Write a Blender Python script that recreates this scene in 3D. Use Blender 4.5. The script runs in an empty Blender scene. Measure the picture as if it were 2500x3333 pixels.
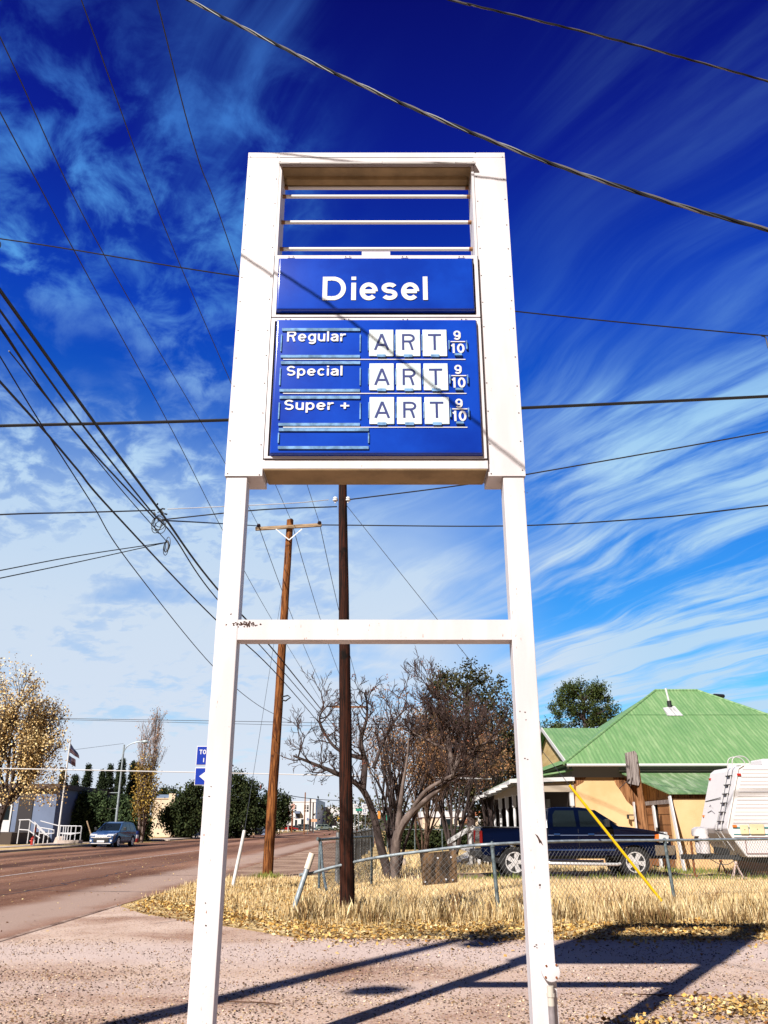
import bpy, bmesh, math, random
import numpy as np
from mathutils import Vector, Matrix
R = math.radians
SC = bpy.context.scene
C = SC.collection
random.seed(7); RNG = np.random.default_rng(11)

# ---------------------------------------------------------------- camera
H = 1.45; FP = 2700.0
PITCH = math.atan((2686-1666.5)/FP); cP, sP = math.cos(PITCH), math.sin(PITCH)
cam = bpy.data.cameras.new('camera'); camo = bpy.data.objects.new('camera', cam); C.objects.link(camo)
camo.location = (0, 0, H); camo.rotation_euler = (math.pi/2+PITCH, 0, 0)
cam.sensor_fit = 'VERTICAL'; cam.sensor_height = 24; cam.lens = 24*FP/3333
cam.clip_end = 5000; cam.clip_start = .05
SC.camera = camo
SC.render.resolution_x = 768; SC.render.resolution_y = 1024

# ---------------------------------------------------------------- light
SUN_K = .60; SUN_EL = 38.0
sdir = Vector((-SUN_K, -1, 0)).normalized()*math.cos(R(SUN_EL)) + Vector((0, 0, math.sin(R(SUN_EL))))
sl = bpy.data.lights.new('sun', 'SUN'); sl.energy = 5.0; sl.angle = R(.8); sl.color = (1, .955, .89)
so = bpy.data.objects.new('sun', sl); C.objects.link(so)
so.rotation_euler = sdir.to_track_quat('Z', 'Y').to_euler(); so.location = (-8, -10, 20)
SC.view_settings.view_transform = 'Standard'; SC.view_settings.look = 'None'
SC.view_settings.exposure = 1.12; SC.view_settings.gamma = 1

# ---------------------------------------------------------------- node helpers
class NT:
    def __init__(s, tree): s.t = tree
    def n(s, typ, **kw):
        nd = s.t.nodes.new(typ)
        for k, v in kw.items(): setattr(nd, k, v)
        return nd
    def link(s, a, b): s.t.links.new(a, b)
    def val(s, sock, v):
        if hasattr(v, 'is_linked') or isinstance(v, bpy.types.NodeSocket): s.link(v, sock)
        else: sock.default_value = v
    def math(s, op, a, b=None, c=None, clamp=False):
        m = s.n('ShaderNodeMath', operation=op, use_clamp=clamp); s.val(m.inputs[0], a)
        if b is not None: s.val(m.inputs[1], b)
        if c is not None: s.val(m.inputs[2], c)
        return m.outputs[0]
    def smooth(s, x, a, b, lo=0., hi=1.):
        m = s.n('ShaderNodeMapRange', interpolation_type='SMOOTHSTEP'); s.val(m.inputs[0], x)
        m.inputs[1].default_value = a; m.inputs[2].default_value = b; m.inputs[3].default_value = lo; m.inputs[4].default_value = hi
        return m.outputs[0]
    def noise(s, vec, scale, detail=4, rough=.55, dist=0.):
        m = s.n('ShaderNodeTexNoise'); s.link(vec, m.inputs['Vector'])
        m.inputs['Scale'].default_value = scale; m.inputs['Detail'].default_value = detail
        m.inputs['Roughness'].default_value = rough; m.inputs['Distortion'].default_value = dist
        return m.outputs[0]
    def ramp(s, x, stops):
        m = s.n('ShaderNodeValToRGB'); s.link(x, m.inputs[0]); e = m.color_ramp.elements
        while len(e) > 1: e.remove(e[-1])
        e[0].position = stops[0][0]; e[0].color = (*stops[0][1], 1)
        for p, c in stops[1:]:
            q = e.new(p); q.color = (*c, 1)
        return m.outputs[0]
    def mix(s, f, a, b, mode='MIX'):
        m = s.n('ShaderNodeMix', data_type='RGBA', blend_type=mode); s.val(m.inputs[0], f)
        for sk, v in ((m.inputs[6], a), (m.inputs[7], b)):
            if isinstance(v, tuple): sk.default_value = (*v[:3], 1)
            else: s.link(v, sk)
        return m.outputs[2]
    def mapping(s, vec, rot=(0, 0, 0), scale=(1, 1, 1), loc=(0, 0, 0)):
        m = s.n('ShaderNodeMapping'); s.link(vec, m.inputs[0])
        m.inputs['Rotation'].default_value = rot; m.inputs['Scale'].default_value = scale; m.inputs['Location'].default_value = loc
        return m.outputs[0]

def srgb(r, g, b):
    f = lambda c: (c/255)/12.92 if c/255 <= .04045 else ((c/255+.055)/1.055)**2.4
    return (f(r), f(g), f(b))

# ---------------------------------------------------------------- world: Nishita sky with cirrus
W = bpy.data.worlds.new('World'); SC.world = W; W.use_nodes = True
t = NT(W.node_tree); W.node_tree.nodes.clear()
sky = t.n('ShaderNodeTexSky', sky_type='NISHITA', sun_disc=False)
sky.sun_elevation = R(SUN_EL); sky.sun_rotation = math.atan2(sdir.x, sdir.y)
sky.altitude = 1400; sky.air_density = 1.0; sky.dust_density = .3; sky.ozone_density = 2
tc = t.n('ShaderNodeTexCoord'); sp = t.n('ShaderNodeSeparateXYZ'); t.link(tc.outputs['Generated'], sp.inputs[0])
X_, Y_, Z_ = sp.outputs
SKYRAMP = [(0, (1, 1, 1)), (1, (1, 1, 1))]
tint = t.ramp(Z_, [(0.0, (.9, .95, 1.0)), (.10, (.36, .86, 1.06)), (.25, (.09, .72, 1.25)), (.40, (.06, .60, 1.42)), (.55, (.045, .30, 1.48)), (.68, (.045, .10, 1.02)), (.80, (.035, .04, .60)), (1, (.02, .06, .5))])
base = t.mix(1.0, sky.outputs[0], tint, 'MULTIPLY')
zz = t.math('ADD', t.math('MAXIMUM', Z_, 0.0), .10)
cx = t.n('ShaderNodeCombineXYZ'); t.link(t.math('DIVIDE', X_, zz), cx.inputs[0]); t.link(t.math('DIVIDE', Y_, zz), cx.inputs[1])
q = t.mapping(cx.outputs[0], rot=(0, 0, R(-31)))
az = t.math('ARCTAN2', X_, Y_)
az_deg = t.math('MULTIPLY', az, 57.29578); el_deg = t.math('MULTIPLY', t.math('ARCSINE', Z_), 57.29578)
warp = t.n('ShaderNodeTexNoise'); t.link(q, warp.inputs['Vector']); warp.inputs['Scale'].default_value = 1.1; warp.inputs['Detail'].default_value = 2
wv = t.n('ShaderNodeVectorMath', operation='MULTIPLY_ADD'); t.link(warp.outputs[1], wv.inputs[0]); wv.inputs[1].default_value = (.42, .6, 0); t.link(q, wv.inputs[2])
q2 = wv.outputs[0]
st1 = t.noise(t.mapping(q2, scale=(2.2, .36, 1)), 1.5, 8, .62, .35)       # long streaks
st2 = t.noise(t.mapping(q2, scale=(5.5, .55, 1), loc=(4, 2, 0)), 2.2, 7, .6, .3)
puff = t.noise(t.mapping(q, scale=(1.5, 1.1, 1), loc=(3, 1, 0)), 7.5, 8, .60, .4)
patch = t.noise(t.mapping(q, scale=(1, 1, 1), loc=(9.3, 1.7, 0)), 1.7, 4, .5)
# where each kind of cloud lies
right = t.smooth(az_deg, 6, 16)
left = t.smooth(az_deg, 2, -10)
high = t.smooth(el_deg, 33, 44)
low = t.smooth(el_deg, 32, 16)
vlow = t.smooth(el_deg, 22, 3)
# hard-edged deep-blue gap running from upper centre to the right
gap = t.math('SUBTRACT', el_deg, t.math('MULTIPLY_ADD', t.math('ABSOLUTE', t.math('SUBTRACT', az_deg, 2)), .18, 31))
gapm = t.math('MULTIPLY', t.smooth(gap, -4, 4), t.smooth(az_deg, -9, -3))
streak = t.math('MULTIPLY', t.smooth(st1, .43, .66), .95)
streak = t.math('ADD', streak, t.math('MULTIPLY', t.smooth(st2, .48, .80), .30))
streak = t.math('MULTIPLY', streak, t.smooth(t.noise(t.mapping(q, loc=(5, 5, 0), scale=(1.3, .8, 1)), 1.3, 3, .5), .30, .58, .25, 1.15))
c_right = t.math('MULTIPLY', streak, t.math('ADD', t.math('MULTIPLY', right, .75), t.math('MULTIPLY', low, .35)))
c_left = t.math('MULTIPLY', t.math('MULTIPLY', t.smooth(puff, .40, .74), t.smooth(patch, .30, .58)), left)
c_left = t.math('MULTIPLY', c_left, t.smooth(el_deg, 54, 40))
topw = t.math('MULTIPLY', t.smooth(t.noise(t.mapping(q2, rot=(0, 0, R(24)), scale=(4, .5, 1)), 1.5, 7, .6), .42, .75), t.math('MULTIPLY', high, t.smooth(t.math('ABSOLUTE', t.math('ADD', az_deg, 10)), 13, 3)))
haze = t.math('MULTIPLY', t.smooth(el_deg, 30, 12), t.math('ADD', t.math('MULTIPLY', t.smooth(az_deg, 13, 1), .80), .06))
haze = t.math('MULTIPLY', haze, t.smooth(patch, .25, .6, .45, 1.0))
cl = t.math('ADD', t.math('ADD', c_right, t.math('MULTIPLY', c_left, .95)), t.math('MULTIPLY', topw, .5))
cl = t.math('MULTIPLY', cl, t.math('SUBTRACT', 1.0, t.math('MULTIPLY', gapm, .85)))
fine = t.smooth(t.noise(t.mapping(q2, scale=(7, .22, 1), loc=(1, 7, 0)), 1.0, 4, .5), .56, .66)
cl = t.math('ADD', cl, t.math('MULTIPLY', t.math('MULTIPLY', fine, right), t.math('MULTIPLY', t.smooth(el_deg, 24, 14), .55)))
cl = t.math('ADD', cl, haze)
cl = t.math('ADD', cl, t.math('MULTIPLY', t.smooth(el_deg, 8, 0), .35))
cl = t.math('MULTIPLY', t.math('MINIMUM', cl, .93), t.smooth(t.math('ABSOLUTE', az_deg), 75, 45, .12, 1.0))
ccol = t.ramp(Z_, [(0, (5.7, 6.0, 6.9)), (.22, (5.2, 6.0, 6.9)), (.40, (3.8, 5.4, 7.1)), (.56, (1.0, 3.4, 7.0)), (.68, (.45, 1.9, 5.6)), (.8, (.40, 1.4, 4.8))])
ccol = t.mix(t.math('MULTIPLY', t.smooth(az_deg, 8, 20), .45), ccol, (2.4, 5.0, 7.1))
out = t.mix(cl, base, ccol)
hv = t.n('ShaderNodeHueSaturation'); hv.inputs['Saturation'].default_value = .25; hv.inputs['Value'].default_value = .14; t.link(out, hv.inputs['Color'])
out = t.mix(t.smooth(Y_, .05, -.35), out, hv.outputs[0])      # unseen sky behind the camera dimmed and greyed to darken, neutralise shadows
bg = t.n('ShaderNodeBackground'); t.link(out, bg.inputs[0]); bg.inputs[1].default_value = .0595
ow = t.n('ShaderNodeOutputWorld'); t.link(bg.outputs[0], ow.inputs[0])

# ---------------------------------------------------------------- pixel -> place helpers (true distances)
def ray(x, y):
    u = x-1250; v = 1666.5-y
    return np.array([u, FP*cP-v*sP, FP*sP+v*cP])
def G(x, y, z=0.):
    r = ray(x, y); q = (z-H)/r[2]; return (r[0]*q, r[1]*q)
def S(x, y, Yd):
    r = ray(x, y); q = Yd/r[1]; return (r[0]*q, Yd, r[2]*q+H)
def SXp(x, y, Xd):
    r = ray(x, y); q = Xd/r[0]; return (Xd, r[1]*q, r[2]*q+H)

# ---------------------------------------------------------------- materials
ALB = .66                      # real-world reflectances are this much below the tuned swatches
def kc(c): return tuple(min(1., v*ALB) for v in c[:3])
def ks(st): return [(p, kc(c)) for p, c in st]
MATS = {}
def mat(name, col, rough=.8, metal=0., spec=.3, var=0., vscale=3., col2=None, bump=0., bscale=20., emit=None, alpha=None, island=None, coords='Object', coat=0., stretch=(1, 1, 1), specks=None):
    if name in MATS: return MATS[name]
    if metal < .5: col = kc(col); col2 = kc(col2) if col2 is not None else None; island = [kc(c) for c in island] if island else None
    m = bpy.data.materials.new(name); m.use_nodes = True; k = NT(m.node_tree); nt = m.node_tree
    b = nt.nodes['Principled BSDF']
    b.inputs['Roughness'].default_value = rough; b.inputs['Metallic'].default_value = metal
    b.inputs['Specular IOR Level'].default_value = spec; b.inputs['Coat Weight'].default_value = coat
    tcn = k.n('ShaderNodeTexCoord'); vec = tcn.outputs[coords]
    if stretch != (1, 1, 1): vec = k.mapping(vec, scale=stretch)
    cur = (*col, 1)
    if island:
        g = k.n('ShaderNodeNewGeometry'); n = len(island)
        cur = k.ramp(g.outputs['Random Per Island'], [(i/(n-1) if n > 1 else 0, c) for i, c in enumerate(island)])
    elif col2 is not None or var:
        c2 = col2 if col2 is not None else tuple(c*(1-var) for c in col)
        nz = k.noise(vec, vscale, 6, .6)
        cur = k.mix(k.smooth(nz, .35, .65), tuple(col), tuple(c2))
    if specks:
        sc, th, scol = specks
        nz = k.noise(vec, sc, 3, .6); nz2 = k.noise(vec, sc*.13, 2, .5)
        f = k.math('MULTIPLY', k.smooth(nz, th, th+.02), k.smooth(nz2, .5, .58))
        cur = k.mix(f, cur if not isinstance(cur, tuple) else cur[:3], tuple(scol))
    if isinstance(cur, tuple): b.inputs['Base Color'].default_value = (*cur[:3], 1)
    else: k.link(cur, b.inputs['Base Color'])
    if bump:
        bn = k.n('ShaderNodeBump'); bn.inputs['Strength'].default_value = bump; bn.inputs['Distance'].default_value = .02
        k.link(k.noise(vec, bscale, 5, .6), bn.inputs['Height']); k.link(bn.outputs[0], b.inputs['Normal'])
    if emit:
        b.inputs['Emission Color'].default_value = (*emit, 1); b.inputs['Emission Strength'].default_value = 1
    MATS[name] = m; return m

def ground_mat(name, stops, scale=1.2, fine=60., bump=.5, spots=None, stretch=(1, 1, 1), rough=.95, band=None):
    m = bpy.data.materials.new(name); m.use_nodes = True; k = NT(m.node_tree); b = m.node_tree.nodes['Principled BSDF']
    b.inputs['Roughness'].default_value = rough; b.inputs['Specular IOR Level'].default_value = .12
    tcn = k.n('ShaderNodeTexCoord'); vec = tcn.outputs['Object']
    stops = ks(stops); spots = [(a, b_, kc(c)) for a, b_, c in spots] if spots else None; band = [(a, p, w, kc(c), m_) for a, p, w, c, m_ in band] if band else None
    v2 = k.mapping(vec, scale=stretch)
    n1 = k.noise(v2, scale, 6, .6, .3); n2 = k.noise(vec, fine, 3, .7)
    f = k.math('ADD', k.math('MULTIPLY', n1, .62), k.math('MULTIPLY', n2, .38))
    col = k.ramp(k.smooth(f, .36, .64), stops)
    if spots:
        for (sc, th, c) in spots:
            vn = k.n('ShaderNodeTexVoronoi'); k.link(vec, vn.inputs['Vector']); vn.inputs['Scale'].default_value = sc
            sep = k.n('ShaderNodeSeparateColor'); k.link(vn.outputs['Color'], sep.inputs[0])
            f2 = k.math('MULTIPLY', k.smooth(sep.outputs[0], th, th+.02), k.smooth(vn.outputs['Distance'], .42, .30))
            col = k.mix(f2, col, tuple(c))
    if band:
        for (axis, p, w, c, amt) in band:
            sx = k.n('ShaderNodeSeparateXYZ'); k.link(vec, sx.inputs[0])
            wob = k.math('ADD', sx.outputs[axis], k.math('MULTIPLY', k.math('SUBTRACT', k.noise(vec, .5, 3), .5), w*.9))
            d = k.math('ABSOLUTE', k.math('SUBTRACT', wob, p))
            col = k.mix(k.math('MULTIPLY', k.smooth(d, w, w*.3), amt), col, tuple(c))
    k.link(col, b.inputs['Base Color'])
    bn = k.n('ShaderNodeBump'); bn.inputs['Strength'].default_value = bump; bn.inputs['Distance'].default_value = .02
    k.link(n2, bn.inputs['Height']); k.link(bn.outputs[0], b.inputs['Normal'])
    return m

def corrugated(name, axis, cols, period=.16, seams=True, amt=.5):
    m = bpy.data.materials.new(name); m.use_nodes = True; k = NT(m.node_tree); b = m.node_tree.nodes['Principled BSDF']
    b.inputs['Roughness'].default_value = .55; b.inputs['Specular IOR Level'].default_value = .25
    tcn = k.n('ShaderNodeTexCoord'); vec = tcn.outputs['Object']; sx = k.n('ShaderNodeSeparateXYZ'); k.link(vec, sx.inputs[0])
    cols = [kc(c) for c in cols]
    w = k.math('SINE', k.math('MULTIPLY', sx.outputs[axis], 2*math.pi/period))
    st = (7, 1, .6) if axis == 0 else (1, 7, .6)
    n1 = k.noise(k.mapping(vec, scale=st), .9, 6, .65); n2 = k.noise(vec, .35, 4, .6)
    col = k.mix(k.smooth(n1, .42, .70), tuple(cols[0]), tuple(cols[1]))
    col = k.mix(k.smooth(n2, .42, .68), col, k.mix(.5, col, tuple(cols[2])))
    col = k.mix(k.smooth(k.noise(k.mapping(vec, scale=(3, 1.4, 1)), 1.9, 6, .7), .66, .76), col, tuple(cols[3]))
    k.link(col, b.inputs['Base Color'])
    bn = k.n('ShaderNodeBump'); bn.inputs['Strength'].default_value = amt; bn.inputs['Distance'].default_value = .012
    k.link(w, bn.inputs['Height']); k.link(bn.outputs[0], b.inputs['Normal'])
    return m

# ---------------------------------------------------------------- mesh builder
ORG = {}
def org(o): return ORG.get(o.name, Vector((0, 0, 0))) if o is not None else Vector((0, 0, 0))
def tag(o, label=None, cat=None, group=None, kind=None):
    if label: o['label'] = label
    if cat: o['category'] = cat
    if group: o['group'] = group
    if kind: o['kind'] = kind
    return o
def empty(name, loc=(0, 0, 0), rz=0.):
    o = bpy.data.objects.new(name, None); C.objects.link(o); o.location = loc; o.rotation_euler = (0, 0, rz)
    o.empty_display_size = .2
    return o
def thing(name, label, cat, loc=(0, 0, 0), rz=0., group=None, local=False):
    o = empty(name, loc, rz); tag(o, label, cat, group)
    ORG[o.name] = Vector((0, 0, 0)) if local else Vector(loc)
    return o
class MB:
    def __init__(s): s.v = []; s.f = []; s.m = []
    def add(s, vs, fs, mi=0):
        b = len(s.v); s.v += [tuple(map(float, p)) for p in vs]; s.f += [tuple(i+b for i in f) for f in fs]; s.m += [mi]*len(fs)
        return s
    def box(s, x0, x1, y0, y1, z0, z1, mi=0):
        return s.add([(x0, y0, z0), (x1, y0, z0), (x1, y1, z0), (x0, y1, z0), (x0, y0, z1), (x1, y0, z1), (x1, y1, z1), (x0, y1, z1)],
                     [(0, 3, 2, 1), (4, 5, 6, 7), (0, 1, 5, 4), (1, 2, 6, 5), (2, 3, 7, 6), (3, 0, 4, 7)], mi)
    def bar(s, a, b, w, h, mi=0, up=(0, 0, 1)):
        a = Vector(a); b = Vector(b); d = (b-a).normalized(); u = Vector(up)
        if abs(d.dot(u)) > .98: u = Vector((0, 1, 0))
        sx = d.cross(u).normalized()*w/2; sz = sx.cross(d).normalized()*h/2
        vs = [a-sx-sz, a+sx-sz, a+sx+sz, a-sx+sz, b-sx-sz, b+sx-sz, b+sx+sz, b-sx+sz]
        return s.add(vs, [(0, 1, 2, 3), (7, 6, 5, 4), (0, 4, 5, 1), (1, 5, 6, 2), (2, 6, 7, 3), (3, 7, 4, 0)], mi)
    def tube(s, pts, rad, n=8, mi=0, cap=True):
        pts = [Vector(p) for p in pts]; L = len(pts)
        rad = list(rad) if hasattr(rad, '__len__') else [rad]*L
        vs = []; fs = []; prev = None
        for i, p in enumerate(pts):
            d = (pts[min(i+1, L-1)]-pts[max(i-1, 0)])
            d = d.normalized() if d.length > 1e-9 else Vector((0, 0, 1))
            if prev is None:
                u = Vector((0, 0, 1)) if abs(d.z) < .9 else Vector((1, 0, 0)); a = d.cross(u).normalized()
            else:
                a = (prev-d*prev.dot(d)); a = a.normalized() if a.length > 1e-6 else d.orthogonal().normalized()
            prev = a; bq = d.cross(a)
            for j in range(n):
                an = 2*math.pi*j/n; vs.append(p+(a*math.cos(an)+bq*math.sin(an))*rad[i])
        for i in range(L-1):
            for j in range(n):
                k2 = (j+1) % n; fs.append((i*n+j, i*n+k2, (i+1)*n+k2, (i+1)*n+j))
        if cap: fs.append(tuple(range(n))[::-1]); fs.append(tuple((L-1)*n+j for j in range(n)))
        return s.add(vs, fs, mi)
    def prism(s, pts, fa, fb, mi=0):
        """polygon pts (2-D) placed by fa(p) and fb(p), joined"""
        n = len(pts); A = [fa(p) for p in pts]; B = [fb(p) for p in pts]
        return s.add(A+B, [tuple(range(n))[::-1], tuple(range(n, 2*n))]+[(i, (i+1) % n, n+(i+1) % n, n+i) for i in range(n)], mi)
    def sheet(s, pts, mi=0): return s.add(pts, [tuple(range(len(pts)))], mi)
    def lathe(s, prof, c, axis='z', n=20, mi=0):
        vs = []; fs = []; c = Vector(c); L = len(prof)
        for (r, h) in prof:
            for j in range(n):
                a = 2*math.pi*j/n; ca, sa = math.cos(a)*r, math.sin(a)*r
                vs.append(c+(Vector((ca, sa, h)) if axis == 'z' else Vector((ca, h, sa)) if axis == 'y' else Vector((h, ca, sa))))
        for i in range(L-1):
            for j in range(n): k2 = (j+1) % n; fs.append((i*n+j, i*n+k2, (i+1)*n+k2, (i+1)*n+j))
        fs.append(tuple(range(n))[::-1]); fs.append(tuple((L-1)*n+j for j in range(n)))
        return s.add(vs, fs, mi)
    def build(s, name, mats, parent=None, loc=None, smooth=False, bevel=0., fixn=True, seg=2):
        me = bpy.data.meshes.new(name); o0 = org(parent) if parent is not None else Vector(loc or (0, 0, 0))
        me.from_pydata([(a-o0.x, b-o0.y, c-o0.z) for a, b, c in s.v], [], s.f)
        for m in (mats if isinstance(mats, (list, tuple)) else [mats]): me.materials.append(m)
        me.polygons.foreach_set('material_index', s.m)
        if fixn or bevel:
            bm = bmesh.new(); bm.from_mesh(me)
            if fixn: bmesh.ops.recalc_face_normals(bm, faces=bm.faces)
            if bevel:
                ed = [e for e in bm.edges if len(e.link_faces) == 2 and e.calc_face_angle(0) > R(25)]
                bmesh.ops.bevel(bm, geom=ed, offset=bevel, segments=seg, affect='EDGES', profile=.6, clamp_overlap=True)
            bm.to_mesh(me); bm.free()
        if smooth:
            me.polygons.foreach_set('use_smooth', [True]*len(me.polygons))
            try: me.set_sharp_from_angle(angle=R(40))
            except Exception: pass
        me.update()
        o = bpy.data.objects.new(name, me); C.objects.link(o)
        if parent is not None:
            o.parent = parent; ORG[o.name] = o0.copy()
        else:
            o.location = o0; ORG[o.name] = o0.copy()
        return o
def soup(name, V, k, mats, parent=None, mi=None, loc=(0, 0, 0)):
    """V: (n*k,3) array, faces of k consecutive vertices"""
    o0 = org(parent) if parent is not None else Vector(loc)
    V = np.asarray(V, dtype=np.float32)-np.array(o0, dtype=np.float32)
    n = len(V)//k; me = bpy.data.meshes.new(name)
    me.vertices.add(len(V)); me.vertices.foreach_set('co', V.ravel())
    me.loops.add(len(V)); me.loops.foreach_set('vertex_index', np.arange(len(V), dtype=np.int32))
    me.polygons.add(n); me.polygons.foreach_set('loop_start', np.arange(0, len(V), k, dtype=np.int32))
    for m in (mats if isinstance(mats, (list, tuple)) else [mats]): me.materials.append(m)
    if mi is not None: me.polygons.foreach_set('material_index', np.asarray(mi, dtype=np.int32))
    me.update(calc_edges=True); me.validate()
    o = bpy.data.objects.new(name, me); C.objects.link(o)
    if parent is not None: o.parent = parent
    else: o.location = loc
    ORG[o.name] = o0.copy()
    return o
def quads(P, size, rng=RNG, aspect=.6, flat=0.):
    n = len(P); P = np.asarray(P); size = np.broadcast_to(size, (n,))*rng.uniform(.6, 1.3, n)
    a = rng.normal(size=(n, 3)); a[:, 2] *= (1-flat); a /= np.linalg.norm(a, axis=1)[:, None]
    b = rng.normal(size=(n, 3)); b[:, 2] *= (1-flat); b -= a*(a*b).sum(1)[:, None]; b /= np.linalg.norm(b, axis=1)[:, None]
    a = a*size[:, None]/2; b = b*size[:, None]*aspect/2
    return np.stack([P-a, P-b*1., P+a, P+b*1.], 1).reshape(-1, 3)
def ellips(c, r, n, rng=RNG, shell=.5):
    d = rng.normal(size=(n, 3)); d /= np.linalg.norm(d, axis=1)[:, None]
    q = rng.uniform(0, 1, n)**(1/3*(1-shell)+.02)
    return np.array(c)+d*q[:, None]*np.array(r)
def poly_sheet(name, pts, z, m, label=None, sub=0):
    mb = MB(); mb.sheet([(x, y, z) for x, y in pts]); o = mb.build(name, m); tag(o, kind='structure'); return o

# hand-drawn grotesque letters: strokes on a cap height of 1
def arc(cx_, cy_, rx, ry, a0, a1, n=18):
    return [(cx_+rx*math.cos(R(a0+(a1-a0)*i/n)), cy_+ry*math.sin(R(a0+(a1-a0)*i/n))) for i in range(n+1)]
def glyph(c, w):
    h = w/2; X = .74; mx = (h+X-h)/2; o = []
    def bowl(cx_, r, cy_=None): return arc(cx_, X/2 if cy_ is None else cy_, r, X/2-h*.9, 0, 360, 28)
    if c == 'D': o = [[(h, 0), (h, 1)], [(w, 1-h), (.38, 1-h)]+arc(.38, .5, .36, .5-h, 90, -90)+[(.38, h), (w, h)]]; adv = .80+h
    elif c == 'i': o = [[(h, 0), (h, X)], [(h, .86), (h, 1.0)]]; adv = w
    elif c == 'l': o = [[(h, 0), (h, 1)]]; adv = w
    elif c == 'I': o = [[(h, 0), (h, 1)]]; adv = w
    elif c == 'e': o = [arc(.32, X/2, .32-h, X/2-h*.9, 0, 318, 26), [(w*.9, X/2), (.64-h, X/2)]]; adv = .64
    elif c == 'c': o = [arc(.30, X/2, .30-h, X/2-h*.9, 42, 318, 24)]; adv = .58
    elif c in 'sS':
        q_ = X if c == 's' else 1.; wd = .56 if c == 's' else .66; r1 = (q_-w)/4
        o = [arc(wd/2, q_-h-r1, wd/2-h, r1, 25, 180, 12)+arc(wd/2, q_-h-r1, wd/2-h, r1, 180, 262, 6)[1:]+arc(wd/2, h+r1, wd/2-h, r1, 82, 0, 6)+arc(wd/2, h+r1, wd/2-h, r1, 0, -155, 12)[1:]]; adv = wd
    elif c == 'R': o = [[(h, 0), (h, 1)], [(w, 1-h), (.40, 1-h)]+arc(.40, .735, .26-h+.05, .265-h, 90, -90, 12)+[(.40, .47+h-.0), (w, .47+h)], [(.40, .49), (.46, .42), (.58, 0)]]; adv = .72
    elif c == 'g': o = [bowl(.31, .31-h), [(.62-h, X), (.62-h, .0)]+arc(.31, .0, .31-h, .18, 0, -150, 12)]; adv = .62
    elif c == 'p': o = [bowl(.31, .31-h), [(h, X), (h, -.27)]]; adv = .62
    elif c == 'u': o = [[(h, X), (h, .28)]+arc(.29, .28, .29-h, .28-h*.9, 180, 360, 12)+[(.58-h, X)], [(.58-h, .3), (.58-h, 0)]]; adv = .58
    elif c == 'r': o = [[(h, 0), (h, X)], [(h, .40)]+arc(.34, .38, .34-h, X-.38-h, 178, 90, 8)+[(.43, X-h)]]; adv = .43
    elif c == 'a': o = [arc(.30, X-h-.16, .30-h, .16, 160, 0, 12)+[(.60-h, 0)], arc(.28, .225, .28-h, .225-h*.9, 75, 360, 22)+[(.60-h, .3)], [(.33, .43), (.60-h, .45)]]; adv = .60
    elif c == 'A': o = [[(h*.9, 0), (.39, 1)], [(.39, 1), (.78-h*.9, 0)], [(.18, .31), (.60, .31)]]; adv = .78
    elif c == 'T': o = [[(0, 1-h), (.70, 1-h)], [(.35, 0), (.35, 1-w)]]; adv = .70
    elif c == '9': o = [arc(.32, .66, .32-h, .34-h, 0, 360, 24), [(.64-h, .66)]+arc(.30, .42, .34-h, .42-h, 15, -140, 14)]; adv = .64
    elif c == '1': o = [[(.30-h, 0), (.30-h, 1)], [(.02, .76), (.30-h, .84)]]; adv = .38
    elif c == '7': o = [[(0, 1-h), (.58, 1-h)], [(.56, 1-w), (.22, 0)]]; adv = .60
    elif c == '0': o = [arc(.31, .5, .31-h, .5-h, 0, 360, 28)]; adv = .62
    elif c == 'O': o = [arc(.38, .5, .38-h, .5-h, 0, 360, 28)]; adv = .76
    elif c == 'J': o = [[(.50-h, 1), (.50-h, .25)]+arc(.25, .25, .25-h, .25-h, 0, -170, 12)]; adv = .5
    elif c == 'C': o = [arc(.36, .5, .36-h, .5-h, 45, 315, 24)]; adv = .66
    elif c == '+': o = [[(0, .40), (.62, .40)], [(.31, .09), (.31, .71)]]; adv = .62
    elif c == 'X': o = [[(.05, 0), (.60, 1)], [(.05, 1), (.60, 0)]]; adv = .65
    elif c == 'E': o = [[(h, 0), (h, 1)], [(w, 1-h), (.56, 1-h)], [(w, .5), (.5, .5)], [(w, h), (.56, h)]]; adv = .56
    else: adv = .22
    return o, adv
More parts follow.
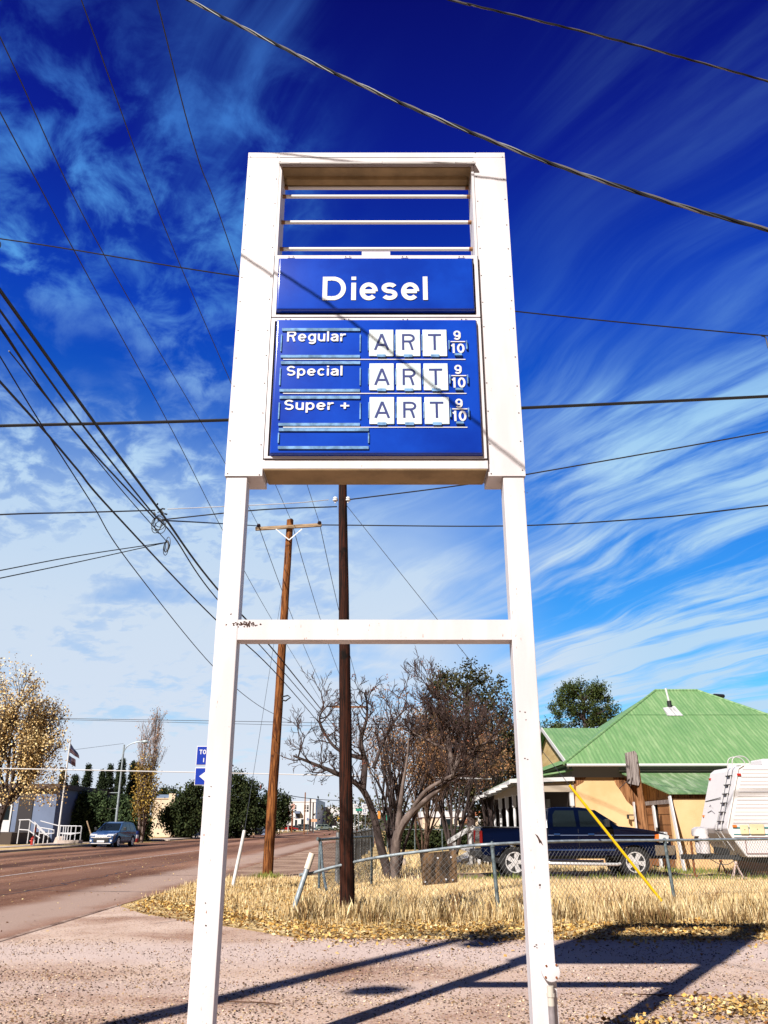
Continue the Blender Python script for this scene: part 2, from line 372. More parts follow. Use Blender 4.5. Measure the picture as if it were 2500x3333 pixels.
def lettering(body, parent, x0, x1, z0, z1, y, m, bold=.17, name='lettering', cap=None, axis='xz', gap=.11):
    """writes body so that it spans x0..x1, with the cap line at z1 and the baseline at z0 on the plane y"""
    if bold < .1: bold = .185
    st = []; x = 0
    for c in body:
        o, adv = glyph(c, bold)
        st += [[(x+a, b) for a, b in q_] for q_ in o]; x += adv+gap
    x -= gap; kx = (x1-x0)/x; kz = z1-z0; hw = bold/2; mb = MB(); dy = 0
    for q_ in st:
        closed = math.dist(q_[0], q_[-1]) < 1e-6 and len(q_) > 3
        pts = q_[:-1] if closed else q_; n = len(pts); Lf = []; Rt = []
        for i in range(n):
            a = pts[i-1] if (i or closed) else pts[i]; b = pts[(i+1) % n] if (i < n-1 or closed) else pts[i]
            p = pts[i]; d1 = (p[0]-a[0], p[1]-a[1]); d2 = (b[0]-p[0], b[1]-p[1])
            l1 = math.hypot(*d1) or 1; l2 = math.hypot(*d2) or 1
            if a == p: d1 = d2; l1 = l2
            if b == p: d2 = d1; l2 = l1
            tx, ty = d1[0]/l1+d2[0]/l2, d1[1]/l1+d2[1]/l2; l = math.hypot(tx, ty) or 1; tx /= l; ty /= l
            cs = max(.6, tx*d2[0]/l2+ty*d2[1]/l2); o_ = hw/cs
            Lf.append((p[0]-ty*o_, p[1]+tx*o_)); Rt.append((p[0]+ty*o_, p[1]-tx*o_))
        V = [(x0+a*kx, y-dy, z0+b*kz) for a, b in Lf+Rt]
        if axis == 'yz': V = [(y-dy, a, c) for (a, b, c) in V]
        F = [(i, (i+1) % n, n+(i+1) % n, n+i) for i in range(n if closed else n-1)]
        mb.add(V, F); dy += .00035
    return mb.build(name, m, parent, fixn=False)

# ================================================================= colours
white = mat('white_paint', (.70, .665, .69), .5, col2=(.61, .57, .585), vscale=1.8, stretch=(2.2, 2.2, .5), specks=(38, .69, (.20, .08, .03)), bump=.05, bscale=8)
white2 = mat('white_sheet_metal', (.70, .665, .69), .45, col2=(.61, .57, .585), vscale=1.6, bump=.12, bscale=2., stretch=(2.2, 2.2, .5), specks=(30, .70, (.22, .10, .05)))
dk = mat('dark_seam', (.02, .018, .016), .9)
under = mat('brown_underside', (.36, .25, .13), .8, var=.3, vscale=4)
tubew = mat('tube_glass', (.82, .80, .78), .25, spec=.5)
tubeend = mat('tube_end_cap', (.30, .14, .06), .6)
blueP = mat('blue_plastic', (.004, .032, .33), .16, spec=.35, col2=(.007, .06, .48), vscale=1.1)
blueS = mat('blue_plastic_side', (.006, .02, .16), .3)
clear = mat('clear_acrylic', (.22, .42, .72), .15, spec=.8, var=.5, vscale=12)
lett = mat('white_lettering', (.68, .67, .70), .5)
card = mat('faded_card', (.52, .65, .73), .5, col2=(.72, .78, .80), vscale=11)
navy = mat('navy_lettering', (.010, .022, .16), .5)
galv = mat('galvanised_steel', (.20, .25, .27), .5, metal=.35, var=.55, vscale=14)
galvL = mat('pale_galvanised_pipe', (.42, .48, .52), .45, metal=.3, var=.4, vscale=10)
black = mat('black_rubber', (.012, .012, .012), .7)
wirem = mat('black_cable', (.012, .012, .014), .5)
wiret = mat('weathered_wire', (.05, .055, .07), .6)
wirel = mat('pale_wire', (.62, .60, .60), .5)
ins = mat('ceramic_insulator', (.80, .80, .82), .3)
insd = mat('dark_insulator', (.03, .015, .012), .3)
yellow = mat('yellow_plastic_guard', (.90, .56, .01), .35)
grey = mat('conduit_grey', (.30, .26, .27), .6, var=.3, vscale=10)
rust = mat('rust', (.26, .08, .02), .9, var=.4, vscale=20)

def wood_mat(name, a, b, sc=(14, 14, .5), knots=True):
    m = bpy.data.materials.new(name); m.use_nodes = True; k = NT(m.node_tree); bb = m.node_tree.nodes['Principled BSDF']
    a, b = kc(a), kc(b)
    bb.inputs['Roughness'].default_value = .85; bb.inputs['Specular IOR Level'].default_value = .15
    tcn = k.n('ShaderNodeTexCoord'); v = k.mapping(tcn.outputs['Object'], scale=sc)
    n1 = k.noise(v, 1.6, 8, .7, .6); n2 = k.noise(tcn.outputs['Object'], 3.5, 4, .6)
    col = k.ramp(k.smooth(n1, .33, .66), [(0, tuple(c*.22 for c in a)), (.35, a), (.75, b), (1, tuple(c*1.25 for c in b))])
    col = k.mix(k.smooth(n2, .56, .72), col, tuple(c*.3 for c in a))
    k.link(col, bb.inputs['Base Color'])
    bn = k.n('ShaderNodeBump'); bn.inputs['Strength'].default_value = .6; bn.inputs['Distance'].default_value = .02
    k.link(n1, bn.inputs['Height']); k.link(bn.outputs[0], bb.inputs['Normal']); return m
poledark = wood_mat('creosoted_pole', (.012, .004, .002), (.048, .012, .005), (20, 20, .8))
polelight = wood_mat('weathered_pole', (.10, .028, .007), (.27, .10, .028), (18, 18, 1.1))
armwood = wood_mat('crossarm_wood', (.30, .20, .12), (.45, .33, .22), (.7, 14, 14))
plyw = wood_mat('weathered_plywood', (.075, .050, .034), (.19, .11, .055), (4, 4, .9))
greywood = wood_mat('grey_board', (.20, .16, .15), (.34, .29, .27), (16, 16, .7))
brownwood = wood_mat('brown_wood', (.22, .09, .035), (.34, .16, .07), (10, 10, .6))

# ================================================================= GROUND
gm = ground_mat('dry_ground', [(0, (.30, .19, .08)), (.5, (.50, .33, .14)), (1, (.62, .44, .20))], .6, 8, .4)
mb = MB(); mb.sheet([(-1500, -300, 0), (1500, -300, 0), (1500, 2500, 0), (-1500, 2500, 0)]); tag(mb.build('ground', gm), kind='structure')
lotm = ground_mat('gravel_lot', [(0, (.36, .20, .14)), (.33, (.62, .435, .345)), (1, (.80, .61, .51))], .55, 48, 1.,
                  spots=[(34, .74, (.62, .50, .40)), (27, .80, (.13, .06, .04)), (60, .80, (.66, .40, .16))], band=[(1, 11.3, 1.3, (.72, .56, .50), .85), (1, 9.0, .5, (.66, .50, .44), .55)])
roadm = ground_mat('asphalt_road', [(0, (.12, .05, .03)), (.5, (.27, .135, .085)), (1, (.38, .21, .15))], .35, 55, .6, stretch=(1, .12, 1),
                   spots=[(14, .93, (.50, .34, .2)), (40, .86, (.06, .02, .015))],
                   band=[(0, -14.3, 1.2, (.05, .02, .015), .75), (0, -18.2, 1.1, (.06, .028, .02), .7), (0, -9.2, 1.3, (.11, .05, .035), .5), (0, -6.2, 1.3, (.46, .33, .27), .85)])
shoulderm = ground_mat('dirt_shoulder', [(0, (.18, .10, .07)), (.5, (.34, .22, .16)), (1, (.47, .32, .24))], .5, 40, .6, spots=[(20, .85, (.6, .42, .2))])
vergem = ground_mat('dry_verge', [(0, (.26, .15, .06)), (.4, (.60, .41, .18)), (1, (.88, .68, .38))], .9, 26, .8)
walkm = ground_mat('pale_concrete', [(0, (.44, .35, .30)), (1, (.60, .50, .44))], .6, 30, .3)
poly_sheet('gravel_lot', [(-5.1, -30), (40, -30), (40, 12.6), (3, 12.5), (-1.2, 12.7), (-2.6, 14.3), (-4.2, 16.0), (-5.1, 17.6)], .004, lotm)
poly_sheet('road', [(-21.5, -60), (-5.1, -60), (-5.1, 27), (-4.6, 76), (40, 76), (40, 90), (-4, 90), (-2, 420), (-17, 420), (-20.5, 120), (-21.0, 90)], .008, roadm)
poly_sheet('dirt_shoulder', [(-5.1, 26.5), (-4.2, 26.0), (-2.6, 26.9), (-1.9, 29), (-1.6, 76), (-4.6, 76), (-5.1, 27)], .005, shoulderm)
poly_sheet('road_markings', [(-12.0, -40), (-11.86, -40), (-11.2, 64), (-11.34, 64)], .012, mat('road_paint', (.55, .46, .42), .8, var=.5, vscale=6))
mb = MB()
for yy in (72.0, 73.4): mb.sheet([(-10.3, yy, .012), (-2.2, yy, .012), (-2.2, yy+.16, .012), (-10.3, yy+.16, .012)])
tag(mb.build('road_markings', mat('faded_yellow_paint', (.55, .40, .20), .8)), kind='structure')
# tar-sealed cracks in the asphalt
def seam(pts, w):
    m_ = MB(); P_ = [Vector((x, y, .0115)) for x, y in pts]; rr = random.Random(len(pts)*7+int(abs(pts[0][0])*10)); L_ = []
    for a, b in zip(P_[:-1], P_[1:]):
        n = max(2, int((b-a).length/.5))
        for i in range(n): p = a.lerp(b, i/n); L_.append((p.x+rr.gauss(0, .07), p.y+rr.gauss(0, .07)))
    for (xa, ya), (xb, yb) in zip(L_[:-1], L_[1:]):
        d = math.hypot(xb-xa, yb-ya) or 1; nx, ny = -(yb-ya)/d*w*rr.uniform(.5, 1), (xb-xa)/d*w*rr.uniform(.5, 1)
        m_.sheet([(xa-nx, ya-ny, .0115), (xa+nx, ya+ny, .0115), (xb+nx, yb+ny, .0115), (xb-nx, yb-ny, .0115)])
    tag(m_.build('tar_seam', mat('tar', (.03, .018, .015), .5), fixn=False), kind='structure')
seam([(-8.2, 10), (-8.5, 30), (-8.1, 60)], .03); seam([(-5.3, 21), (-9, 21.6), (-14, 21.0), (-20, 21.8)], .035); seam([(-5.3, 33), (-12, 33.6), (-20.8, 33)], .04); seam([(-5, 47), (-13, 47.6), (-20.8, 47)], .05); seam([(-16.4, 26), (-16.1, 70)], .05)
seam([(-10.2, 13), (-10.6, 19), (-9.8, 26)], .02)
# near dry verge between road and fence
poly_sheet('grass_verge', [(-5.05, 17.7), (-4.15, 16.1), (-2.55, 14.4), (-1.15, 12.8), (3, 12.6), (40, 12.7), (40, 19), (-1.5, 19), (-1.8, 28.6), (-2.6, 26.8), (-4.2, 25.9), (-5.05, 26.4)], .006, vergem)
fieldm = ground_mat('dry_field', [(0, (.42, .27, .10)), (.4, (.62, .43, .19)), (1, (.74, .56, .30))], .8, 22, .8)
poly_sheet('field', [(-1.45, 19), (40, 19), (40, 30), (7.4, 30), (7.4, 50), (-.9, 70), (-1.45, 40)], .0065, fieldm)
poly_sheet('driveway', [(1.2, 24.6), (5.2, 24.2), (9.5, 25.6), (9.5, 29.4), (5, 28.6), (1.2, 29.4), (-.6, 29.0), (-1.3, 27.5)], .010, shoulderm)
# concrete kerb lip along the near road edge and far pavement
lipm = ground_mat('asphalt_lip', [(0, (.10, .05, .035)), (.5, (.34, .22, .17)), (1, (.52, .38, .30))], 1.5, 30, .6)
mb = MB(); mb.prism([(-5.20, 0), (-5.06, 0), (-5.08, .016), (-5.18, .012)], lambda p: (p[0]-.0, 4, p[1]), lambda p: (p[0], 17.7, p[1]))
tag(mb.build('kerb', lipm), kind='structure')
mb = MB(); mb.box(-21.8, -21.5, 34, 74, 0, .12); tag(mb.build('kerb', walkm), kind='structure')
poly_sheet('grass_verge', [(-24.2, -40), (-21.8, -40), (-21.8, 74), (-24.2, 74)], .10, vergem)
mb = MB(); mb.box(-25.6, -24.2, -40, 74, 0, .13); tag(mb.build('pavement', walkm), kind='structure')
mb = MB(); mb.box(-25.0, -21.5, 89.5, 140, 0, .13); tag(mb.build('pavement', walkm), kind='structure')
poly_sheet('lawn', [(-60, 30), (-25.6, 30), (-25.6, 74), (-60, 74)], .012, vergem)
poly_sheet('lawn', [(-60, 74), (-25.6, 74), (-21.8, 89), (-60, 89)], .014, walkm)
# distant hills
mb = MB(); pts = []
for i in range(60):
    a = R(-50+i*100/59); r = 1400
    pts.append((math.sin(a)*r, math.cos(a)*r, 4+10*math.sin(i*.31)**2+6*math.sin(i*.83+1)))
for i in range(59):
    p, q_ = pts[i], pts[i+1]; mb.add([(p[0], p[1], -3), (q_[0], q_[1], -3), (q_[0]*1.05, q_[1]*1.05, q_[2]), (p[0]*1.05, p[1]*1.05, p[2])], [(0, 1, 2, 3)])
tag(mb.build('hills', mat('distant_scrub', (.10, .11, .13), .9)), kind='structure')

# ================================================================= PRICE SIGN
D = 6.0
def sx(px, py): return S(px, py, D)[0]
def sz(py): return S(1223, py, D)[2]
XL = (sx(605, 3333)+sx(805, 500)+sx(735, 1552))/3; XR = (sx(1829, 3333)+sx(1642, 500)+sx(1708, 1552))/3
ZT = sz(500); ZC = sz(1551); Z1 = sz(2017); Z0 = sz(2082)
XM = (XL+XR)/2; LW = .163
sign = thing('price_sign', 'tall white steel fuel price sign with blue diesel and price panels on two square legs', 'sign', (XM, D+.08, 0))
def chips(m_, px, py, n, w, h):
    p = S(px, py, D); rr = random.Random(int(px*7+n))
    for _ in range(n):
        x = p[0]+rr.gauss(0, w); z = p[2]+rr.gauss(0, h); k_ = rr.randint(4, 7); a0 = rr.random()*6
        m_.sheet([(x+math.cos(a0+j*6.283/k_)*rr.uniform(.002, .010), D-.0012-_*.00001, z+math.sin(a0+j*6.283/k_)*rr.uniform(.002, .007)) for j in range(k_)], 1)
def leg(xa, xb, label, spots, tear=None):
    m_ = MB(); m_.box(xa, xb, D, D+.145, 0, ZC-.002)
    for sp_ in spots: chips(m_, *sp_)
    if tear:
        p = S(*tear, D)
        m_.sheet([(p[0]-.03, D-.0015, p[2]+.04), (p[0]-.012, D-.0015, p[2]+.03), (p[0]+.012, D-.0015, p[2]-.01), (p[0]+.022, D-.0015, p[2]-.035), (p[0], D-.0015, p[2]-.012)], 1)
        m_.sheet([(p[0]-.012, D-.002, p[2]+.008), (p[0]+.012, D-.002, p[2]-.004), (p[0]-.004, D-.002, p[2]-.02)], 1)
    o = m_.build('leg', [white, mat('bare_rust', (.05, .02, .012), .9)], sign, bevel=.006, fixn=False); o['label'] = label; return o
legL = leg(XL+.012, XL+.012+LW, 'left square white steel leg', ((742, 2010, 2, .012, .05), (665, 3000, 2, .02, .05), (690, 2560, 2, .012, .05)))
legR = leg(XR-.012-LW, XR-.012, 'right square white steel leg with junction box', ((1702, 2300, 3, .010, .05), (1722, 1610, 1, .012, .02), (1757, 2900, 3, .02, .08), (1745, 3085, 3, .012, .02), (1712, 2480, 2, .01, .02)), (1757, 2735))
m_ = MB(); m_.box(XL+.012+LW, XR-.012-LW, D+.001, D+.16, Z0, Z1); chips(m_, 800, 2032, 70, .055, .009); m_.build('crossbar', [white, mat('bare_rust', (.05, .02, .012), .9)], sign, fixn=False)
for xx in (XL+.012+LW/2, XR-.012-LW/2):
    m_ = MB(); m_.box(xx-.17, xx+.17, D-.10, D+.25, 0, .018); m_.build('base_plate', galv, sign)
# side casings
CW = .335
XCL = (sx(862, 1535)+sx(905, 560))/2+.0; XCR = (sx(1588, 1535)+sx(1541, 560))/2
def casing(xa, xb, nm='side_casing'):
    m_ = MB(); m_.box(xa, xb, D-.012, D+.27, ZC, ZT)
    for i in range(13):
        z = ZC+.03+(ZT-ZC-.06)*i/12
        for x in (xa+.022, xb-.022):
            zz2 = z+random.uniform(-.03, .03); m_.sheet([(x+.0065*math.cos(a*1.047), D-.0135, zz2+.0065*math.sin(a*1.047)) for a in range(6)], 1)
    return m_.build(nm, [white2, mat('dark_screw', (.06, .04, .035), .5)], sign)
casing(XL, XCL-.002); casing(XCR+.002, XR)
ZI = sz(545); ZO = sz(842)   # opening
m_ = MB(); m_.box(XCL-.002, XCR+.002, D-.010, D+.27, sz(543), ZT-.002); m_.build('top_casing', [white2], sign, bevel=.003)
m_ = MB(); m_.box(XL+.002, XR-.002, D-.006, D+.26, ZT-.0, ZT+.006); m_.build('top_cap', white2, sign)
ZB = sz(1535)
# cabinet body (solid lower part) and its open top
m_ = MB(); m_.box(XCL, XCR, D-.035, D+.275, ZB+.01, ZO); m_.build('cabinet', white2, sign, bevel=.004)
m_ = MB(); m_.box(XCL+.012, XCR-.012, D-.03, D+.27, ZB, ZB+.0095); m_.build('cabinet_floor', under, sign)
for xa_, xb_ in ((XCL, XCL+.022), (XCR-.022, XCR)):
    m_ = MB(); m_.box(xa_, xb_, D-.02, D+.26, ZO, ZI); m_.build('opening_frame', white2, sign)
m_ = MB(); m_.box(XCL+.023, XCR-.023, D-.005, D+.268, ZI-.012, ZI-.001); m_.box(XCL+.05, XCR-.05, D+.10, D+.17, ZI-.05, ZI-.0125)
m_.build('opening_ceiling', under, sign)
m_ = MB(); m_.prism([(D-.075, ZI-.004), (D-.012, ZI+.03), (D-.012, ZI+.02), (D-.072, ZI-.02)], lambda p: (XCL-.004, p[0], p[1]), lambda p: (XCR+.016, p[0], p[1]))
for u in (.08, .5, .93): x = XCL+(XCR-XCL)*u; m_.box(x-.05, x+.05, D-.082, D-.068, ZI-.026, ZI-.010)
m_.build('rain_hood', mat('grey_hood', (.50, .47, .46), .5), sign)
m_ = MB()
for xx in (XCL-.004, XCR-.004):
    m_.box(xx, xx+.008, D-.0122, D-.0105, ZB+.02, ZT-.10)
m_.box(XCL-.3, XCR+.3, D-.0122, D-.0105, ZT-.058, ZT-.055)
m_.build('panel_seam', dk, sign)
# rows of fluorescent tubes
for y in (640, 724, 811, 612):
    v_ = 1666.5-y; YT = D+.13 if y != 612 else D+.22; z = S(1223, y, YT)[2]
    m_ = MB(); m_.tube([(XCL+.05, YT, z), (XCR-.05, YT, z)], .017, 12); tb = m_.build('fluorescent_tube', tubew, sign, smooth=True)
    for xa_, xb_ in ((XCL+.023, XCL+.055), (XCR-.055, XCR-.023)):
        m_ = MB(); m_.tube([(xa_, YT, z), (xb_, YT, z)], .0185, 12); m_.build('end_cap', tubeend, tb)
# sticker plate on the sill
m_ = MB(); m_.box(sx(1178, 838), sx(1270, 838), D-.04, D-.02, sz(845), sz(828)); m_.build('sill_plate', white2, sign)
# retaining frames with mitred look
def frame(x0, x1, z0, z1, w, nm):
    m_ = MB(); a, b = D-.050, D-.038
    m_.box(x0, x1, a, b, z1-w, z1); m_.box(x0, x1, a, b, z0, z0+w*.6); m_.box(x0, x0+w, a, b, z0+w*.6, z1-w); m_.box(x1-w, x1, a, b, z0+w*.6, z1-w)
    for u in (.08, .36, .64, .92):
        x = x0+(x1-x0)*u; m_.box(x-.03, x+.03, a-.004, a+.001, z1-w*.85, z1-w*.3)
        m_.lathe([(.005, a-.007), (.005, a-.002)], (x-.018, 0, z1-w*.55), 'y', 6, 1); m_.lathe([(.005, a-.007), (.005, a-.002)], (x+.018, 0, z1-w*.55), 'y', 6, 1)
    return m_.build(nm, [white2, dk], sign)
m_ = MB(); m_.box(XCL+.001, XCR-.001, D-.0375, D-.0352, sz(1500)-.006, sz(843)+.004); m_.build('frame_backing', dk, sign)
frame(XCL+.008, XCR-.008, sz(1042), sz(843), .034, 'diesel_frame')
frame(XCL+.008, XCR-.008, sz(1500), sz(1046), .030, 'price_frame')
def pan(x0, x1, z0, z1, dep, nm):
    """bulged plastic face with sloping rims"""
    a = D-.035; f_ = D-.035-dep; r = .022
    m_ = MB()
    out = [(x0, a, z0), (x1, a, z0), (x1, a, z1), (x0, a, z1)]; inn = [(x0+r*.5, f_, z0+r*.5), (x1-r*.5, f_, z0+r*.5), (x1-r*.5, f_, z1-r*.5), (x0+r*.5, f_, z1-r*.5)]
    m_.add(out+inn, [(4, 5, 6, 7), (0, 1, 5, 4), (1, 2, 6, 5), (2, 3, 7, 6), (3, 0, 4, 7), (3, 2, 1, 0)])
    return m_.build(nm, [blueP], sign, bevel=.012, seg=3, smooth=True)
pdz0, pdz1 = sz(1029), sz(858)
diesel = pan(sx(903, 945)+.004, sx(1543, 945)-.004, pdz0, pdz1, .055, 'diesel_panel')
diesel['label'] = 'blue plastic panel reading Diesel'
YF = D-.035-.055-.0025
def zf(py, Y_=None): return S(1223, py, YF)[2]
def xf(px, py): return S(px, py, YF)[0]
lettering('Diesel', diesel, xf(1050, 940), xf(1392, 940), zf(977), zf(901), YF-.001, lett, .168, gap=.13)
price = pan(sx(890, 1280)-.0, sx(1561, 1280), sz(1494), sz(1056), .052, 'price_panel')
price['label'] = 'blue plastic panel with three rows of fuel names and lettered cards'
YF = D-.035-.052-.0025
def crop(cx_, cy_): return (700+cx_*.6329, 450+cy_*.6329)
rows = [('Regular', 372, 672, 993, 1046, 985, 1125, 987, 1123, 1010, 1092, 990, 1038, 1047, 1057, 1105, 1138),
        ('Special', 370, 655, 1172, 1222, 1155, 1300, 1160, 1298, 1188, 1272, 1166, 1213, 1222, 1231, 1283, 1313),
        ('Super +', 358, 690, 1346, 1398, 1333, 1475, 1333, 1472, 1358, 1441, 1340, 1388, 1393, 1402, 1455, 1487)]
for i, (nm, ta, tb_, t1, t0, h1, h0, c1, c0, l1, l0, n1, n0, nb, d1, d0, rule) in enumerate(rows):
    P = lambda cx_, cy_: (xf(*crop(cx_, cy_)), zf(crop(cx_, cy_)[1]))
    sh = -.004*i
    hd = MB(); (xa, za), (xb, zb) = P(345-6*i, h1), P(745, h0); za2, zb2 = za, zb
    hd.box(xa, xb, YF-.010, YF-.001, za-.016, za+.010); hd.box(xa, xb, YF-.010, YF-.001, zb-.010, zb+.014)
    hd.box(xa-.006, xa+.004, YF-.008, YF-.001, zb+.05, za-.05); hd.box(xb-.004, xb+.006, YF-.008, YF-.001, zb+.05, za-.05)
    ho = hd.build('label_holder', clear, price)
    (xa, za), (xb, zb) = P(ta, t1), P(tb_, t0)
    lettering(nm, price, xa, xb, zb, za, YF-.003, lett, .156, gap=.13)
    (xa, za), (xb, zb) = P(350, rule), P(1288+5*i, rule)
    r_ = MB(); r_.box(xa, xb, YF-.003, YF, za-.003, za+.004); r_.build('rule_line', lett, price)
    for j, ch in enumerate('ART'):
        ca, cb = [(793, 918), (929, 1056), (1066, 1194)][j]; ca += i*(1+2*j); cb += i*(2+2*j)
        (xa, za), (xb, zb) = P(ca, c1), P(cb, c0)
        cd = MB(); cd.box(xa, xb, YF-.009, YF-.001, zb, za); co_ = cd.build('letter_card', card, price, bevel=.004)
        xm = (xa+xb)/2
        for bb_ in ((xm-.035, xm+.035, YF-.016, YF-.010, zb-.012, zb+.012), (xa-.010, xa-.002, YF-.014, YF-.001, zb+.05, za-.05)): MB().box(*bb_).build('card_clip', clear, co_)
        (xq, zq), (xr, zr) = P({'A': ca+25, 'R': ca+32, 'T': ca+28}[ch], l1), P({'A': cb-22, 'R': cb-27, 'T': cb-30}[ch], l0)
        lettering(ch, price, xq, xr, zr, zq, YF-.0105, navy, .125)
    (xa, za), (xb, zb) = P(1225+5*i, n1), P(1264+5*i, n0)
    fr = MB(); (x1_, z1_), (x2_, _) = P(1211+4*i, nb), P(1286+6*i, nb); fr.box(x1_, x2_, YF-.005, YF-.001, z1_-.0045, z1_+.0045)
    fo = fr.build('nine_tenths', lett, price)
    lettering('9', price, xa, xb, zb, za, YF-.003, lett, .175)
    (xa, za), (xb, zb) = P(1213+4*i, d1), P(1284+5*i, d0); lettering('10', price, xa, xb, zb, za, YF-.003, lett, .175)
    xm = (xa+xb)/2
    for bb_ in ((xa-.022, xa-.012, YF-.02, YF-.001, zb+.03, zb+.11), (xb+.012, xb+.022, YF-.02, YF-.001, zb+.03, zb+.11), (xm-.03, xm+.03, YF-.02, YF-.001, zb-.03, zb-.012)): MB().box(*bb_).build('clip', clear, fo)
P = lambda cx_, cy_: (xf(*crop(cx_, cy_)), zf(crop(cx_, cy_)[1]))
hd = MB(); (xa, za), (xb, zb) = P(328, 1500), P(790, 1593)
hd.box(xa, xb, YF-.010, YF-.001, za-.014, za+.012); hd.box(xa, xb, YF-.010, YF-.001, zb-.012, zb+.012); hd.box(xa-.004, xa+.006, YF-.01, YF-.001, zb+.04, za-.03); hd.box(xb-.006, xb+.004, YF-.01, YF-.001, zb+.04, za-.03)
hd.build('label_holder', clear, price)['label'] = 'empty label holder at the foot of the price panel'
# junction box with flexible conduit on the right leg
jx, _, jz = S(1790, 3160, D)
m_ = MB(); m_.lathe([(.058, D-.05), (.058, D)], (jx, 0, jz), 'y', 24); jb = m_.build('junction_box', white, sign, bevel=.01, smooth=True)
for a, b_ in ((-.038, -.028), (.03, -.03), (-.03, .036), (.034, .04)): m_ = MB(); m_.lathe([(.007, D-.055), (.007, D-.049)], (jx+a, 0, jz+b_), 'y', 8); m_.build('bolt', rust, jb)
m_ = MB(); m_.tube([(jx-.01, D-.03, jz-.08), (jx-.01, D-.03, jz-.19)], .022, 12); m_.tube([(jx-.01, D-.03, jz-.12), (jx-.01, D-.03, jz-.14)], .027, 8); m_.build('conduit_fitting', mat('fitting', (.55, .50, .44), .5), sign, smooth=True)
m_ = MB(); m_.tube([(jx-.01, D-.03, jz-.19), (jx-.01, D-.032, jz-.30), (jx+.004, D-.036, jz-.42), (jx+.04, D-.04, jz-.52), (jx+.09, D-.03, jz-.62), (jx+.10, D+.0, jz-.75), (jx+.10, D+.02, 0)], .021, 12); m_.build('conduit', grey, sign, smooth=True)
# ================================================================= UTILITY POLES
def pole(name, base, top, r0, r1, m, label, group=None):
    o = thing(name, label, 'utility pole', (base[0], base[1], 0), group=group)
    m_ = MB(); pts = []; rr = []
    n = 14
    for i in range(n+1):
        u = i/n; pts.append((base[0]+(top[0]-base[0])*u+random.uniform(-.006, .006), base[1]+(top[1]-base[1])*u, top[2]*u)); rr.append(r0+(r1-r0)*u)
    m_.tube(pts, rr, 18); m_.build('pole', m, o, smooth=True); return o
def insulator(p, parent, m=insd, s=1.):
    m_ = MB(); m_.lathe([(.02*s, -.06*s), (.02*s, 0), (.075*s, .01*s), (.08*s, .05*s), (.05*s, .06*s), (.07*s, .075*s), (.055*s, .12*s), (.02*s, .14*s)], p, 'z', 12); return m_.build('insulator', m, parent, smooth=True)
b1 = G(1131, 2978); t1_ = S(1115, 1570, b1[1])
P1 = pole('utility_pole', (b1[0], b1[1]), t1_, .135, .085, poledark, 'dark creosoted utility pole in tall dry grass at the fence, without a crossarm')
t1z = S(1115, 1628, b1[1])[2]
for dx in (-.14, .12): insulator((t1_[0]+dx, b1[1]-.02, t1z-.03), P1, ins, .7)
b2 = G(870, 2855); t2 = S(945, 1693, b2[1])
P2 = pole('utility_pole', (b2[0], b2[1]), t2, .16, .115, polelight, 'sunlit orange-brown utility pole with a short crossarm and white braces', None)
cz = S(945, 1722, b2[1])[2]; ca = S(834, 1727, b2[1]); cb_ = S(1048, 1714, b2[1])
m_ = MB(); m_.bar((ca[0], b2[1]-.17, ca[2]), (cb_[0], b2[1]-.17, cb_[2]), .09, .115); arm = m_.build('crossarm', armwood, P2, bevel=.008)
q0 = S(941, 1757, b2[1]-.2)
for px in (898, 983): e_ = S(px, 1722, b2[1]-.23); br = MB(); br.bar(e_, (q0[0], b2[1]-.19, q0[2]), .012, .035); br.build('brace', ins, P2)
IN = [S(842, 1712, b2[1]-.17), S(948, 1695, b2[1]), S(1040, 1703, b2[1]-.17)]
for p in IN: insulator((p[0], p[1], p[2]-.06), P2 if p is IN[1] else arm)
m_ = MB(); q1 = S(920, 2268, b2[1]-.15); m_.tube([(q1[0]-.02, b2[1]-.14, q1[2]), (q1[0]+.18, b2[1]-.3, q1[2]+.02), (q1[0]+.27, b2[1]-.3, q1[2]-.04), (q1[0]+.12, b2[1]-.3, q1[2]-.15), (q1[0]-.02, b2[1]-.14, q1[2]-.1)], .022, 8); m_.build('bracket', black, P2)
P3b = (-2.45, 58)
P3 = pole('utility_pole', P3b, (-2.4, 58, 9.6), .15, .11, poledark, 'distant utility pole mostly hidden behind the dark pole and the bare tree')
m_ = MB(); z3 = S(1190, 2302, 58)[2]; m_.bar((-3.6, 57.84, z3), (-1.2, 57.84, z3), .1, .12); m_.build('crossarm', brownwood, P3)
# pole beside the photographer, outside the picture, whose shadow crosses the lot
P0 = pole('utility_pole', (-4.55, 3.3), (-4.5, 3.3, 9.6), .17, .12, poledark, 'utility pole beside the photographer, seen only by its shadow on the gravel')
m_ = MB(); m_.lathe([(.0, 7.9), (.24, 7.95), (.25, 8.8), (.20, 8.87), (0, 8.88)], (-4.05, 3.25, 0), 'z', 18); m_.bar((-4.5, 3.3, 8.5), (-4.1, 3.25, 8.5), .05, .3); m_.build('transformer', galvL, P0)
m_ = MB(); m_.bar((-5.6, 3.16, 9.0), (-3.4, 3.16, 9.0), .1, .12); m_.build('crossarm', armwood, P0)

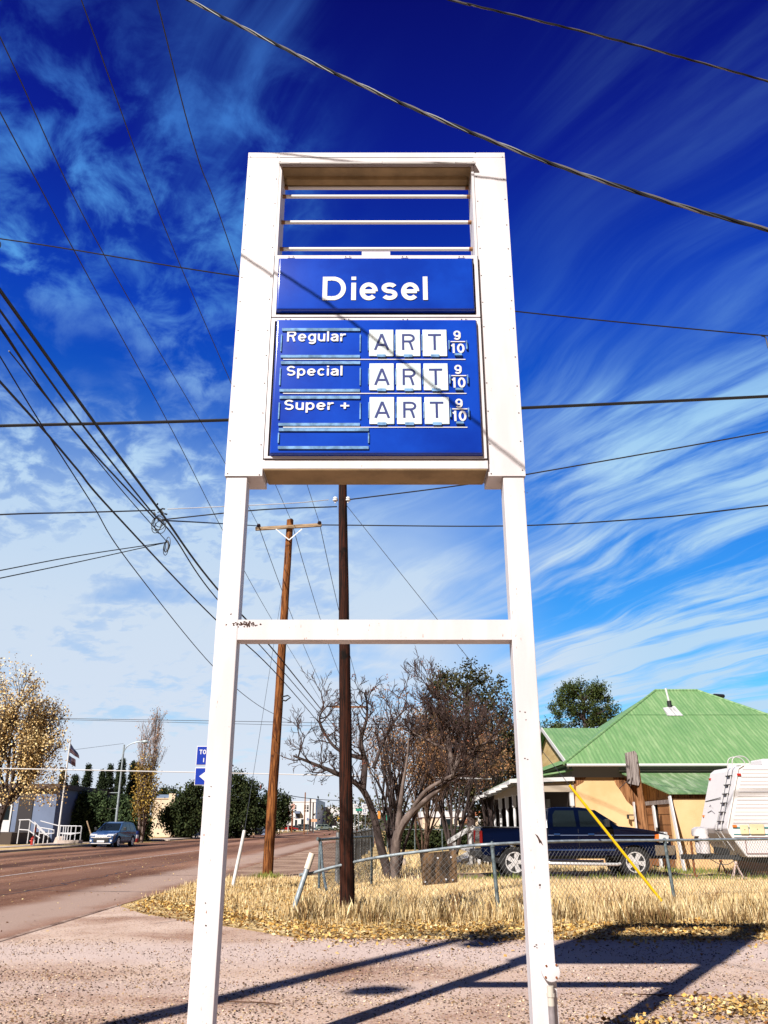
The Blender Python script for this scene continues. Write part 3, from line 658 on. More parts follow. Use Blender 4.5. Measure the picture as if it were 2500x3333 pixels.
# ================================================================= WIRES
def cr(pts, n=10):
    pts = [Vector(p) for p in pts]; P_ = [pts[0]*2-pts[1]]+pts+[pts[-1]*2-pts[-2]]; out_ = []
    for i in range(1, len(P_)-2):
        for j in range(n):
            u = j/n; a, b, c, d = P_[i-1:i+3]
            out_.append(.5*((2*b)+(c-a)*u+(2*a-5*b+4*c-d)*u*u+(3*b-a-3*c+d)*u**3))
    out_.append(pts[-1]); return out_
def wire(label, pts, r, m=wirem, group='overhead wires', name='overhead_wire', n=10, twist=None, cat='wire'):
    P_ = cr(pts, n) if len(pts) > 2 else sag(pts[0], pts[1], 0, 12)
    m_ = MB()
    if twist:
        L = 0; st = []; ln = [0]
        for i in range(1, len(P_)): ln.append(ln[-1]+(P_[i]-P_[i-1]).length)
        nn = int(ln[-1]/.05)
        import bisect
        for k_ in range(twist):
            q_ = []
            for i in range(nn+1):
                s_ = ln[-1]*i/nn; j = min(max(bisect.bisect(ln, s_)-1, 0), len(P_)-2); u = (s_-ln[j])/(ln[j+1]-ln[j]+1e-9)
                p = P_[j].lerp(P_[j+1], u); d = (P_[j+1]-P_[j]).normalized(); a = d.cross(Vector((0, 0, 1))).normalized(); b = d.cross(a)
                an = s_*2*math.pi/.55+k_*2*math.pi/twist; q_.append(p+(a*math.cos(an)+b*math.sin(an))*r*.62)
            m_.tube(q_, r*.52, 6, mi=0 if k_ else 1)
    else: m_.tube(P_, r, 6)
    o = m_.build(name, [m, mat('bare_aluminium_strand', (.16, .15, .15), .45, metal=.3)] if twist else m, loc=P_[0], smooth=True); tag(o, label, cat, group); return o
def sag(a, b, s=0., n=14):
    a = Vector(a); b = Vector(b); return [a.lerp(b, i/n)-Vector((0, 0, s*4*(i/n)*(1-i/n))) for i in range(n+1)]
# twisted service drops nearest the camera (they throw the thin shadows on the sign)
W1 = [S(x, y, Y_) for x, y, Y_ in ((300, -150, 4.35), (615, 0, 4.28), (1100, 243, 4.08), (1650, 478, 3.86), (2120, 640, 3.72), (2500, 748, 3.62), (2900, 850, 3.5))]
W1 = [Vector(W1[0])+(Vector(W1[0])-Vector(W1[1]))*9]+W1+[Vector(W1[-1])+(Vector(W1[-1])-Vector(W1[-2]))*3]
wire('thick twisted service cable with a bare silvery strand, nearest the camera, passing above the sign', W1, .0115, twist=3)
W2 = [S(x, y, Y_) for x, y, Y_ in ((1100, -100, 4.85), (1470, 0, 4.95), (1985, 125, 5.1), (2500, 265, 5.3), (2900, 385, 5.45))]
W2 = [Vector(W2[0])+(Vector(W2[0])-Vector(W2[1]))*12]+W2+[Vector(W2[-1])+(Vector(W2[-1])-Vector(W2[-2]))*8]
wire('twisted cable crossing the top right corner of the sky', W2, .009, twist=3)
# cables across the picture behind the sign
wire('thick black telephone cable running level behind the sign from edge to edge', [S(-700, 1405, 17), S(0, 1386, 17), (S(745, 1367, 17)), S(1697, 1328, 17), S(2500, 1290, 17), S(3200, 1255, 17)], .036)
wire('thin telephone wire sloping down to the right behind the diesel panel', [S(-700, 700, 15), S(0, 777, 15), S(780, 900, 15), S(1675, 1013, 15), S(2500, 1093, 15), S(3100, 1140, 15)], .014)
lp = S(2478, 1093, 15); wire('drooping loop of wire hanging at the right edge of the sky', [(lp[0], 15, lp[2]), (lp[0]+.08, 15, lp[2]-.05), (lp[0]+.10, 15, lp[2]-.3), (lp[0]+.18, 15, lp[2]-.42), (lp[0]+.4, 15, lp[2]-.35)], .013)
lp = S(0, 777, 15); wire('small loop of wire hanging at the left edge of the sky', [(lp[0]-.1, 15, lp[2]), (lp[0]+.02, 15, lp[2]-.1), (lp[0]+.03, 15, lp[2]-.24), (lp[0]-.1, 15, lp[2]-.3)], .012)
tp1 = (t1_[0]+.1, b1[1]-.02, t1z)
wire('thin wire climbing right from the top of the dark pole', [tp1, S(1460, 1585, 15.3), S(1710, 1545, 15), S(2500, 1405, 14), S(3100, 1290, 13.5)], .013)
wire('thin wire running level right from the crossarm of the orange pole', [(cb_[0], b2[1]-.17, cb_[2]), S(1640, 1712, 25), S(2100, 1688, 22), S(2500, 1645, 20), S(3000, 1590, 18)], .02)
wire('thin wire joining the cable coil to the crossarm of the orange pole', [S(515, 1693, 16), S(700, 1703, 20), (ca[0]+.1, b2[1]-.2, ca[2]+.1)], .017)
wire('thin wire from the cable coil up to the dark pole', [S(515, 1693, 16), S(840, 1660, 15.8), (t1_[0]-.1, b1[1]-.02, t1z-.15)], .013)
wire('pale service wire running left from the dark pole insulator', [(t1_[0]-.28, b1[1]-.02, t1z-.0), S(960, 1637, 15.3), S(700, 1650, 15), S(545, 1657, 14.8)], .008, wirel)
wire('weathered grey service wire coming in from the left edge to the splice', [S(-500, 1705, 12), S(0, 1675, 12.5), S(260, 1668, 13.6), S(505, 1661, 14.7)], .013, wiret)
gy = S(2160, 2948, 16.3)
ga = G(2175, 2968)
gtop = (t1_[0]+.08, b1[1], t1z-.1); gb = (ga[0], ga[1], .05)
wire('thin steel guy wire stretched from the dark pole down to its ground anchor', [gtop, gb], .006, wiret)
sp_ = Vector(gtop).lerp(Vector(gb), .722); ep_ = Vector(gtop).lerp(Vector(gb), .985)
m_ = MB(); m_.tube([sp_, ep_], .026, 10); o = m_.build('guy_guard', yellow, loc=ep_, smooth=True); tag(o, 'yellow plastic guard sleeve on the slanting guy wire in front of the pickup', 'guy guard')
m_ = MB(); m_.tube([ep_, (ga[0]+.03, ga[1], -.05)], .011, 8); m_.lathe([(.03, 0), (.03, .05)], ep_-Vector((0, 0, .03)), 'z', 8); tag(m_.build('guy_anchor', galvL, loc=(ga[0], ga[1], 0)), 'small grey steel anchor rod in the grass under the yellow guard', 'anchor')
# along-road primaries on the crossarm (thin)
for lab, pts in (('thin power line to the left insulator of the crossarm', [SXp(0, 120, -4.6), SXp(350, 850, -4.45), SXp(740, 1520, -4.35), IN[0]]),
                 ('thin power line to the middle insulator of the orange pole', [SXp(265, 0, -3.95), SXp(520, 700, -3.7), SXp(745, 1230, -3.45), IN[1]]),
                 ('thin power line to the right insulator of the crossarm', [SXp(510, 0, -2.75), SXp(640, 500, -2.7), SXp(775, 880, -2.6), IN[2]])):
    back = Vector(pts[0])-(Vector(pts[1])-Vector(pts[0]))*1.2
    wire(lab, [back]+pts, .0085, wiret, group='thin power lines on the crossarm')
ARM3 = [(-3.5, 57.84, z3+.1), (-2.4, 57.9, 9.75), (-1.3, 57.84, z3+.1)]
for i, lab in enumerate(('thin power line beyond the crossarm, left strand', 'thin power line beyond the crossarm, middle strand', 'thin power line beyond the crossarm, right strand')):
    wire(lab, sag(IN[i], ARM3[i], .5), .012, wiret, group='thin power lines on the crossarm', n=2)
wire('thin wire from the upper left edge slanting down past the orange pole', [S(-350, -300, 5.5), SXp(0, 365, -4.9), SXp(260, 850, -4.9), SXp(560, 1400, -4.8), SXp(735, 1745, -4.7), SXp(890, 2025, -4.6), S(1075, 2330, 52)], .0095, wiret)
# heavy bundle on the left
X0 = -3.75
def bun(lab, px, r, xs=None, tail=None, tw=None):
    xs = xs or [X0]*len(px); pts = [SXp(x, y, xx) for (x, y), xx in zip(px, xs)]
    back = Vector(pts[0])-(Vector(pts[1])-Vector(pts[0]))*.8
    wire(lab, [back]+pts+(tail or []), r, group='cables bundled over the road edge', twist=None)
hb = lambda y: (b2[0]+.2, b2[1]-.2, S(910, y, b2[1])[2])
far3 = lambda z: (-2.45, 57.8, z)
bun('thickest black cable of the left bundle, running down to the orange pole', [(0, 945), (300, 1365), (515, 1655), (700, 1908)], .021, [-3.95, -3.9, -3.85, -3.8], [hb(2155), far3(6.6)])
bun('black cable second from the top of the left bundle', [(0, 1010), (265, 1378), (490, 1662), (565, 1745), (700, 1942)], .014, [-4.05, -4.0, -3.95, -3.9, -3.85], [hb(2185), far3(6.35)])
bun('black cable in the middle of the left bundle leading to the coil', [(0, 1060), (215, 1372), (505, 1690)], .013, [-4.2, -4.1, -4.0])
bun('black cable touching the middle cable of the left bundle', [(0, 1068), (225, 1384), (500, 1684)], .011, [-4.22, -4.12, -4.0])
bun('thin black cable drooping under the coil', [(225, 1384), (400, 1600), (545, 1765)], .008, [-4.12, -4.06, -4.0])
bun('thin black cable crossing under the bundle and drooping past the orange pole', [(0, 1160), (135, 1382), (300, 1640), (420, 1830), (690, 2165), (840, 2295), (940, 2345), (985, 2366)], .009, [-4.6, -4.5, -4.4, -4.35, -4.2, -4.1, -4.0, -3.95])
bun('black cable lowest in the left bundle, passing the pole bracket', [(0, 1242), (160, 1420), (255, 1532), (370, 1668), (695, 2010)], .015, [-4.4, -4.35, -4.3, -4.25, -4.0], [hb(2215), far3(5.7)])
# drops to the left
pj = SXp(545, 1765, -4.0)
wire('upper thin wire of the pair leaving the splice to the left', [pj, S(260, 1808, 13), S(0, 1857, 11.5), S(-400, 1935, 10)], .009)
wire('lower thin wire of the pair leaving the splice to the left', [pj, S(260, 1828, 13), S(0, 1882, 11.5), S(-400, 1965, 10)], .009)
def coil(lab, c, rx, rz, n, r, nm='cable_coil'):
    m_ = MB(); rr = random.Random(n)
    for k_ in range(n):
        a = rr.uniform(-.5, .5); ox, oz = rr.uniform(-.05, .05), rr.uniform(-.06, .06); s_ = rr.uniform(.75, 1.1) if n < 30 else rr.uniform(.1, 1.15)
        m_.tube([(c[0]+ox+rx*s_*math.cos(u)*math.cos(a), c[1]+rx*s_*math.cos(u)*math.sin(a), c[2]+oz+rz*s_*math.sin(u)) for u in np.linspace(0, 6.283, 18)], r, 5, cap=False)
    tag(m_.build(nm, wirem, loc=c), lab, 'cable coil')
c1_ = SXp(515, 1706, -4.0); coil('coil of spare black cable hanging from the left bundle', c1_, .10, .13, 5, .007)
c2_ = SXp(548, 1775, -4.0); coil('small tangle of wire hanging below the coil at the splice', (c2_[0], c2_[1], c2_[2]-.02), .05, .13, 4, .007)
m_ = MB(); c3_ = SXp(516, 1658, -3.85)
rr_ = random.Random(3)
for _ in range(8):
    o_ = Vector(c3_)+Vector((rr_.uniform(-.06, .14), rr_.uniform(-.1, .1), rr_.uniform(-.13, .08))); m_.tube([o_, o_+Vector((rr_.uniform(-.08, .08), .02, rr_.uniform(-.06, .06)))], rr_.uniform(.008, .014), 6)
tag(m_.build('cable_splice', wirem, loc=c3_), 'cluster of clamps and connectors on the thickest cable above the coil', 'cable splice')
cS = G(1232, 3225); Ls = Vector(sdir)*(6.6/sdir.z)
coil('hank of spare cable over the lot whose round shadow falls on the gravel', (cS[0]+Ls.x, cS[1]+Ls.y, 6.6), .19, .13, 40, .022)
# far thin wires
for lab, pts, r, mm in (('upper of the faint wires crossing far behind the poles', [S(-200, 2325, 60), S(190, 2338, 60), S(1000, 2352, 60), S(1700, 2372, 60)], .02, wiret),
                    ('lower of the faint wires crossing far behind the poles', [S(190, 2342, 60), S(1000, 2362, 60), S(1700, 2385, 60)], .016, wiret),
                    ('bright pale wire crossing in front of the yellow tree and cypresses', [S(-400, 2494, 40), S(0, 2501, 40), S(500, 2511, 40), S(1100, 2524, 40), S(1600, 2535, 40)], .026, wirel),
                    ('faint wire sloping from the street lamp to the flagpole', [S(402, 2420, 76), S(180, 2448, 72)], .015, wiret),
                    ('faint wire drooping over the white building', [S(860, 2575, 120), S(1000, 2598, 130), S(1120, 2606, 140), S(1320, 2608, 160)], .05, wiret)):
    wire(lab, pts, r, mm, group='far wires low in the sky')
# guy of the orange pole with its white guard
g0 = G(757, 2888); gt = S(796, 2703, g0[1]+.3)
m_ = MB(); m_.tube([(g0[0], g0[1], 0), gt], .045, 10); tag(m_.build('guy_guard', mat('white_guard', (.72, .68, .66), .5, var=.25, vscale=5), loc=(g0[0], g0[1], 0), smooth=True), 'leaning white guy guard between the left sign leg and the orange pole', 'guy guard')
wire('hair-thin guy wire rising from the white guard to the orange pole', [gt, (t2[0], b2[1]-.15, S(945, 1800, b2[1])[2])], .006, wiret)

# ================================================================= CHAIN-LINK FENCE
def link_mesh(m_, A, B, z0f, z1f, pitch=.098, r=.0036, tilt=None):
    """diamond mesh between ground points A,B; z0f/z1f give bottom/top height along u in 0..1"""
    A = Vector((A[0], A[1])); B = Vector((B[0], B[1])); L = (B-A).length; d = (B-A)/L
    hmax = 1.3
    def P_(s_, z): p = A+d*s_; return Vector((p.x, p.y, z))
    n = int((L+hmax)/pitch)
    for sg in (1, -1):
        for k_ in range(n+1):
            s0 = k_*pitch-(hmax if sg > 0 else 0)
            pts = []
            for j in range(13):
                z = hmax*j/12; s_ = s0+z*sg*1.0 if sg > 0 else s0-z+0
                if 0 <= s_ <= L:
                    u = s_/L
                    if z0f(u) <= z <= z1f(u)+.03: pts.append(P_(s_, z))
            if len(pts) > 1:
                a, b = pts[0], pts[-1]
                sd = Vector((-d.y, d.x, 0))*r; up = Vector((d.x*sg*-1, d.y*sg*-1, 1)).normalized()*r
                m_.add([a-sd-up*0, a+up, a+sd, b-sd, b+up, b+sd], [(0, 1, 4, 3), (1, 2, 5, 4), (2, 0, 3, 5)])
lm = mat('chain_link_wire', (.12, .12, .12), .6)
pa = G(1606, 2985); FA = (pa[0], pa[1]); FB = S(2180, 2930, 18.2)[:2]
dirx = (FB[0]-FA[0], FB[1]-FA[1]); FC = (FB[0]+dirx[0]*1.15, FB[1]+dirx[1]*1.15)
FL = (-1.28, 15.95)
hA = S(1597, 2748, FA[1])[2]; hB = S(2158, 2735, FB[1])[2]
fence = thing('chain_link_fence', 'grey chain-link fence with a bent top rail in front of the pickup', 'fence', (FA[0], FA[1], 0))
for p, h_ in ((FA, hA), (FB, hB), (FC, hB)):
    m_ = MB(); lean = .05 if p != FC else 0; m_.tube([(p[0]+.10, p[1], 0), (p[0]+.03, p[1], h_-.04), (p[0]+.03, p[1], h_-.03)], .034, 10)
    m_.lathe([(.042, -.05), (.044, .0), (.03, .03), (.012, .05)], (p[0]+.03, p[1], h_), 'z', 10); m_.build('fence_post', galv, fence, smooth=True)
railp = [S(975, 2848, 15.6), S(1015, 2842, 15.7), S(1060, 2829, 15.75), S(1180, 2800, 15.85), S(1290, 2782, 15.9), S(1400, 2768, 15.92), S(1500, 2756, 15.95), (FA[0]+.03, FA[1]-.02, hA), S(1850, 2738, (FA[1]+FB[1])/2-.3), (FB[0]+.03, FB[1]-.02, hB), (FC[0], FC[1]-.02, hB-.01)]
m_ = MB(); m_.tube(cr(railp, 6), .026, 10); m_.build('top_rail', galvL, fence, smooth=True)
def topl(u): # left sagging section: u from FL to FA
    x = FL[0]+(FA[0]-FL[0])*u; best = min(cr(railp, 6), key=lambda p: abs(p.x-x)); return best.z
m_ = MB(); link_mesh(m_, FL, FA, lambda u: .03, topl); m_.build('chain_link', lm, fence, fixn=False)
m_ = MB(); link_mesh(m_, FA, FB, lambda u: .03, lambda u: hA+(hB-hA)*u); m_.build('chain_link', lm, fence, fixn=False)
m_ = MB(); link_mesh(m_, FB, FC, lambda u: .03, lambda u: hB); m_.build('chain_link', lm, fence, fixn=False)
# plywood board wired to the fence
pl = [S(1366, 2778, 15.86), S(1484, 2767, 15.86), S(1490, 2872, 15.86), S(1376, 2882, 15.86)]
m_ = MB(); m_.prism(pl, lambda p: (p[0], 15.85, p[2]), lambda p: (p[0], 15.868, p[2])); po = m_.build('plywood_board', plyw, loc=(pl[3][0], 15.86, 0)); tag(po, 'weathered square plywood board wired to the chain-link fence', 'board')
for px, py in ((1425, 2793), (1468, 2790), (1384, 2870), (1452, 2862), (1474, 2864)):
    p = S(px, py, 15.84); m_ = MB(); m_.lathe([(.016, 15.835), (.016, 15.851)], (p[0], 0, p[2]), 'y', 10); m_.build('screw_washer', lett, po)
# leaning capped pipe
a = G(948, 2985); b = S(1016, 2778, a[1]+.15)
m_ = MB(); m_.tube([(a[0], a[1], 0), b], .045, 12); o = m_.build('leaning_pipe', galvL, loc=(a[0], a[1], 0), smooth=True); tag(o, 'leaning grey steel pipe with a white cap in front of the gate', 'post')
m_ = MB(); v0 = Vector(b)-(Vector(b)-Vector((a[0], a[1], 0))).normalized()*.26; m_.tube([v0, b], .055, 12); m_.build('pipe_cap', mat('cap_cream', (.78, .68, .55), .6), o, smooth=True)
# gate
ga1 = G(1040, 2903); GY = 20.5
gx0 = S(1042, 2740, GY)[0]; gt_ = S(1042, 2733, GY)[2]
gate = thing('wire_gate', 'grey tube framed chain-link gate standing open behind the leaning pipe', 'gate', (gx0, GY, 0))
GB = (gx0+1.15, GY+2.6)
fr_ = [((gx0, GY, .12), (gx0, GY, gt_-.06), (gx0+.03, GY+.1, gt_), (GB[0], GB[1], gt_+.03))]
m_ = MB(); m_.tube(cr(list(fr_[0]), 4), .032, 10); m_.build('gate_frame', galv, gate, smooth=True)
m_ = MB(); m_.tube([(GB[0], GB[1], .05), (GB[0], GB[1], gt_+.03)], .032, 10); m_.build('gate_upright', galv, gate, smooth=True)
m_ = MB(); m_.tube([(gx0+.5, GY+1.1, .05), (gx0+.5, GY+1.1, gt_+.01)], .025, 10); m_.build('gate_upright', galv, gate, smooth=True)
q_ = S(1062, 2895, GY-1.5); m_ = MB(); m_.tube([(gx0+.02, GY-.05, gt_-.05), S(1050, 2830, GY-.6), q_], .03, 10); m_.build('brace', galv, gate, smooth=True)
m_ = MB(); link_mesh(m_, (gx0, GY), GB, lambda u: .1, lambda u: gt_-.03, .07, .0035); m_.build('chain_link', lm, gate, fixn=False)
# fence running away along the road side of the yard
sf = thing('side_fence', 'grey chain-link fence running away from the gate beside the bare tree trunks', 'fence', (-.6, 34, 0))
SP = [(GB[0]-.05+.0, 24.2), (-1.12, 29), (-1.05, 33), (-1.0, 35.3), (-.95, 40), (-.9, 44), (-.86, 48), (-.8, 54), (-.7, 62)]
SP = [(-1.2, 23.4), (-1.15, 28.5), (-1.1, 33.2), (-1.02, 38), (-.98, 43), (-.92, 48), (-.84, 54), (-.75, 62)]
postm = wood_mat('grey_fence_post', (.13, .13, .13), (.25, .25, .26), (18, 18, 1))
for x, y in SP:
    m_ = MB(); m_.tube([(x, y, 0), (x+.01, y, 1.27)], .075, 9); m_.build('fence_post', postm, sf, smooth=True)
m_ = MB(); m_.tube([(x, y, 1.2) for x, y in SP], .024, 8); m_.build('top_rail', galv, sf)
for (xa, ya), (xb, yb) in zip(SP[:-1], SP[1:]):
    m_ = MB(); link_mesh(m_, (xa, ya), (xb, yb), lambda u: .03, lambda u: 1.2, .11, .005); m_.build('chain_link', lm, sf, fixn=False)
# fence across the far end of the yard
bf = thing('back_fence', 'thin wire fence crossing the far side of the yard behind the trees', 'fence', (3, 52, 0))
for i in range(6):
    m_ = MB(); x = .2+i*1.6; m_.tube([(x, 52, 0), (x, 52, 1.25)], .035, 8); m_.build('fence_post', galv, bf)
m_ = MB(); m_.tube([(.2, 52, 1.22), (8.2, 52, 1.22)], .022, 6); m_.build('top_rail', galv, bf)

# ================================================================= GRASS, LEAVES, GRAVEL
def blades(name, P_, hmin, hmax, w, cols, label, lean=.35, cat='grass'):
    n = len(P_); r = RNG; h = r.uniform(hmin, hmax, n)*np.clip(r.normal(1, .25, n), .4, 1.7); an = r.uniform(0, 6.283, n)
    dx = np.cos(an)*w/2; dy = np.sin(an)*w/2; la = r.uniform(0, 6.283, n); lx = np.cos(la)*h*lean*r.uniform(.1, 1, n); ly = np.sin(la)*h*lean*r.uniform(.1, 1, n)
    b = np.column_stack([P_, np.zeros(n)])
    p0 = b+np.column_stack([dx, dy, np.zeros(n)]); p1 = b-np.column_stack([dx, dy, np.zeros(n)])
    mid = b+np.column_stack([lx*.4, ly*.4, h*.6]); tip = b+np.column_stack([lx, ly, h])
    V = np.stack([p0, p1, mid-np.column_stack([dx, dy, 0*dx])*.6, tip], 1).reshape(-1, 3)
    o = soup(name, V, 4, mat(name+'_blades', cols[0], .8, island=cols, spec=.15)); tag(o, label, cat, kind='stuff'); return o
def clumpy(n, x0, x1, y0, y1, k=140, s=.22, frac=.6):
    c = np.column_stack([RNG.uniform(x0, x1, k), RNG.uniform(y0, y1, k)])
    a = c[RNG.integers(0, k, int(n*frac))]+RNG.normal(0, s, (int(n*frac), 2))
    b = np.column_stack([RNG.uniform(x0, x1, n-len(a)), RNG.uniform(y0, y1, n-len(a))]); P_ = np.vstack([a, b])
    return P_[(P_[:, 0] > x0-.2) & (P_[:, 0] < x1) & (P_[:, 1] > y0-.15) & (P_[:, 1] < y1)]
straw = [(.16, .08, .03), (.78, .56, .26), (.92, .74, .42), (.42, .24, .08), (.95, .80, .52), (.74, .50, .22), (.14, .07, .03)]
straw2 = [(.46, .28, .11), (.84, .62, .31), (.92, .72, .42), (.66, .44, .20), (.95, .80, .54)]
def front_edge(x): return np.where(x > -1.1, 13.3, 13.3+(-1.1-x)*1.4)
P_ = clumpy(60000, -1.6, 9.5, 13.6, 17.3, 190, .16, .72)
P_ = P_[P_[:, 1] > front_edge(P_[:, 0])+RNG.uniform(0, 1.4, len(P_))]
P2_ = P_[P_[:, 1] < 14.6]; P_ = P_[P_[:, 1] >= 14.6]
blades('short_front_grass', P2_[::3], .04, .13, .009, straw, 'short trampled dry grass mixed with leaves along the gravel edge')
pk = (np.sin(P_[:, 0]*1.9+1.3*np.sin(P_[:, 1]*1.1))*np.sin(P_[:, 1]*2.7+P_[:, 0]*.8) > -.35) | (RNG.uniform(0, 1, len(P_)) < .3)
P_ = P_[pk]
blades('tall_dry_grass', P_, .06, .24, .008, straw, 'tall straw coloured dry grass along the chain-link fence')
P_ = clumpy(5200, -1.6, 9.5, 14.2, 17.0, 46, .13, .95)
blades('dark_weeds', P_, .08, .28, .009, [(.10, .05, .02), (.22, .12, .05), (.14, .10, .03), (.30, .18, .08)], 'patches of dark dead weeds standing among the tall dry grass', cat='weeds')
P_ = clumpy(16000, -5.0, -1.0, 14.5, 26.5, 160, .3, .5); P_ = P_[(P_[:, 1] > front_edge(P_[:, 0])+.3) & ((P_[:, 1] < 24) | (P_[:, 0] < -2))]
blades('short_dry_grass', P_, .04, .13, .014, straw, 'short dry grass with fallen leaves on the verge by the road')
P_ = clumpy(52000, -1.4, 13.5, 17.0, 25.4, 220, .35, .4)
blades('pale_field_grass', P_, .04, .12, .013, straw2, 'short pale dead grass in the yard behind the fence')
P_ = clumpy(16000, -1.2, 9.5, 25.0, 44, 120, .5, .6); P_ = P_[(P_[:, 1] > 29.3) | (P_[:, 0] < 1.2)]
blades('yard_grass', P_, .06, .2, .025, straw2+[(.30, .30, .08)], 'dry yellow grass of the yard under the bare trees')
P_ = np.vstack([clumpy(2600, 1.5, 14, 25.4, 26.3, 60, .15, .7), clumpy(1500, 8, 12, 28.5, 31, 30, .3, .6), np.array(G(870, 2858))+RNG.normal(0, .22, (500, 2)), np.array([b1[0], b1[1]])+RNG.normal(0, .15, (200, 2))])
blades('green_weeds', P_, .05, .17, .02, [(.10, .16, .02), (.28, .28, .06), (.16, .20, .04)], 'low green weeds under the pickup and at the foot of the orange pole', cat='weeds')
def leaves(name, P2, size, cols, label, zr=(.01, .05)):
    n = len(P2); P3 = np.column_stack([P2, RNG.uniform(*zr, n)])
    V = quads(P3, size, flat=.72, aspect=.7); V[:, 2] = np.maximum(V[:, 2], .008)
    o = soup(name, V, 4, mat(name+'_mat', cols[0], .8, island=cols, spec=.1)); tag(o, label, 'fallen leaves', kind='stuff')
lc = [(.60, .34, .09), (.86, .60, .22), (.22, .08, .025), (.70, .40, .10), (.06, .025, .012), (.95, .74, .38), (.05, .02, .01)]
P_ = np.column_stack([RNG.uniform(-4.9, 10, 20000), RNG.normal(13.7, .8, 20000)]); P_[:, 1] += np.where(P_[:, 0] < -1.1, (-1.1-P_[:, 0])*1.45, 0)
P_ = P_[P_[:, 1] > np.where(P_[:, 0] > -1.1, 12.45, 12.45+(-1.1-P_[:, 0])*1.25)+.25*np.sin(P_[:, 0]*3.1)*np.sin(P_[:, 0]*1.3)]
P_ = np.vstack([P_, np.column_stack([RNG.uniform(-4.8, -1, 5000), RNG.uniform(14, 24, 5000)])]); P_ = P_[~((P_[:, 0] < -1.1) & (P_[:, 1] < 12.45+(-1.1-P_[:, 0])*1.1))]
Q_ = np.column_stack([RNG.uniform(-1.2, 10, 1500), 12.6-RNG.exponential(.35, 1500)]); P_ = np.vstack([P_, Q_[Q_[:, 1] > 10.5]])
leaves('fallen_leaves', P_, .055, lc, 'drift of yellow brown leaves along the edge of the gravel lot')
c0 = np.array(G(2430, 3290)); P_ = c0+[.12, -.05]+RNG.normal(0, 1, (1300, 2))*[.36, .24]; P_ = np.vstack([P_, np.array(G(2080, 3340))+RNG.normal(0, 1, (150, 2))*[.25, .06]])
leaves('leaf_pile', P_, .045, lc, 'heap of yellow leaves at the lower right corner of the lot', (.01, .07))
c0 = np.array(G(370, 3030)); P_ = np.column_stack([RNG.uniform(-5.1, -2.6, 900), RNG.uniform(13, 18, 900)]); P_ = P_[np.abs(P_[:, 1]-(17.9-(P_[:, 0]+5.1)*1.5)) < .5]
leaves('scattered_leaves', P_, .05, [(.14, .06, .03), (.3, .16, .06)], 'dark scattered leaves at the driveway corner by the road')
# gravel chips and twigs near the camera
n = 30000; yy = 6.6+6.*RNG.uniform(0, 1, n)**1.7; xx = RNG.uniform(-1, 1, n)*(yy*.46)+0; P3 = np.column_stack([xx, yy, RNG.uniform(.004, .010, n)])
P3 = P3[(P3[:, 0] > -5.0) & (RNG.uniform(0, 1, len(P3)) < .35+.65*(np.sin(P3[:, 0]*1.7+P3[:, 1])*np.sin(P3[:, 1]*2.3-P3[:, 0]*.6) > -.1))]
V = quads(P3, .024, flat=.45, aspect=.8); V[:, 2] = np.maximum(V[:, 2], .0055)
o = soup('gravel', V, 4, mat('gravel_chips', (.5, .4, .3), .9, island=[(.03, .014, .01), (.05, .025, .016), (.56, .40, .28), (.04, .018, .012), (.30, .16, .08), (.74, .60, .48), (.62, .42, .22), (.05, .025, .018)])); tag(o, 'loose pinkish gravel chips on the lot in the foreground', 'gravel', kind='stuff')
n = 2600; P3 = np.column_stack([RNG.uniform(-20, -4.5, n), RNG.uniform(12, 45, n), np.full(n, .02)])
V = quads(P3, .045, flat=.85); V[:, 2] = np.maximum(V[:, 2], .012); o = soup('road_litter', V, 4, mat('litter', (.5, .3, .1), .9, island=lc)); tag(o, 'sparse blown leaves lying on the road', 'fallen leaves', kind='stuff')
def twig(px, py, pts, lab):
    g = G(px, py); m_ = MB(); 
    for q_ in pts: m_.tube([(g[0]+a, g[1]+b, c) for a, b, c in q_], .006, 5)
    tag(m_.build('twig', mat('twig_bark', (.10, .05, .03), .9), loc=(g[0], g[1], 0)), lab, 'twig')
twig(2150, 3250, [[(-.3, .1, .02), (-.05, .0, .03), (.2, -.03, .02), (.45, .05, .03)], [(0, 0, .03), (.1, .1, .03)]], 'dry twig lying across the right leg shadow')
twig(820, 3270, [[(-.2, .02, .02), (.1, -.02, .02), (.25, -.1, .02)]], 'short twig on the gravel right of the left sign leg')
cg = G(1708, 2990); m_ = MB(); m_.lathe([(.05, 0), (.055, .02), (.055, .15), (.045, .17)], (cg[0], cg[1], 0), 'z', 12); o = m_.build('drink_can', mat('blue_can', (.05, .25, .35), .35, metal=.4, var=.5, vscale=20), loc=(cg[0], cg[1], 0)); tag(o, 'crushed blue can in the leaves left of the right sign leg', 'can')
cg = G(1302, 2818); m_ = MB(); m_.box(cg[0]-.22, cg[0]+.22, cg[1]-.1, cg[1]+.12, 0, .26); tag(m_.build('concrete_block', walkm, loc=(cg[0], cg[1], 0), bevel=.02), 'pale concrete block lying in the yard by the bare tree trunks', 'block')

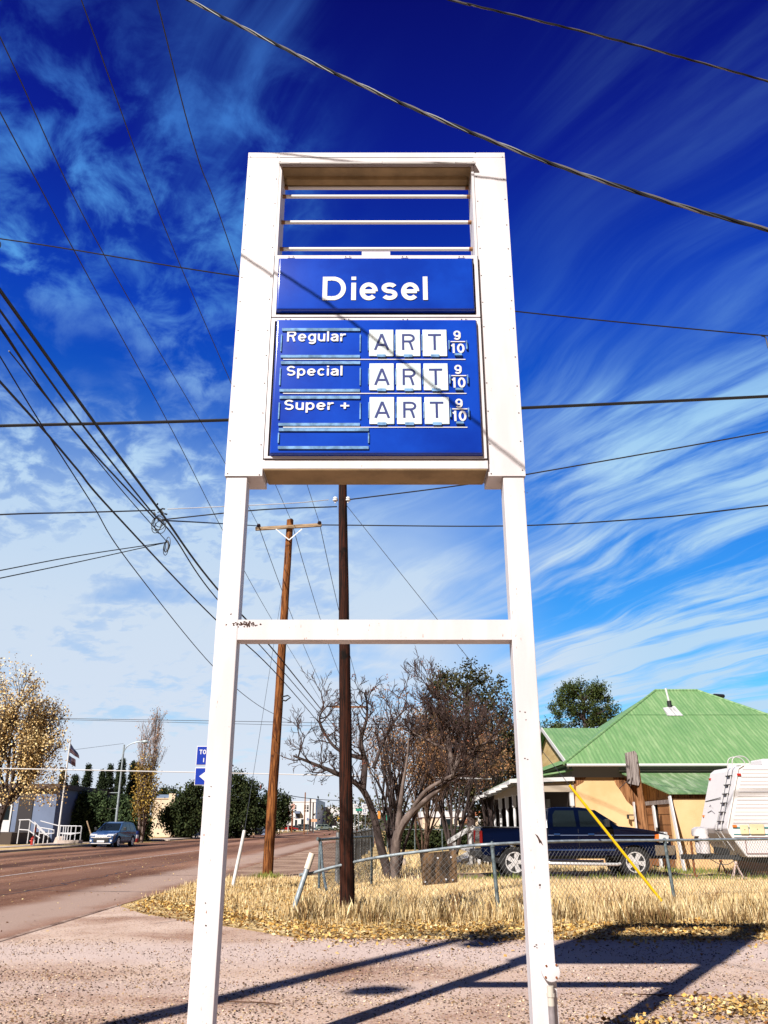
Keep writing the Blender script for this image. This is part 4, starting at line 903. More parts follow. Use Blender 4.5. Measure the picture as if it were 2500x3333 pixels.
# ================================================================= TREES
bark = mat('grey_bark', (.20, .15, .13), .9, col2=(.10, .07, .06), vscale=6, bump=.6, bscale=18, stretch=(1, 1, .4))
barkd = mat('dark_bark', (.075, .05, .045), .9, var=.5, vscale=5)
barkb = mat('brown_twigs', (.15, .085, .055), .9, var=.5, vscale=5)
TWIG = False
def grow(m_, p, d, L, r, dep, rng, tips, kids=(3, 4), spread=.75, up=.12, wig=.16, shrink=.68, rmin=.006, start=.3):
    p = Vector(p); d = Vector(d).normalized(); n = 4 if dep > 1 else 3; pts = [p]; rr = [r]
    for i in range(n):
        d = (d+Vector((rng.gauss(0, wig), rng.gauss(0, wig), rng.gauss(0, wig)+up))).normalized(); pts.append(pts[-1]+d*L/n); rr.append(max(rmin, r*(1-.5*(i+1)/n)))
    if dep == 0: rr[-1] = rmin*.6
    m_.tube(pts, rr, 6 if r > .06 else 4 if r > .02 else 3, cap=False, mi=1 if (TWIG and r < .035) else 0)
    if dep == 0: tips.append((pts[-1], d)); return
    for k_ in range(rng.randint(*kids)):
        u = rng.uniform(start, 1) if k_ else 1.; i = min(n-1, int(u*n)); q_ = pts[i].lerp(pts[i+1], u*n-i if u < 1 else 1); dd = (pts[i+1]-pts[i]).normalized()
        s_ = dd.orthogonal().normalized(); s_.rotate(__import__('mathutils').Quaternion(dd, rng.uniform(0, 6.283)))
        grow(m_, q_, dd+s_*spread*rng.uniform(.5, 1.2), L*shrink*rng.uniform(.7, 1.15), max(rmin, r*.55*rng.uniform(.8, 1.1)), dep-1, rng, tips, kids, spread, up, wig, shrink, rmin, start)
def limb(m_, pts, r0, r1, n=8): P_ = cr(pts, 5); m_.tube(P_, [r0+(r1-r0)*i/(len(P_)-1) for i in range(len(P_))], 9, cap=False); return P_
def leafy(name, tips, n, size, cols, parent, sp=.12, lab=None):
    T = np.array([tuple(t[0]) for t in tips]); P3 = T[RNG.integers(0, len(T), n)]+RNG.normal(0, sp, (n, 3))
    return soup(name, quads(P3, size, aspect=.75), 4, mat(cols[0]+'_leaf', cols[1][0], .8, island=cols[1], spec=.15), parent)
TWIG = True
barkt = mat('dark_twigs', (.055, .032, .028), .9)
# central bare tree: a leaning stem to the left and a long limb to the right
TY = 26.
tr = thing('bare_tree', 'leafless grey tree in the yard with one stem leaning left behind the dark pole', 'tree', (.1, TY, 0))
rg = random.Random(5); m_ = MB(); tips = []
st_ = limb(m_, [S(1272, 2868, TY), S(1240, 2760, TY), S(1215, 2650, TY), S(1180, 2570, TY-.2), S(1120, 2528, TY-.4), S(1030, 2490, TY-.5), S(955, 2460, TY-.6)], .145, .03)
l2_ = limb(m_, [S(1180, 2570, TY-.2), S(1187, 2480, TY), S(1175, 2410, TY), S(1195, 2330, TY), S(1190, 2245, TY+.1)], .11, .02)
l3_ = limb(m_, [S(1187, 2470, TY), S(1120, 2450, TY), S(1075, 2415, TY), S(1040, 2340, TY), S(1070, 2290, TY)], .07, .015)
l4_ = limb(m_, [S(1215, 2500, TY+.1), S(1250, 2410, TY+.3), S(1290, 2340, TY+.4), S(1340, 2290, TY+.4)], .06, .015)
for P_, k_, lo in ((st_, 16, .5), (l2_, 14, .25), (l3_, 12, .2), (l4_, 10, .2)):
    for i in range(k_):
        u = lo+(1-lo)*i/(k_-1); j = min(len(P_)-2, int(u*(len(P_)-1))); d = (P_[j+1]-P_[j]).normalized(); s_ = d.orthogonal(); s_.rotate(__import__('mathutils').Quaternion(d, rg.uniform(0, 6.28)))
        grow(m_, P_[j], d*.5+s_*.9+Vector((0, 0, .4)), rg.uniform(.4, .8), .024, 3, rg, tips, (2, 4), .8, .10, .24, .66, .0075)
m_.build('branches', [barkd, barkt], tr, fixn=False, smooth=True)
P_ = np.array([tuple(t_[0]) for t_ in tips]); sel = P_[RNG.integers(0, len(P_), 40)]; P3 = np.repeat(sel, 7, 0)+RNG.normal(0, .05, (280, 3))
tag(soup('seed_clusters', quads(P3, .07), 4, mat('seed_pods', (.16, .05, .03), .8, island=[(.22, .06, .03), (.12, .04, .02)]), tr), kind='stuff')
tr = thing('bare_tree', 'leafless grey tree with a thick limb leaning right, behind the bent fence rail', 'tree', (.5, TY, 0))
m_ = MB(); tips = []
st_ = limb(m_, [S(1282, 2868, TY), S(1287, 2790, TY), S(1295, 2715, TY), S(1335, 2650, TY), S(1400, 2590, TY), S(1470, 2530, TY), S(1500, 2440, TY), S(1535, 2360, TY)], .165, .045)
l2_ = limb(m_, [S(1295, 2700, TY), S(1303, 2620, TY), S(1310, 2560, TY)], .10, .05)
l3_ = limb(m_, [S(1330, 2655, TY), S(1380, 2580, TY-.1), S(1440, 2540, TY-.2), S(1475, 2520, TY-.2), S(1470, 2490, TY-.3)], .07, .03)
l4_ = limb(m_, [S(1478, 2520, TY), S(1460, 2420, TY), S(1450, 2330, TY), S(1420, 2260, TY)], .09, .03)
l5_ = limb(m_, [S(1495, 2470, TY), S(1560, 2430, TY+.2), S(1620, 2400, TY+.3)], .06, .02)
l6_ = limb(m_, [S(1310, 2560, TY), S(1325, 2470, TY), S(1330, 2400, TY)], .05, .02)
l7_ = limb(m_, [S(1455, 2440, TY), S(1390, 2410, TY), S(1330, 2375, TY)], .05, .02)
for P_, k_, lo in ((st_, 22, .62), (l4_, 16, .15), (l5_, 13, .1), (l6_, 6, .2), (l7_, 12, .2), (l3_, 4, .5)):
    for i in range(k_):
        u = lo+(1-lo)*i/(k_-1); j = min(len(P_)-2, int(u*(len(P_)-1))); d = (P_[j+1]-P_[j]).normalized(); s_ = d.orthogonal(); s_.rotate(__import__('mathutils').Quaternion(d, rg.uniform(0, 6.28)))
        grow(m_, P_[j], d*.6+s_*.9+Vector((0, 0, .5)), rg.uniform(.5, .85), .026, 3, rg, tips, (3, 4), .7, .12, .2, .68, .0075)
m_.build('branches', [bark, barkt], tr, fixn=False, smooth=True)
TWIG = False
soup('dead_leaves', quads(np.array([tuple(t_[0]) for t_ in tips])[RNG.integers(0, len(tips), 350)], .06), 4, mat('dead_leaf', (.3, .1, .05), .8, island=[(.36, .10, .05), (.2, .10, .05)]), tr)
def bush(name, label, c, h, wid, n, cols, nb=9, barkm=barkb, lean=0, cat='tree', leafsz=.08, leafn=2500, dep=3, seed=1, rb=.05, r0=None):
    tr = thing(name, label, cat, (c[0], c[1], 0)); rg = random.Random(seed); m_ = MB(); tips = []
    for i in range(nb):
        a = rg.uniform(0, 6.28); d = Vector((math.cos(a)*wid*rg.uniform(.1, 1)+lean, math.sin(a)*wid*rg.uniform(.1, 1), 1))
        grow(m_, (c[0]+rg.gauss(0, .08), c[1]+rg.gauss(0, .08), 0), d, h*.42, r0 or rb, dep, rg, tips, (3, 4), .45, .10, .10, .66, .008, .45)
    m_.build('branches', barkm, tr, fixn=False)
    if leafn: leafy('leaves', tips, leafn, leafsz, cols, tr, .14)
    return tr
brown = ('brown', [(.20, .09, .04), (.36, .18, .08), (.12, .06, .03), (.46, .27, .13)])
rustc = ('rusty', [(.24, .10, .05), (.30, .15, .08), (.12, .06, .03), (.34, .20, .11)])
bush('small_tree', 'many-stemmed brown-leaved small tree just right of the dark pole', (.35, 29), 5.6, .24, 9, brown, 10, barkd, leafn=2600, leafsz=.07, seed=2, rb=.06)
bush('small_tree', 'many-stemmed brown small tree behind the left leaning trunk', (1.5, 33), 5.4, .3, 9, brown, 9, barkb, leafn=3000, leafsz=.09, seed=3, rb=.05)
bush('small_tree', 'rusty-leaved tree in the middle of the yard behind the thick leaning limb', (3.2, 41), 6.4, .5, 9, rustc, 7, barkd, leafn=2200, leafsz=.09, seed=4, rb=.09)
bush('small_tree', 'brown-leaved tree with two dark trunks beside the porch steps', (5.3, 44), 6.6, .45, 9, brown, 6, barkd, leafn=2600, leafsz=.09, seed=6, rb=.10)
bush('small_tree', 'ochre-leaved tree left of the porch roof', (6.6, 52), 7.6, .4, 9, ('ochre', [(.34, .20, .08), (.5, .33, .15), (.16, .09, .04)]), 7, barkd, leafn=4500, leafsz=.10, seed=7, rb=.10)
# conifers and evergreens built from clumps
def clumps(name, label, base, cen, rad, nc, per, cr_, size, cols, trunk=None, parent=None, seed=0, shell=.55, shape=None, cat='tree', name2='crown', aspect=.6):
    rng = np.random.default_rng(seed+100); tr = thing(name, label, cat, (base[0], base[1], 0))
    Cn = ellips(cen, rad, nc, rng, shell) if shape is None else shape(nc, rng)
    P3 = np.repeat(Cn, per, 0)+rng.normal(0, 1, (len(Cn)*per, 3))*np.array([cr_, cr_, cr_*1.05])*np.repeat(rng.uniform(.6, 1.3, len(Cn)), per)[:, None]
    soup(name2, quads(P3, size, rng, aspect), 4, mat(cols[0]+'_foliage', cols[1][0], .8, island=cols[1], spec=.12), tr)
    if trunk:
        m_ = MB(); x, y = base; m_.tube([(x, y, 0), (x+.1, y, trunk[0]*.5), (x, y, trunk[0])], [trunk[1], trunk[1]*.8, trunk[1]*.4], 8)
        r2 = random.Random(seed)
        for i in range(0, len(Cn), max(1, len(Cn)//26)):
            c_ = Cn[i]; z0 = max(.5, min(trunk[0], c_[2]-.3*abs(c_[0]-x)-.4)); m_.tube([(x, y, z0), ((x+c_[0])/2, (y+c_[1])/2, (z0+c_[2])/2+.1), tuple(c_)], [trunk[1]*.35, trunk[1]*.22, .02], 5)
        m_.build('trunk', barkd, tr, fixn=False)
    return tr
pinec = ('pine', [(.014, .028, .008), (.05, .075, .018), (.09, .11, .03), (.02, .035, .010)])
pinec2 = ('olive_pine', [(.012, .014, .006), (.045, .045, .016), (.085, .075, .03), (.02, .02, .008)])
darkc = ('dark_evergreen', [(.010, .016, .007), (.03, .045, .014), (.055, .065, .02), (.012, .02, .008)])
cypc = ('cypress', [(.010, .016, .008), (.022, .034, .014), (.04, .055, .02)])
junc = ('juniper', [(.010, .020, .009), (.04, .065, .025), (.075, .11, .04), (.014, .026, .012)])
c_ = S(1520, 2330, 50); clumps('pine_tree', 'broad dark green pine rising behind the bare tree in the middle', (c_[0], 50), (c_[0], 50, 6.4), (3.0, 3.0, 4.2), 260, 60, .26, .18, pinec2, (9, .25), seed=1, shell=.5)
c_ = S(1660, 2460, 52); clumps('pine_tree', 'very dark evergreen between the middle pine and the right sign leg', (c_[0]+.4, 56), (c_[0]+.4, 56, 4.2), (2.4, 2.4, 3.2), 110, 60, .30, .22, darkc, (6, .2), seed=2, shell=.5)
c_ = S(1900, 2320, 75)
def pinetop(nc, rng):
    out_ = []
    x0, z0 = c_[0], c_[2]
    for (dx, dz, r) in ((0, 1.5, 1.6), (-1.9, .4, 1.2), (1.6, .2, 1.4), (-.8, -1.2, 1.8), (2.4, -1.2, 1.5), (-2.8, -1.6, 1.1), (.6, -.2, 1.5), (-1.2, 1.9, .8), (1.2, 1.7, .8)): out_.append(ellips((x0+dx, 75, z0+dz), (r, 1.6, r*.85), nc//9, rng, .3))
    return np.vstack(out_)
clumps('pine_tree', 'bushy dark pine standing behind the green roof', (c_[0], 75), None, None, 260, 80, .24, .17, pinec, (c_[2]+1, .3), seed=3, shape=pinetop)
# far left: cypress row, junipers
def spire(h, r):
    def f(nc, rng):
        z = rng.uniform(.02, 1, nc); rad = r*np.minimum(1, (1.03-z)/.38)**.75; a = rng.uniform(0, 6.28, nc); q_ = rad*rng.uniform(.4, 1, nc)**.5
        return np.column_stack([np.cos(a)*q_, np.sin(a)*q_, z*h])
    return f
for i, (px, py, wpx) in enumerate(((210, 2508, 26), (247, 2527, 26), (290, 2490, 26), (335, 2510, 24), (361, 2494, 24), (390, 2500, 16), (401, 2474, 22), (436, 2482, 22), (449, 2490, 16))):
    Yc = 92+2*(i % 3); p = S(px, py, Yc); w_ = wpx/2/2830*Yc*1.25; f0 = spire(p[2], w_)
    clumps('cypress_tree', 'tall narrow dark cypress behind the junipers, %s' % ['first of the row beside the flagpole', 'second of the row and short', 'third of the row and pointed', 'fourth of the row, round-topped', 'fifth of the row and pointed', 'slim one left of the lamp pole', 'tallest one right of the lamp pole', 'last but one, by the poplar', 'last one, behind the poplar'][i],
           (p[0], Yc), None, None, 260, 40, .13, .17, cypc, (p[2]*.8, .12), seed=20+i, shape=lambda nc, rng, p=p, f0=f0, Yc=Yc: f0(nc, rng)+np.array([p[0], Yc, 0]))
for i, (px, py, w_) in enumerate(((190, 2590, 2.2), (232, 2575, 1.8), (275, 2562, 1.9), (318, 2556, 1.7), (352, 2585, 1.6), (395, 2565, 1.9), (432, 2590, 1.7))):
    Yc = 84+i % 2; p = S(px, py+30, Yc); f0 = spire(p[2], w_)
    clumps('juniper_bush', 'bushy green juniper ' + ['at the left end of the hedge', 'directly behind the flagpole', 'just right of the flagpole', 'under the round-topped cypress', 'in front of the pointed fifth cypress', 'behind the street lamp pole', 'at the right end, left of the poplar'][i], (p[0], Yc), None, None, 220, 34, .24, .26, junc, (p[2]*.5, .12), seed=40+i, shape=lambda nc, rng, p=p, f0=f0, Yc=Yc: f0(nc, rng)+np.array([p[0], Yc, 0]))
# bare poplar with a skirt of yellow leaves
px0 = S(462, 2720, 79)
tr = thing('poplar_tree', 'slender bare poplar with yellow leaves near its base, right of the street lamp', 'tree', (px0[0], 79, 0)); rg = random.Random(9); m_ = MB(); tips = []; low_t = []
topz = S(478, 2335, 79)[2]
m_.tube([(px0[0], 79, 0), (px0[0]+.3, 79, topz*.5), (px0[0]+.55, 79, topz*.97)], [.16, .09, .012], 8)
m_.tube([(px0[0]-.3, 79, 0), (px0[0]-.5, 79, topz*.45), (px0[0]-.55, 79, topz*.85)], [.10, .06, .012], 8)
for i in range(85):
    z = rg.uniform(.01, .9)**1.15*topz; s_ = .3 if i % 3 else -.5; a = rg.uniform(0, 6.28); wv_ = 1-abs(z/topz-.35)
    t_ = []; grow(m_, (px0[0]+s_*min(1, z/topz*2), 79, z), (math.cos(a)*.32, math.sin(a)*.32, 1), topz*.17*wv_+.3, .03, 2, rg, t_, (3, 4), .28, .1, .06, .62, .012)
    (low_t if z < topz*.36 else tips).extend(t_)
m_.build('branches', mat('pale_bark', (.30, .22, .19), .9, var=.5, vscale=4), tr, fixn=False)
leafy('yellow_leaves', low_t, 4200, .16, ('gold', [(.40, .25, .05), (.58, .40, .09), (.16, .11, .03), (.26, .14, .03)]), tr, .28)
leafy('upper_leaves', tips, 500, .13, ('russet', [(.40, .20, .12), (.5, .3, .18)]), tr, .2)
# big yellow tree at the far left
cx0 = S(45, 2600, 60)[0]
tr = thing('yellow_leaved_tree', 'big tree with yellow autumn leaves in front of the grey blue building', 'tree', (cx0, 60, 0)); rg = random.Random(12); m_ = MB(); tips = []
m_.tube([(cx0-.9, 60, 0), (cx0-.8, 60, 1.6), (cx0-.5, 60, 2.9)], [.28, .24, .2], 10)
for (dx, dy, L, k_) in ((-.9, 0, 4.2, 3), (-.4, .4, 4.9, 3), (.1, -.3, 5.4, 3), (.45, .3, 4.3, 3), (.8, 0, 3.7, 3), (.35, -.5, 4.2, 3), (-.6, -.5, 3.8, 3), (1.15, -.1, 3.0, 3), (1.3, .4, 2.4, 3), (-1.3, 0, 3.2, 3)):
    grow(m_, (cx0-.5, 60, 2.6), (dx, dy, 1.15), L*.95, .13, 4, rg, tips, (3, 5), .55, .14, .10, .60, .012, .2)
m_.build('branches', barkd, tr, fixn=False)
for c_, r_ in (((.3, 0, 4.6), (2.9, 2.6, 1.7)), ((-1.5, 0, 4.4), (2.6, 2.4, 1.9)), ((.2, 0, 6.6), (2.7, 2.2, 1.8)), ((-.6, 0, 8.4), (1.7, 1.5, 2.0)), ((1.4, 0, 7.4), (1.4, 1.2, 1.6)), ((1.9, 0, 4.3), (1.7, 1.6, 1.6))):
    tips += [(Vector(p), None) for p in ellips((cx0+c_[0], 60, c_[2]), r_, 130, shell=.5)]
leafy('leaves', tips, 25000, .14, ('autumn', [(.40, .24, .08), (.90, .64, .28), (1., .80, .44), (.16, .09, .03), (.74, .48, .18), (.96, .72, .38), (.10, .06, .03)]), tr, .26)
# dark round trees by the road
def lobes(x, y, L):
    def f(nc, rng): return np.vstack([ellips((x+a, y+b, c), (r, r, r*.85), int(nc*r*r/sum(l[3]**2 for l in L))+4, rng, .45) for a, b, c, r in L])
    return f
c_ = S(612, 2640, 100); clumps('dark_tree', 'dark leafy tree behind the left sign leg beside the cream building', (c_[0], 100), None, None, 250, 60, .34, .28, darkc, (4, .25), seed=60, shape=lobes(c_[0], 100, ((0, 0, 3.4, 1.7), (-1.5, 0, 2.2, 1.4), (1.5, .5, 2.4, 1.5), (.5, 0, 4.9, 1.0), (-.4, 0, 1.4, 1.5))))
c_ = S(778, 2600, 108); clumps('dark_tree', 'large round dark tree over the white wall, right of the left sign leg', (c_[0], 108), None, None, 380, 60, .36, .30, darkc, (4.5, .3), seed=61, shape=lobes(c_[0], 108, ((0, 0, 4.6, 2.2), (-2.2, 0, 3.0, 1.9), (2.1, .5, 3.2, 2.0), (-.8, 0, 6.3, 1.3), (1.3, 0, 5.8, 1.1), (0, 0, 2.0, 2.3), (3.2, 0, 1.9, 1.2))))
c_ = S(896, 2630, 125); clumps('dark_tree', 'smaller dark tree just right of the orange pole', (c_[0], 125), (c_[0], 125, 3.4), (2.1, 2.0, 2.6), 130, 50, .35, .32, darkc, (3.5, .2), seed=62)
c_ = S(545, 2605, 128); clumps('dark_tree', 'dark tree top above the cream building roof', (c_[0], 128), (c_[0], 128, 4.6), (2.0, 2, 2.0), 120, 50, .35, .32, darkc, (4.5, .2), seed=63)
# low hedge at the back of the yard
for i, (x, w_) in enumerate(((1.6, 1.6), (4.1, 1.4), (6.3, 1.3))):
    clumps('clipped_hedge', ['dark low hedge at the back of the yard, left of the rusty tree', 'dark low hedge in front of the silver sedan', 'dark low hedge beside the porch steps'][i], (x, 57), (x, 57, .55), (w_, .6, .75), 160, 40, .16, .16, darkc, seed=70+i, shell=.6, cat='hedge', name2='foliage')
# dry stalks and weeds along the fence
for i, (px, py, h_) in enumerate(((1330, 2985, .5), (1480, 2990, .6), (1960, 2975, .6), (2010, 2975, .5), (2330, 2975, .5))):
    g = G(px, py); m_ = MB(); rg = random.Random(80+i); tips = []
    for k_ in range(5): grow(m_, (g[0], g[1], 0), (rg.gauss(0, .3), rg.gauss(0, .3), 1), h_*.5, .005, 2, rg, tips, (2, 3), .5, .05, .1, .6, .0025)
    tag(m_.build('dry_weed', mat('dry_stalk', (.20, .09, .03), .9), loc=(g[0], g[1], 0), fixn=False), 'dry branching weed ' + ['below the plywood board', 'between the plywood board and the right sign leg', 'just right of the right sign leg', 'left of the yellow guard foot', 'in the grass at the right edge'][i], 'weed')

# ================================================================= VEHICLES
paint = lambda n, c, c2=None: mat('car_paint_'+n, c, .28, metal=.35, spec=.6, coat=.7, col2=c2, vscale=1.5)
glassd = mat('car_glass', (.010, .016, .020), .08, spec=.45)
chrome = mat('chrome', (.72, .70, .70), .30, metal=.55, spec=.8)
tyrem = mat('tyre', (.014, .013, .013), .85, bump=.4, bscale=60)
headl = mat('headlight_glass', (.70, .72, .74), .12, spec=.8); amber = mat('amber_lens', (.75, .18, .03), .25); redl = mat('red_lens', (.45, .02, .015), .25)
plast = mat('black_plastic', (.02, .02, .022), .55)
def car(name, label, cat, loc, rz, paintm, L, Wd, wheels, wr, lower, cabin, glass, wsA, wsB, belt, extras=None, rim_spokes=5, tuck=.22, group=None):
    """x runs from the tail (0) to the nose (L), y across, z up. lower/cabin are side outlines."""
    t_ = thing(name, label, cat, loc, rz, group, local=True); w2 = Wd/2
    def out_(pts, arch):  # bottom edge with wheel arches cut in
        return pts
    zb = lower[0][1]; ar = wr*1.16
    bottom = []
    for xw in sorted(wheels, reverse=True):
        ang = [a for a in range(0, 181, 15)]; bottom += [(xw+ar*math.cos(R(a)), max(zb, wr+ar*math.sin(R(a))-.02)) for a in ang]
    prof = lower+bottom
    zmx = max(z for x, z in lower)
    def yw(z): return w2-.05*max(0, (z-.75*zmx)/(.25*zmx))-.05*max(0, (.35*zmx-z)/(.35*zmx))
    def yl(x, z):
        e = min(x, L-x); return yw(z)-max(0, (.45-e))*.28
    m_ = MB(); m_.prism(prof, lambda p: (p[0], -yl(*p), p[1]), lambda p: (p[0], yl(*p), p[1])); body = m_.build('body', paintm, t_, bevel=.025)
    for p_ in body.data.polygons: p_.use_smooth = False
    m_ = MB(); m_.box(.15, L-.15, -w2+.12, w2-.12, max(.22, zb-.08), zmx*.55); m_.build('chassis', plast, t_)
    z0 = min(z for x, z in cabin); z1 = max(z for x, z in cabin)
    def yc(z): return w2-.06-tuck*max(0, (z-z0)/(z1-z0))
    m_ = MB(); m_.prism(cabin, lambda p: (p[0], -yc(p[1]), p[1]), lambda p: (p[0], yc(p[1]), p[1])); m_.build('cab', paintm, t_, bevel=.035)
    for gp in glass:
        for sd in (-1, 1):
            m_ = MB(); m_.prism(gp, lambda p: (p[0], sd*(yc(p[1])-.01), p[1]), lambda p: (p[0], sd*(yc(p[1])+.006), p[1])); m_.build('side_window', glassd, t_)
    for nm, (a, b) in (('windscreen', wsA), ('rear_window', wsB)):
        a = Vector((a[0], 0, a[1])); b = Vector((b[0], 0, b[1])); d = (b-a); nrm = Vector((d.z, 0, -d.x)).normalized()
        if nm == 'windscreen' and nrm.x < 0 or nm == 'rear_window' and nrm.x > 0: nrm = -nrm
        p0, p1 = a+d*.09, a+d*.90; ya, yb = yc(a.z)-.09, yc(b.z)-.07
        nrm_ = nrm*.028; p0, p1 = p0+nrm_, p1+nrm_
        V = [(p0.x, -ya, p0.z), (p0.x, ya, p0.z), (p1.x, yb, p1.z), (p1.x, -yb, p1.z)]
        m_ = MB(); m_.add([Vector(v)-nrm*.01 for v in V]+[Vector(v)+nrm*.008 for v in V], [(0, 1, 2, 3), (7, 6, 5, 4), (0, 1, 5, 4), (1, 2, 6, 5), (2, 3, 7, 6), (3, 0, 4, 7)]); m_.build(nm, glassd, t_)
    for xw in wheels:
        for sd in (-1, 1):
            y0 = sd*(w2-.24); y1 = sd*(w2-.01)
            m_ = MB(); m_.lathe([(wr*.60, y0), (wr*.96, y0), (wr, y0+(y1-y0)*.15), (wr, y0+(y1-y0)*.85), (wr*.955, y1), (wr*.70, y1), (wr*.66, y1-sd*.03)], (xw, 0, wr), 'y', 28)
            wh = m_.build('wheel', tyrem, t_, smooth=True)
            m_ = MB(); r0 = wr*.68
            m_.lathe([(r0*.3, y1-sd*.10), (r0*.96, y1-sd*.10)], (xw, 0, wr), 'y', 24, 1)
            # rim ring
            n = 28
            ring = [(r0*.90, y1-sd*.02), (r0*1.0, y1-sd*.02), (r0*1.0, y1+sd*.004), (r0*.90, y1+sd*.004)]
            vs = []; fs = []
            for j in range(n):
                a = 6.28318*j/n
                for r_, y_ in ring: vs.append((xw+math.cos(a)*r_, y_, wr+math.sin(a)*r_))
            for j in range(n):
                for q_ in range(4): a0 = j*4+q_; a1 = j*4+(q_+1) % 4; b0 = ((j+1) % n)*4+q_; b1_ = ((j+1) % n)*4+(q_+1) % 4; fs.append((a0, a1, b1_, b0))
            m_.add(vs, fs, 0)
            for k_ in range(rim_spokes):
                a = 6.28318*k_/rim_spokes+.3+xw; ca_, sa_ = math.cos(a), math.sin(a); pw = r0*.26; hw_ = r0*.15
                pts = [(.0, -hw_), (.92, -pw), (.92, pw), (.0, hw_)]
                P2 = [(xw+(u*r0)*ca_-v*sa_, wr+(u*r0)*sa_+v*ca_) for u, v in pts]
                m_.prism(P2, lambda p: (p[0], y1-sd*.04, p[1]), lambda p: (p[0], y1-sd*(.004+.0008*k_), p[1]))
            m_.lathe([(r0*.22, y1-sd*.04), (r0*.2, y1+sd*.006)], (xw, 0, wr), 'y', 14)
            m_.build('rim', [chrome, plast], wh, fixn=False)
    for sd in (-1, 1):
        m_ = MB(); xm = wsA[0][0]-.42; m_.bar((xm, sd*(w2-.04), belt+.06), (xm, sd*(w2+.14), belt+.08), .05, .04); m_.box(xm-.07, xm+.06, min(sd*(w2+.03), sd*(w2+.23)), max(sd*(w2+.03), sd*(w2+.23)), belt+.02, belt+.24)
        m_.build('wing_mirror', plast, t_, bevel=.02)
    if extras: extras(t_, w2, yl, yc)
    return t_
# dark blue pickup
def pick_extra(t_, w2, yl, yc):
    for sd in (-1, 1):
        def pnl(nm, x0, x1, z0, z1, m, off=.012, bv=.004):
            m_ = MB(); ya = lambda x, z: sd*(yl(x, z)+off)
            m_.add([(x0, ya(x0, z0)-sd*.03, z0), (x1, ya(x1, z0)-sd*.03, z0), (x1, ya(x1, z1)-sd*.03, z1), (x0, ya(x0, z1)-sd*.03, z1), (x0, ya(x0, z0), z0), (x1, ya(x1, z0), z0), (x1, ya(x1, z1), z1), (x0, ya(x0, z1), z1)],
                   [(0, 1, 2, 3), (7, 6, 5, 4), (0, 1, 5, 4), (1, 2, 6, 5), (2, 3, 7, 6), (3, 0, 4, 7)]); return m_.build(nm, m, t_)
        pnl('side_moulding', 1.55, 3.02, .74, .79, pbl2, .014); pnl('side_moulding', 3.04, 4.0, .74, .79, pbl2, .014)
        pnl('door_badge', 3.62, 3.83, 1.005, 1.03, chrome, .006); pnl('door_badge', 3.86, 4.08, 1.005, 1.03, chrome, .006)
        pnl('belt_highlight', 2.02, 3.95, 1.165, 1.18, mat('crease_highlight', (.16, .20, .32), .2), .004); pnl('belt_highlight', 4.0, 5.2, 1.165, 1.18, mat('crease_highlight', (.16, .20, .32), .2), .004)  # pale strips added as the painted highlight along the shoulder crease
        for x, z in ((2.50, 1.12), (3.52, 1.12)): pnl('door_handle', x-.30, x-.12, z+.06, z+.10, pbl2, .02)
        for x in (2.02, 2.93, 3.96):
            pnl('door_gap', x, x+.012, .62, 1.34, plast, .0035)
        pnl('door_gap', 1.98, 1.992, .62, 1.36, plast, .0035)
        m_ = MB(); m_.tube([(1.95, sd*(w2-.0), .42), (2.05, sd*(w2+.06), .40), (4.0, sd*(w2+.06), .37), (4.1, sd*(w2), .39)], .045, 10); m_.build('running_board', chrome, t_, smooth=True)
        m_ = MB(); y0, y1 = sd*(w2-.42), sd*(w2-.055)
        m_.prism([(5.30, .98), (5.60, .95), (5.66, 1.16), (5.34, 1.21)], lambda p: (p[0], y0, p[1]), lambda p: (p[0], sd*(yl(*p)+.012), p[1])); hl = m_.build('headlight', headl, t_, bevel=.012)
        m_ = MB(); m_.prism([(5.20, 1.0), (5.30, .98), (5.335, 1.20), (5.23, 1.19)], lambda p: (p[0], y0, p[1]), lambda p: (p[0], sd*(yl(*p)+.013), p[1])); m_.build('amber_lens', amber, hl)
        m_ = MB(); m_.box(-.012, .07, min(sd*(w2-.22), sd*(w2-.17)+sd*.08), max(sd*(w2-.22), sd*(w2-.17)+sd*.08), .94, 1.30); m_.build('tail_light', mat('dark_red_lens', (.20, .008, .008), .2), t_, bevel=.01)
        m_ = MB(); m_.prism([(.0, .62), (.72, .62), (.62, .38), (.1, .45)], lambda p: (p[0], sd*(w2-.2), p[1]), lambda p: (p[0], sd*(w2-.09), p[1])); m_.build('bumper_side', plast, t_)
    m_ = MB(); m_.box(5.62, 5.80, -w2+.02, w2-.02, .50, .82); m_.build('front_bumper', pbl, t_, bevel=.04)
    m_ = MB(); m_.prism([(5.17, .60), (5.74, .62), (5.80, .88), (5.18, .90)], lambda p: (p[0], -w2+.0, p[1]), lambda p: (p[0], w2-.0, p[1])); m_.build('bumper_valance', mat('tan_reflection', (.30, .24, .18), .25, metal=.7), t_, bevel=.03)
    m_ = MB(); m_.box(5.60, 5.715, -.62, .62, .90, 1.26); gr = m_.build('grille', chrome, t_, bevel=.03)
    m_ = MB(); m_.box(5.71, 5.722, -.55, -.04, .95, 1.21); m_.build('grille_mesh', plast, gr); m_ = MB(); m_.box(5.71, 5.722, .04, .55, .95, 1.21); m_.build('grille_mesh', plast, gr)
    m_ = MB(); m_.box(-.16, .03, -w2+.04, w2-.04, .56, .76); m_.build('rear_bumper', plast, t_, bevel=.03)
    m_ = MB(); m_.box(.08, 1.9, -w2+.1, w2-.1, 1.40, 1.415); m_.build('bed_cover', plast, t_)
    m_ = MB(); m_.bar((2.0, 0, 1.975), (2.001, .2, 1.975), .01, .01)
pbl = mat('car_paint_midnight_blue', (.0008, .003, .017), .10, spec=.25); pbl2 = paint('blue_trim', (.012, .05, .17))
tx, ty = 1566, 26.35
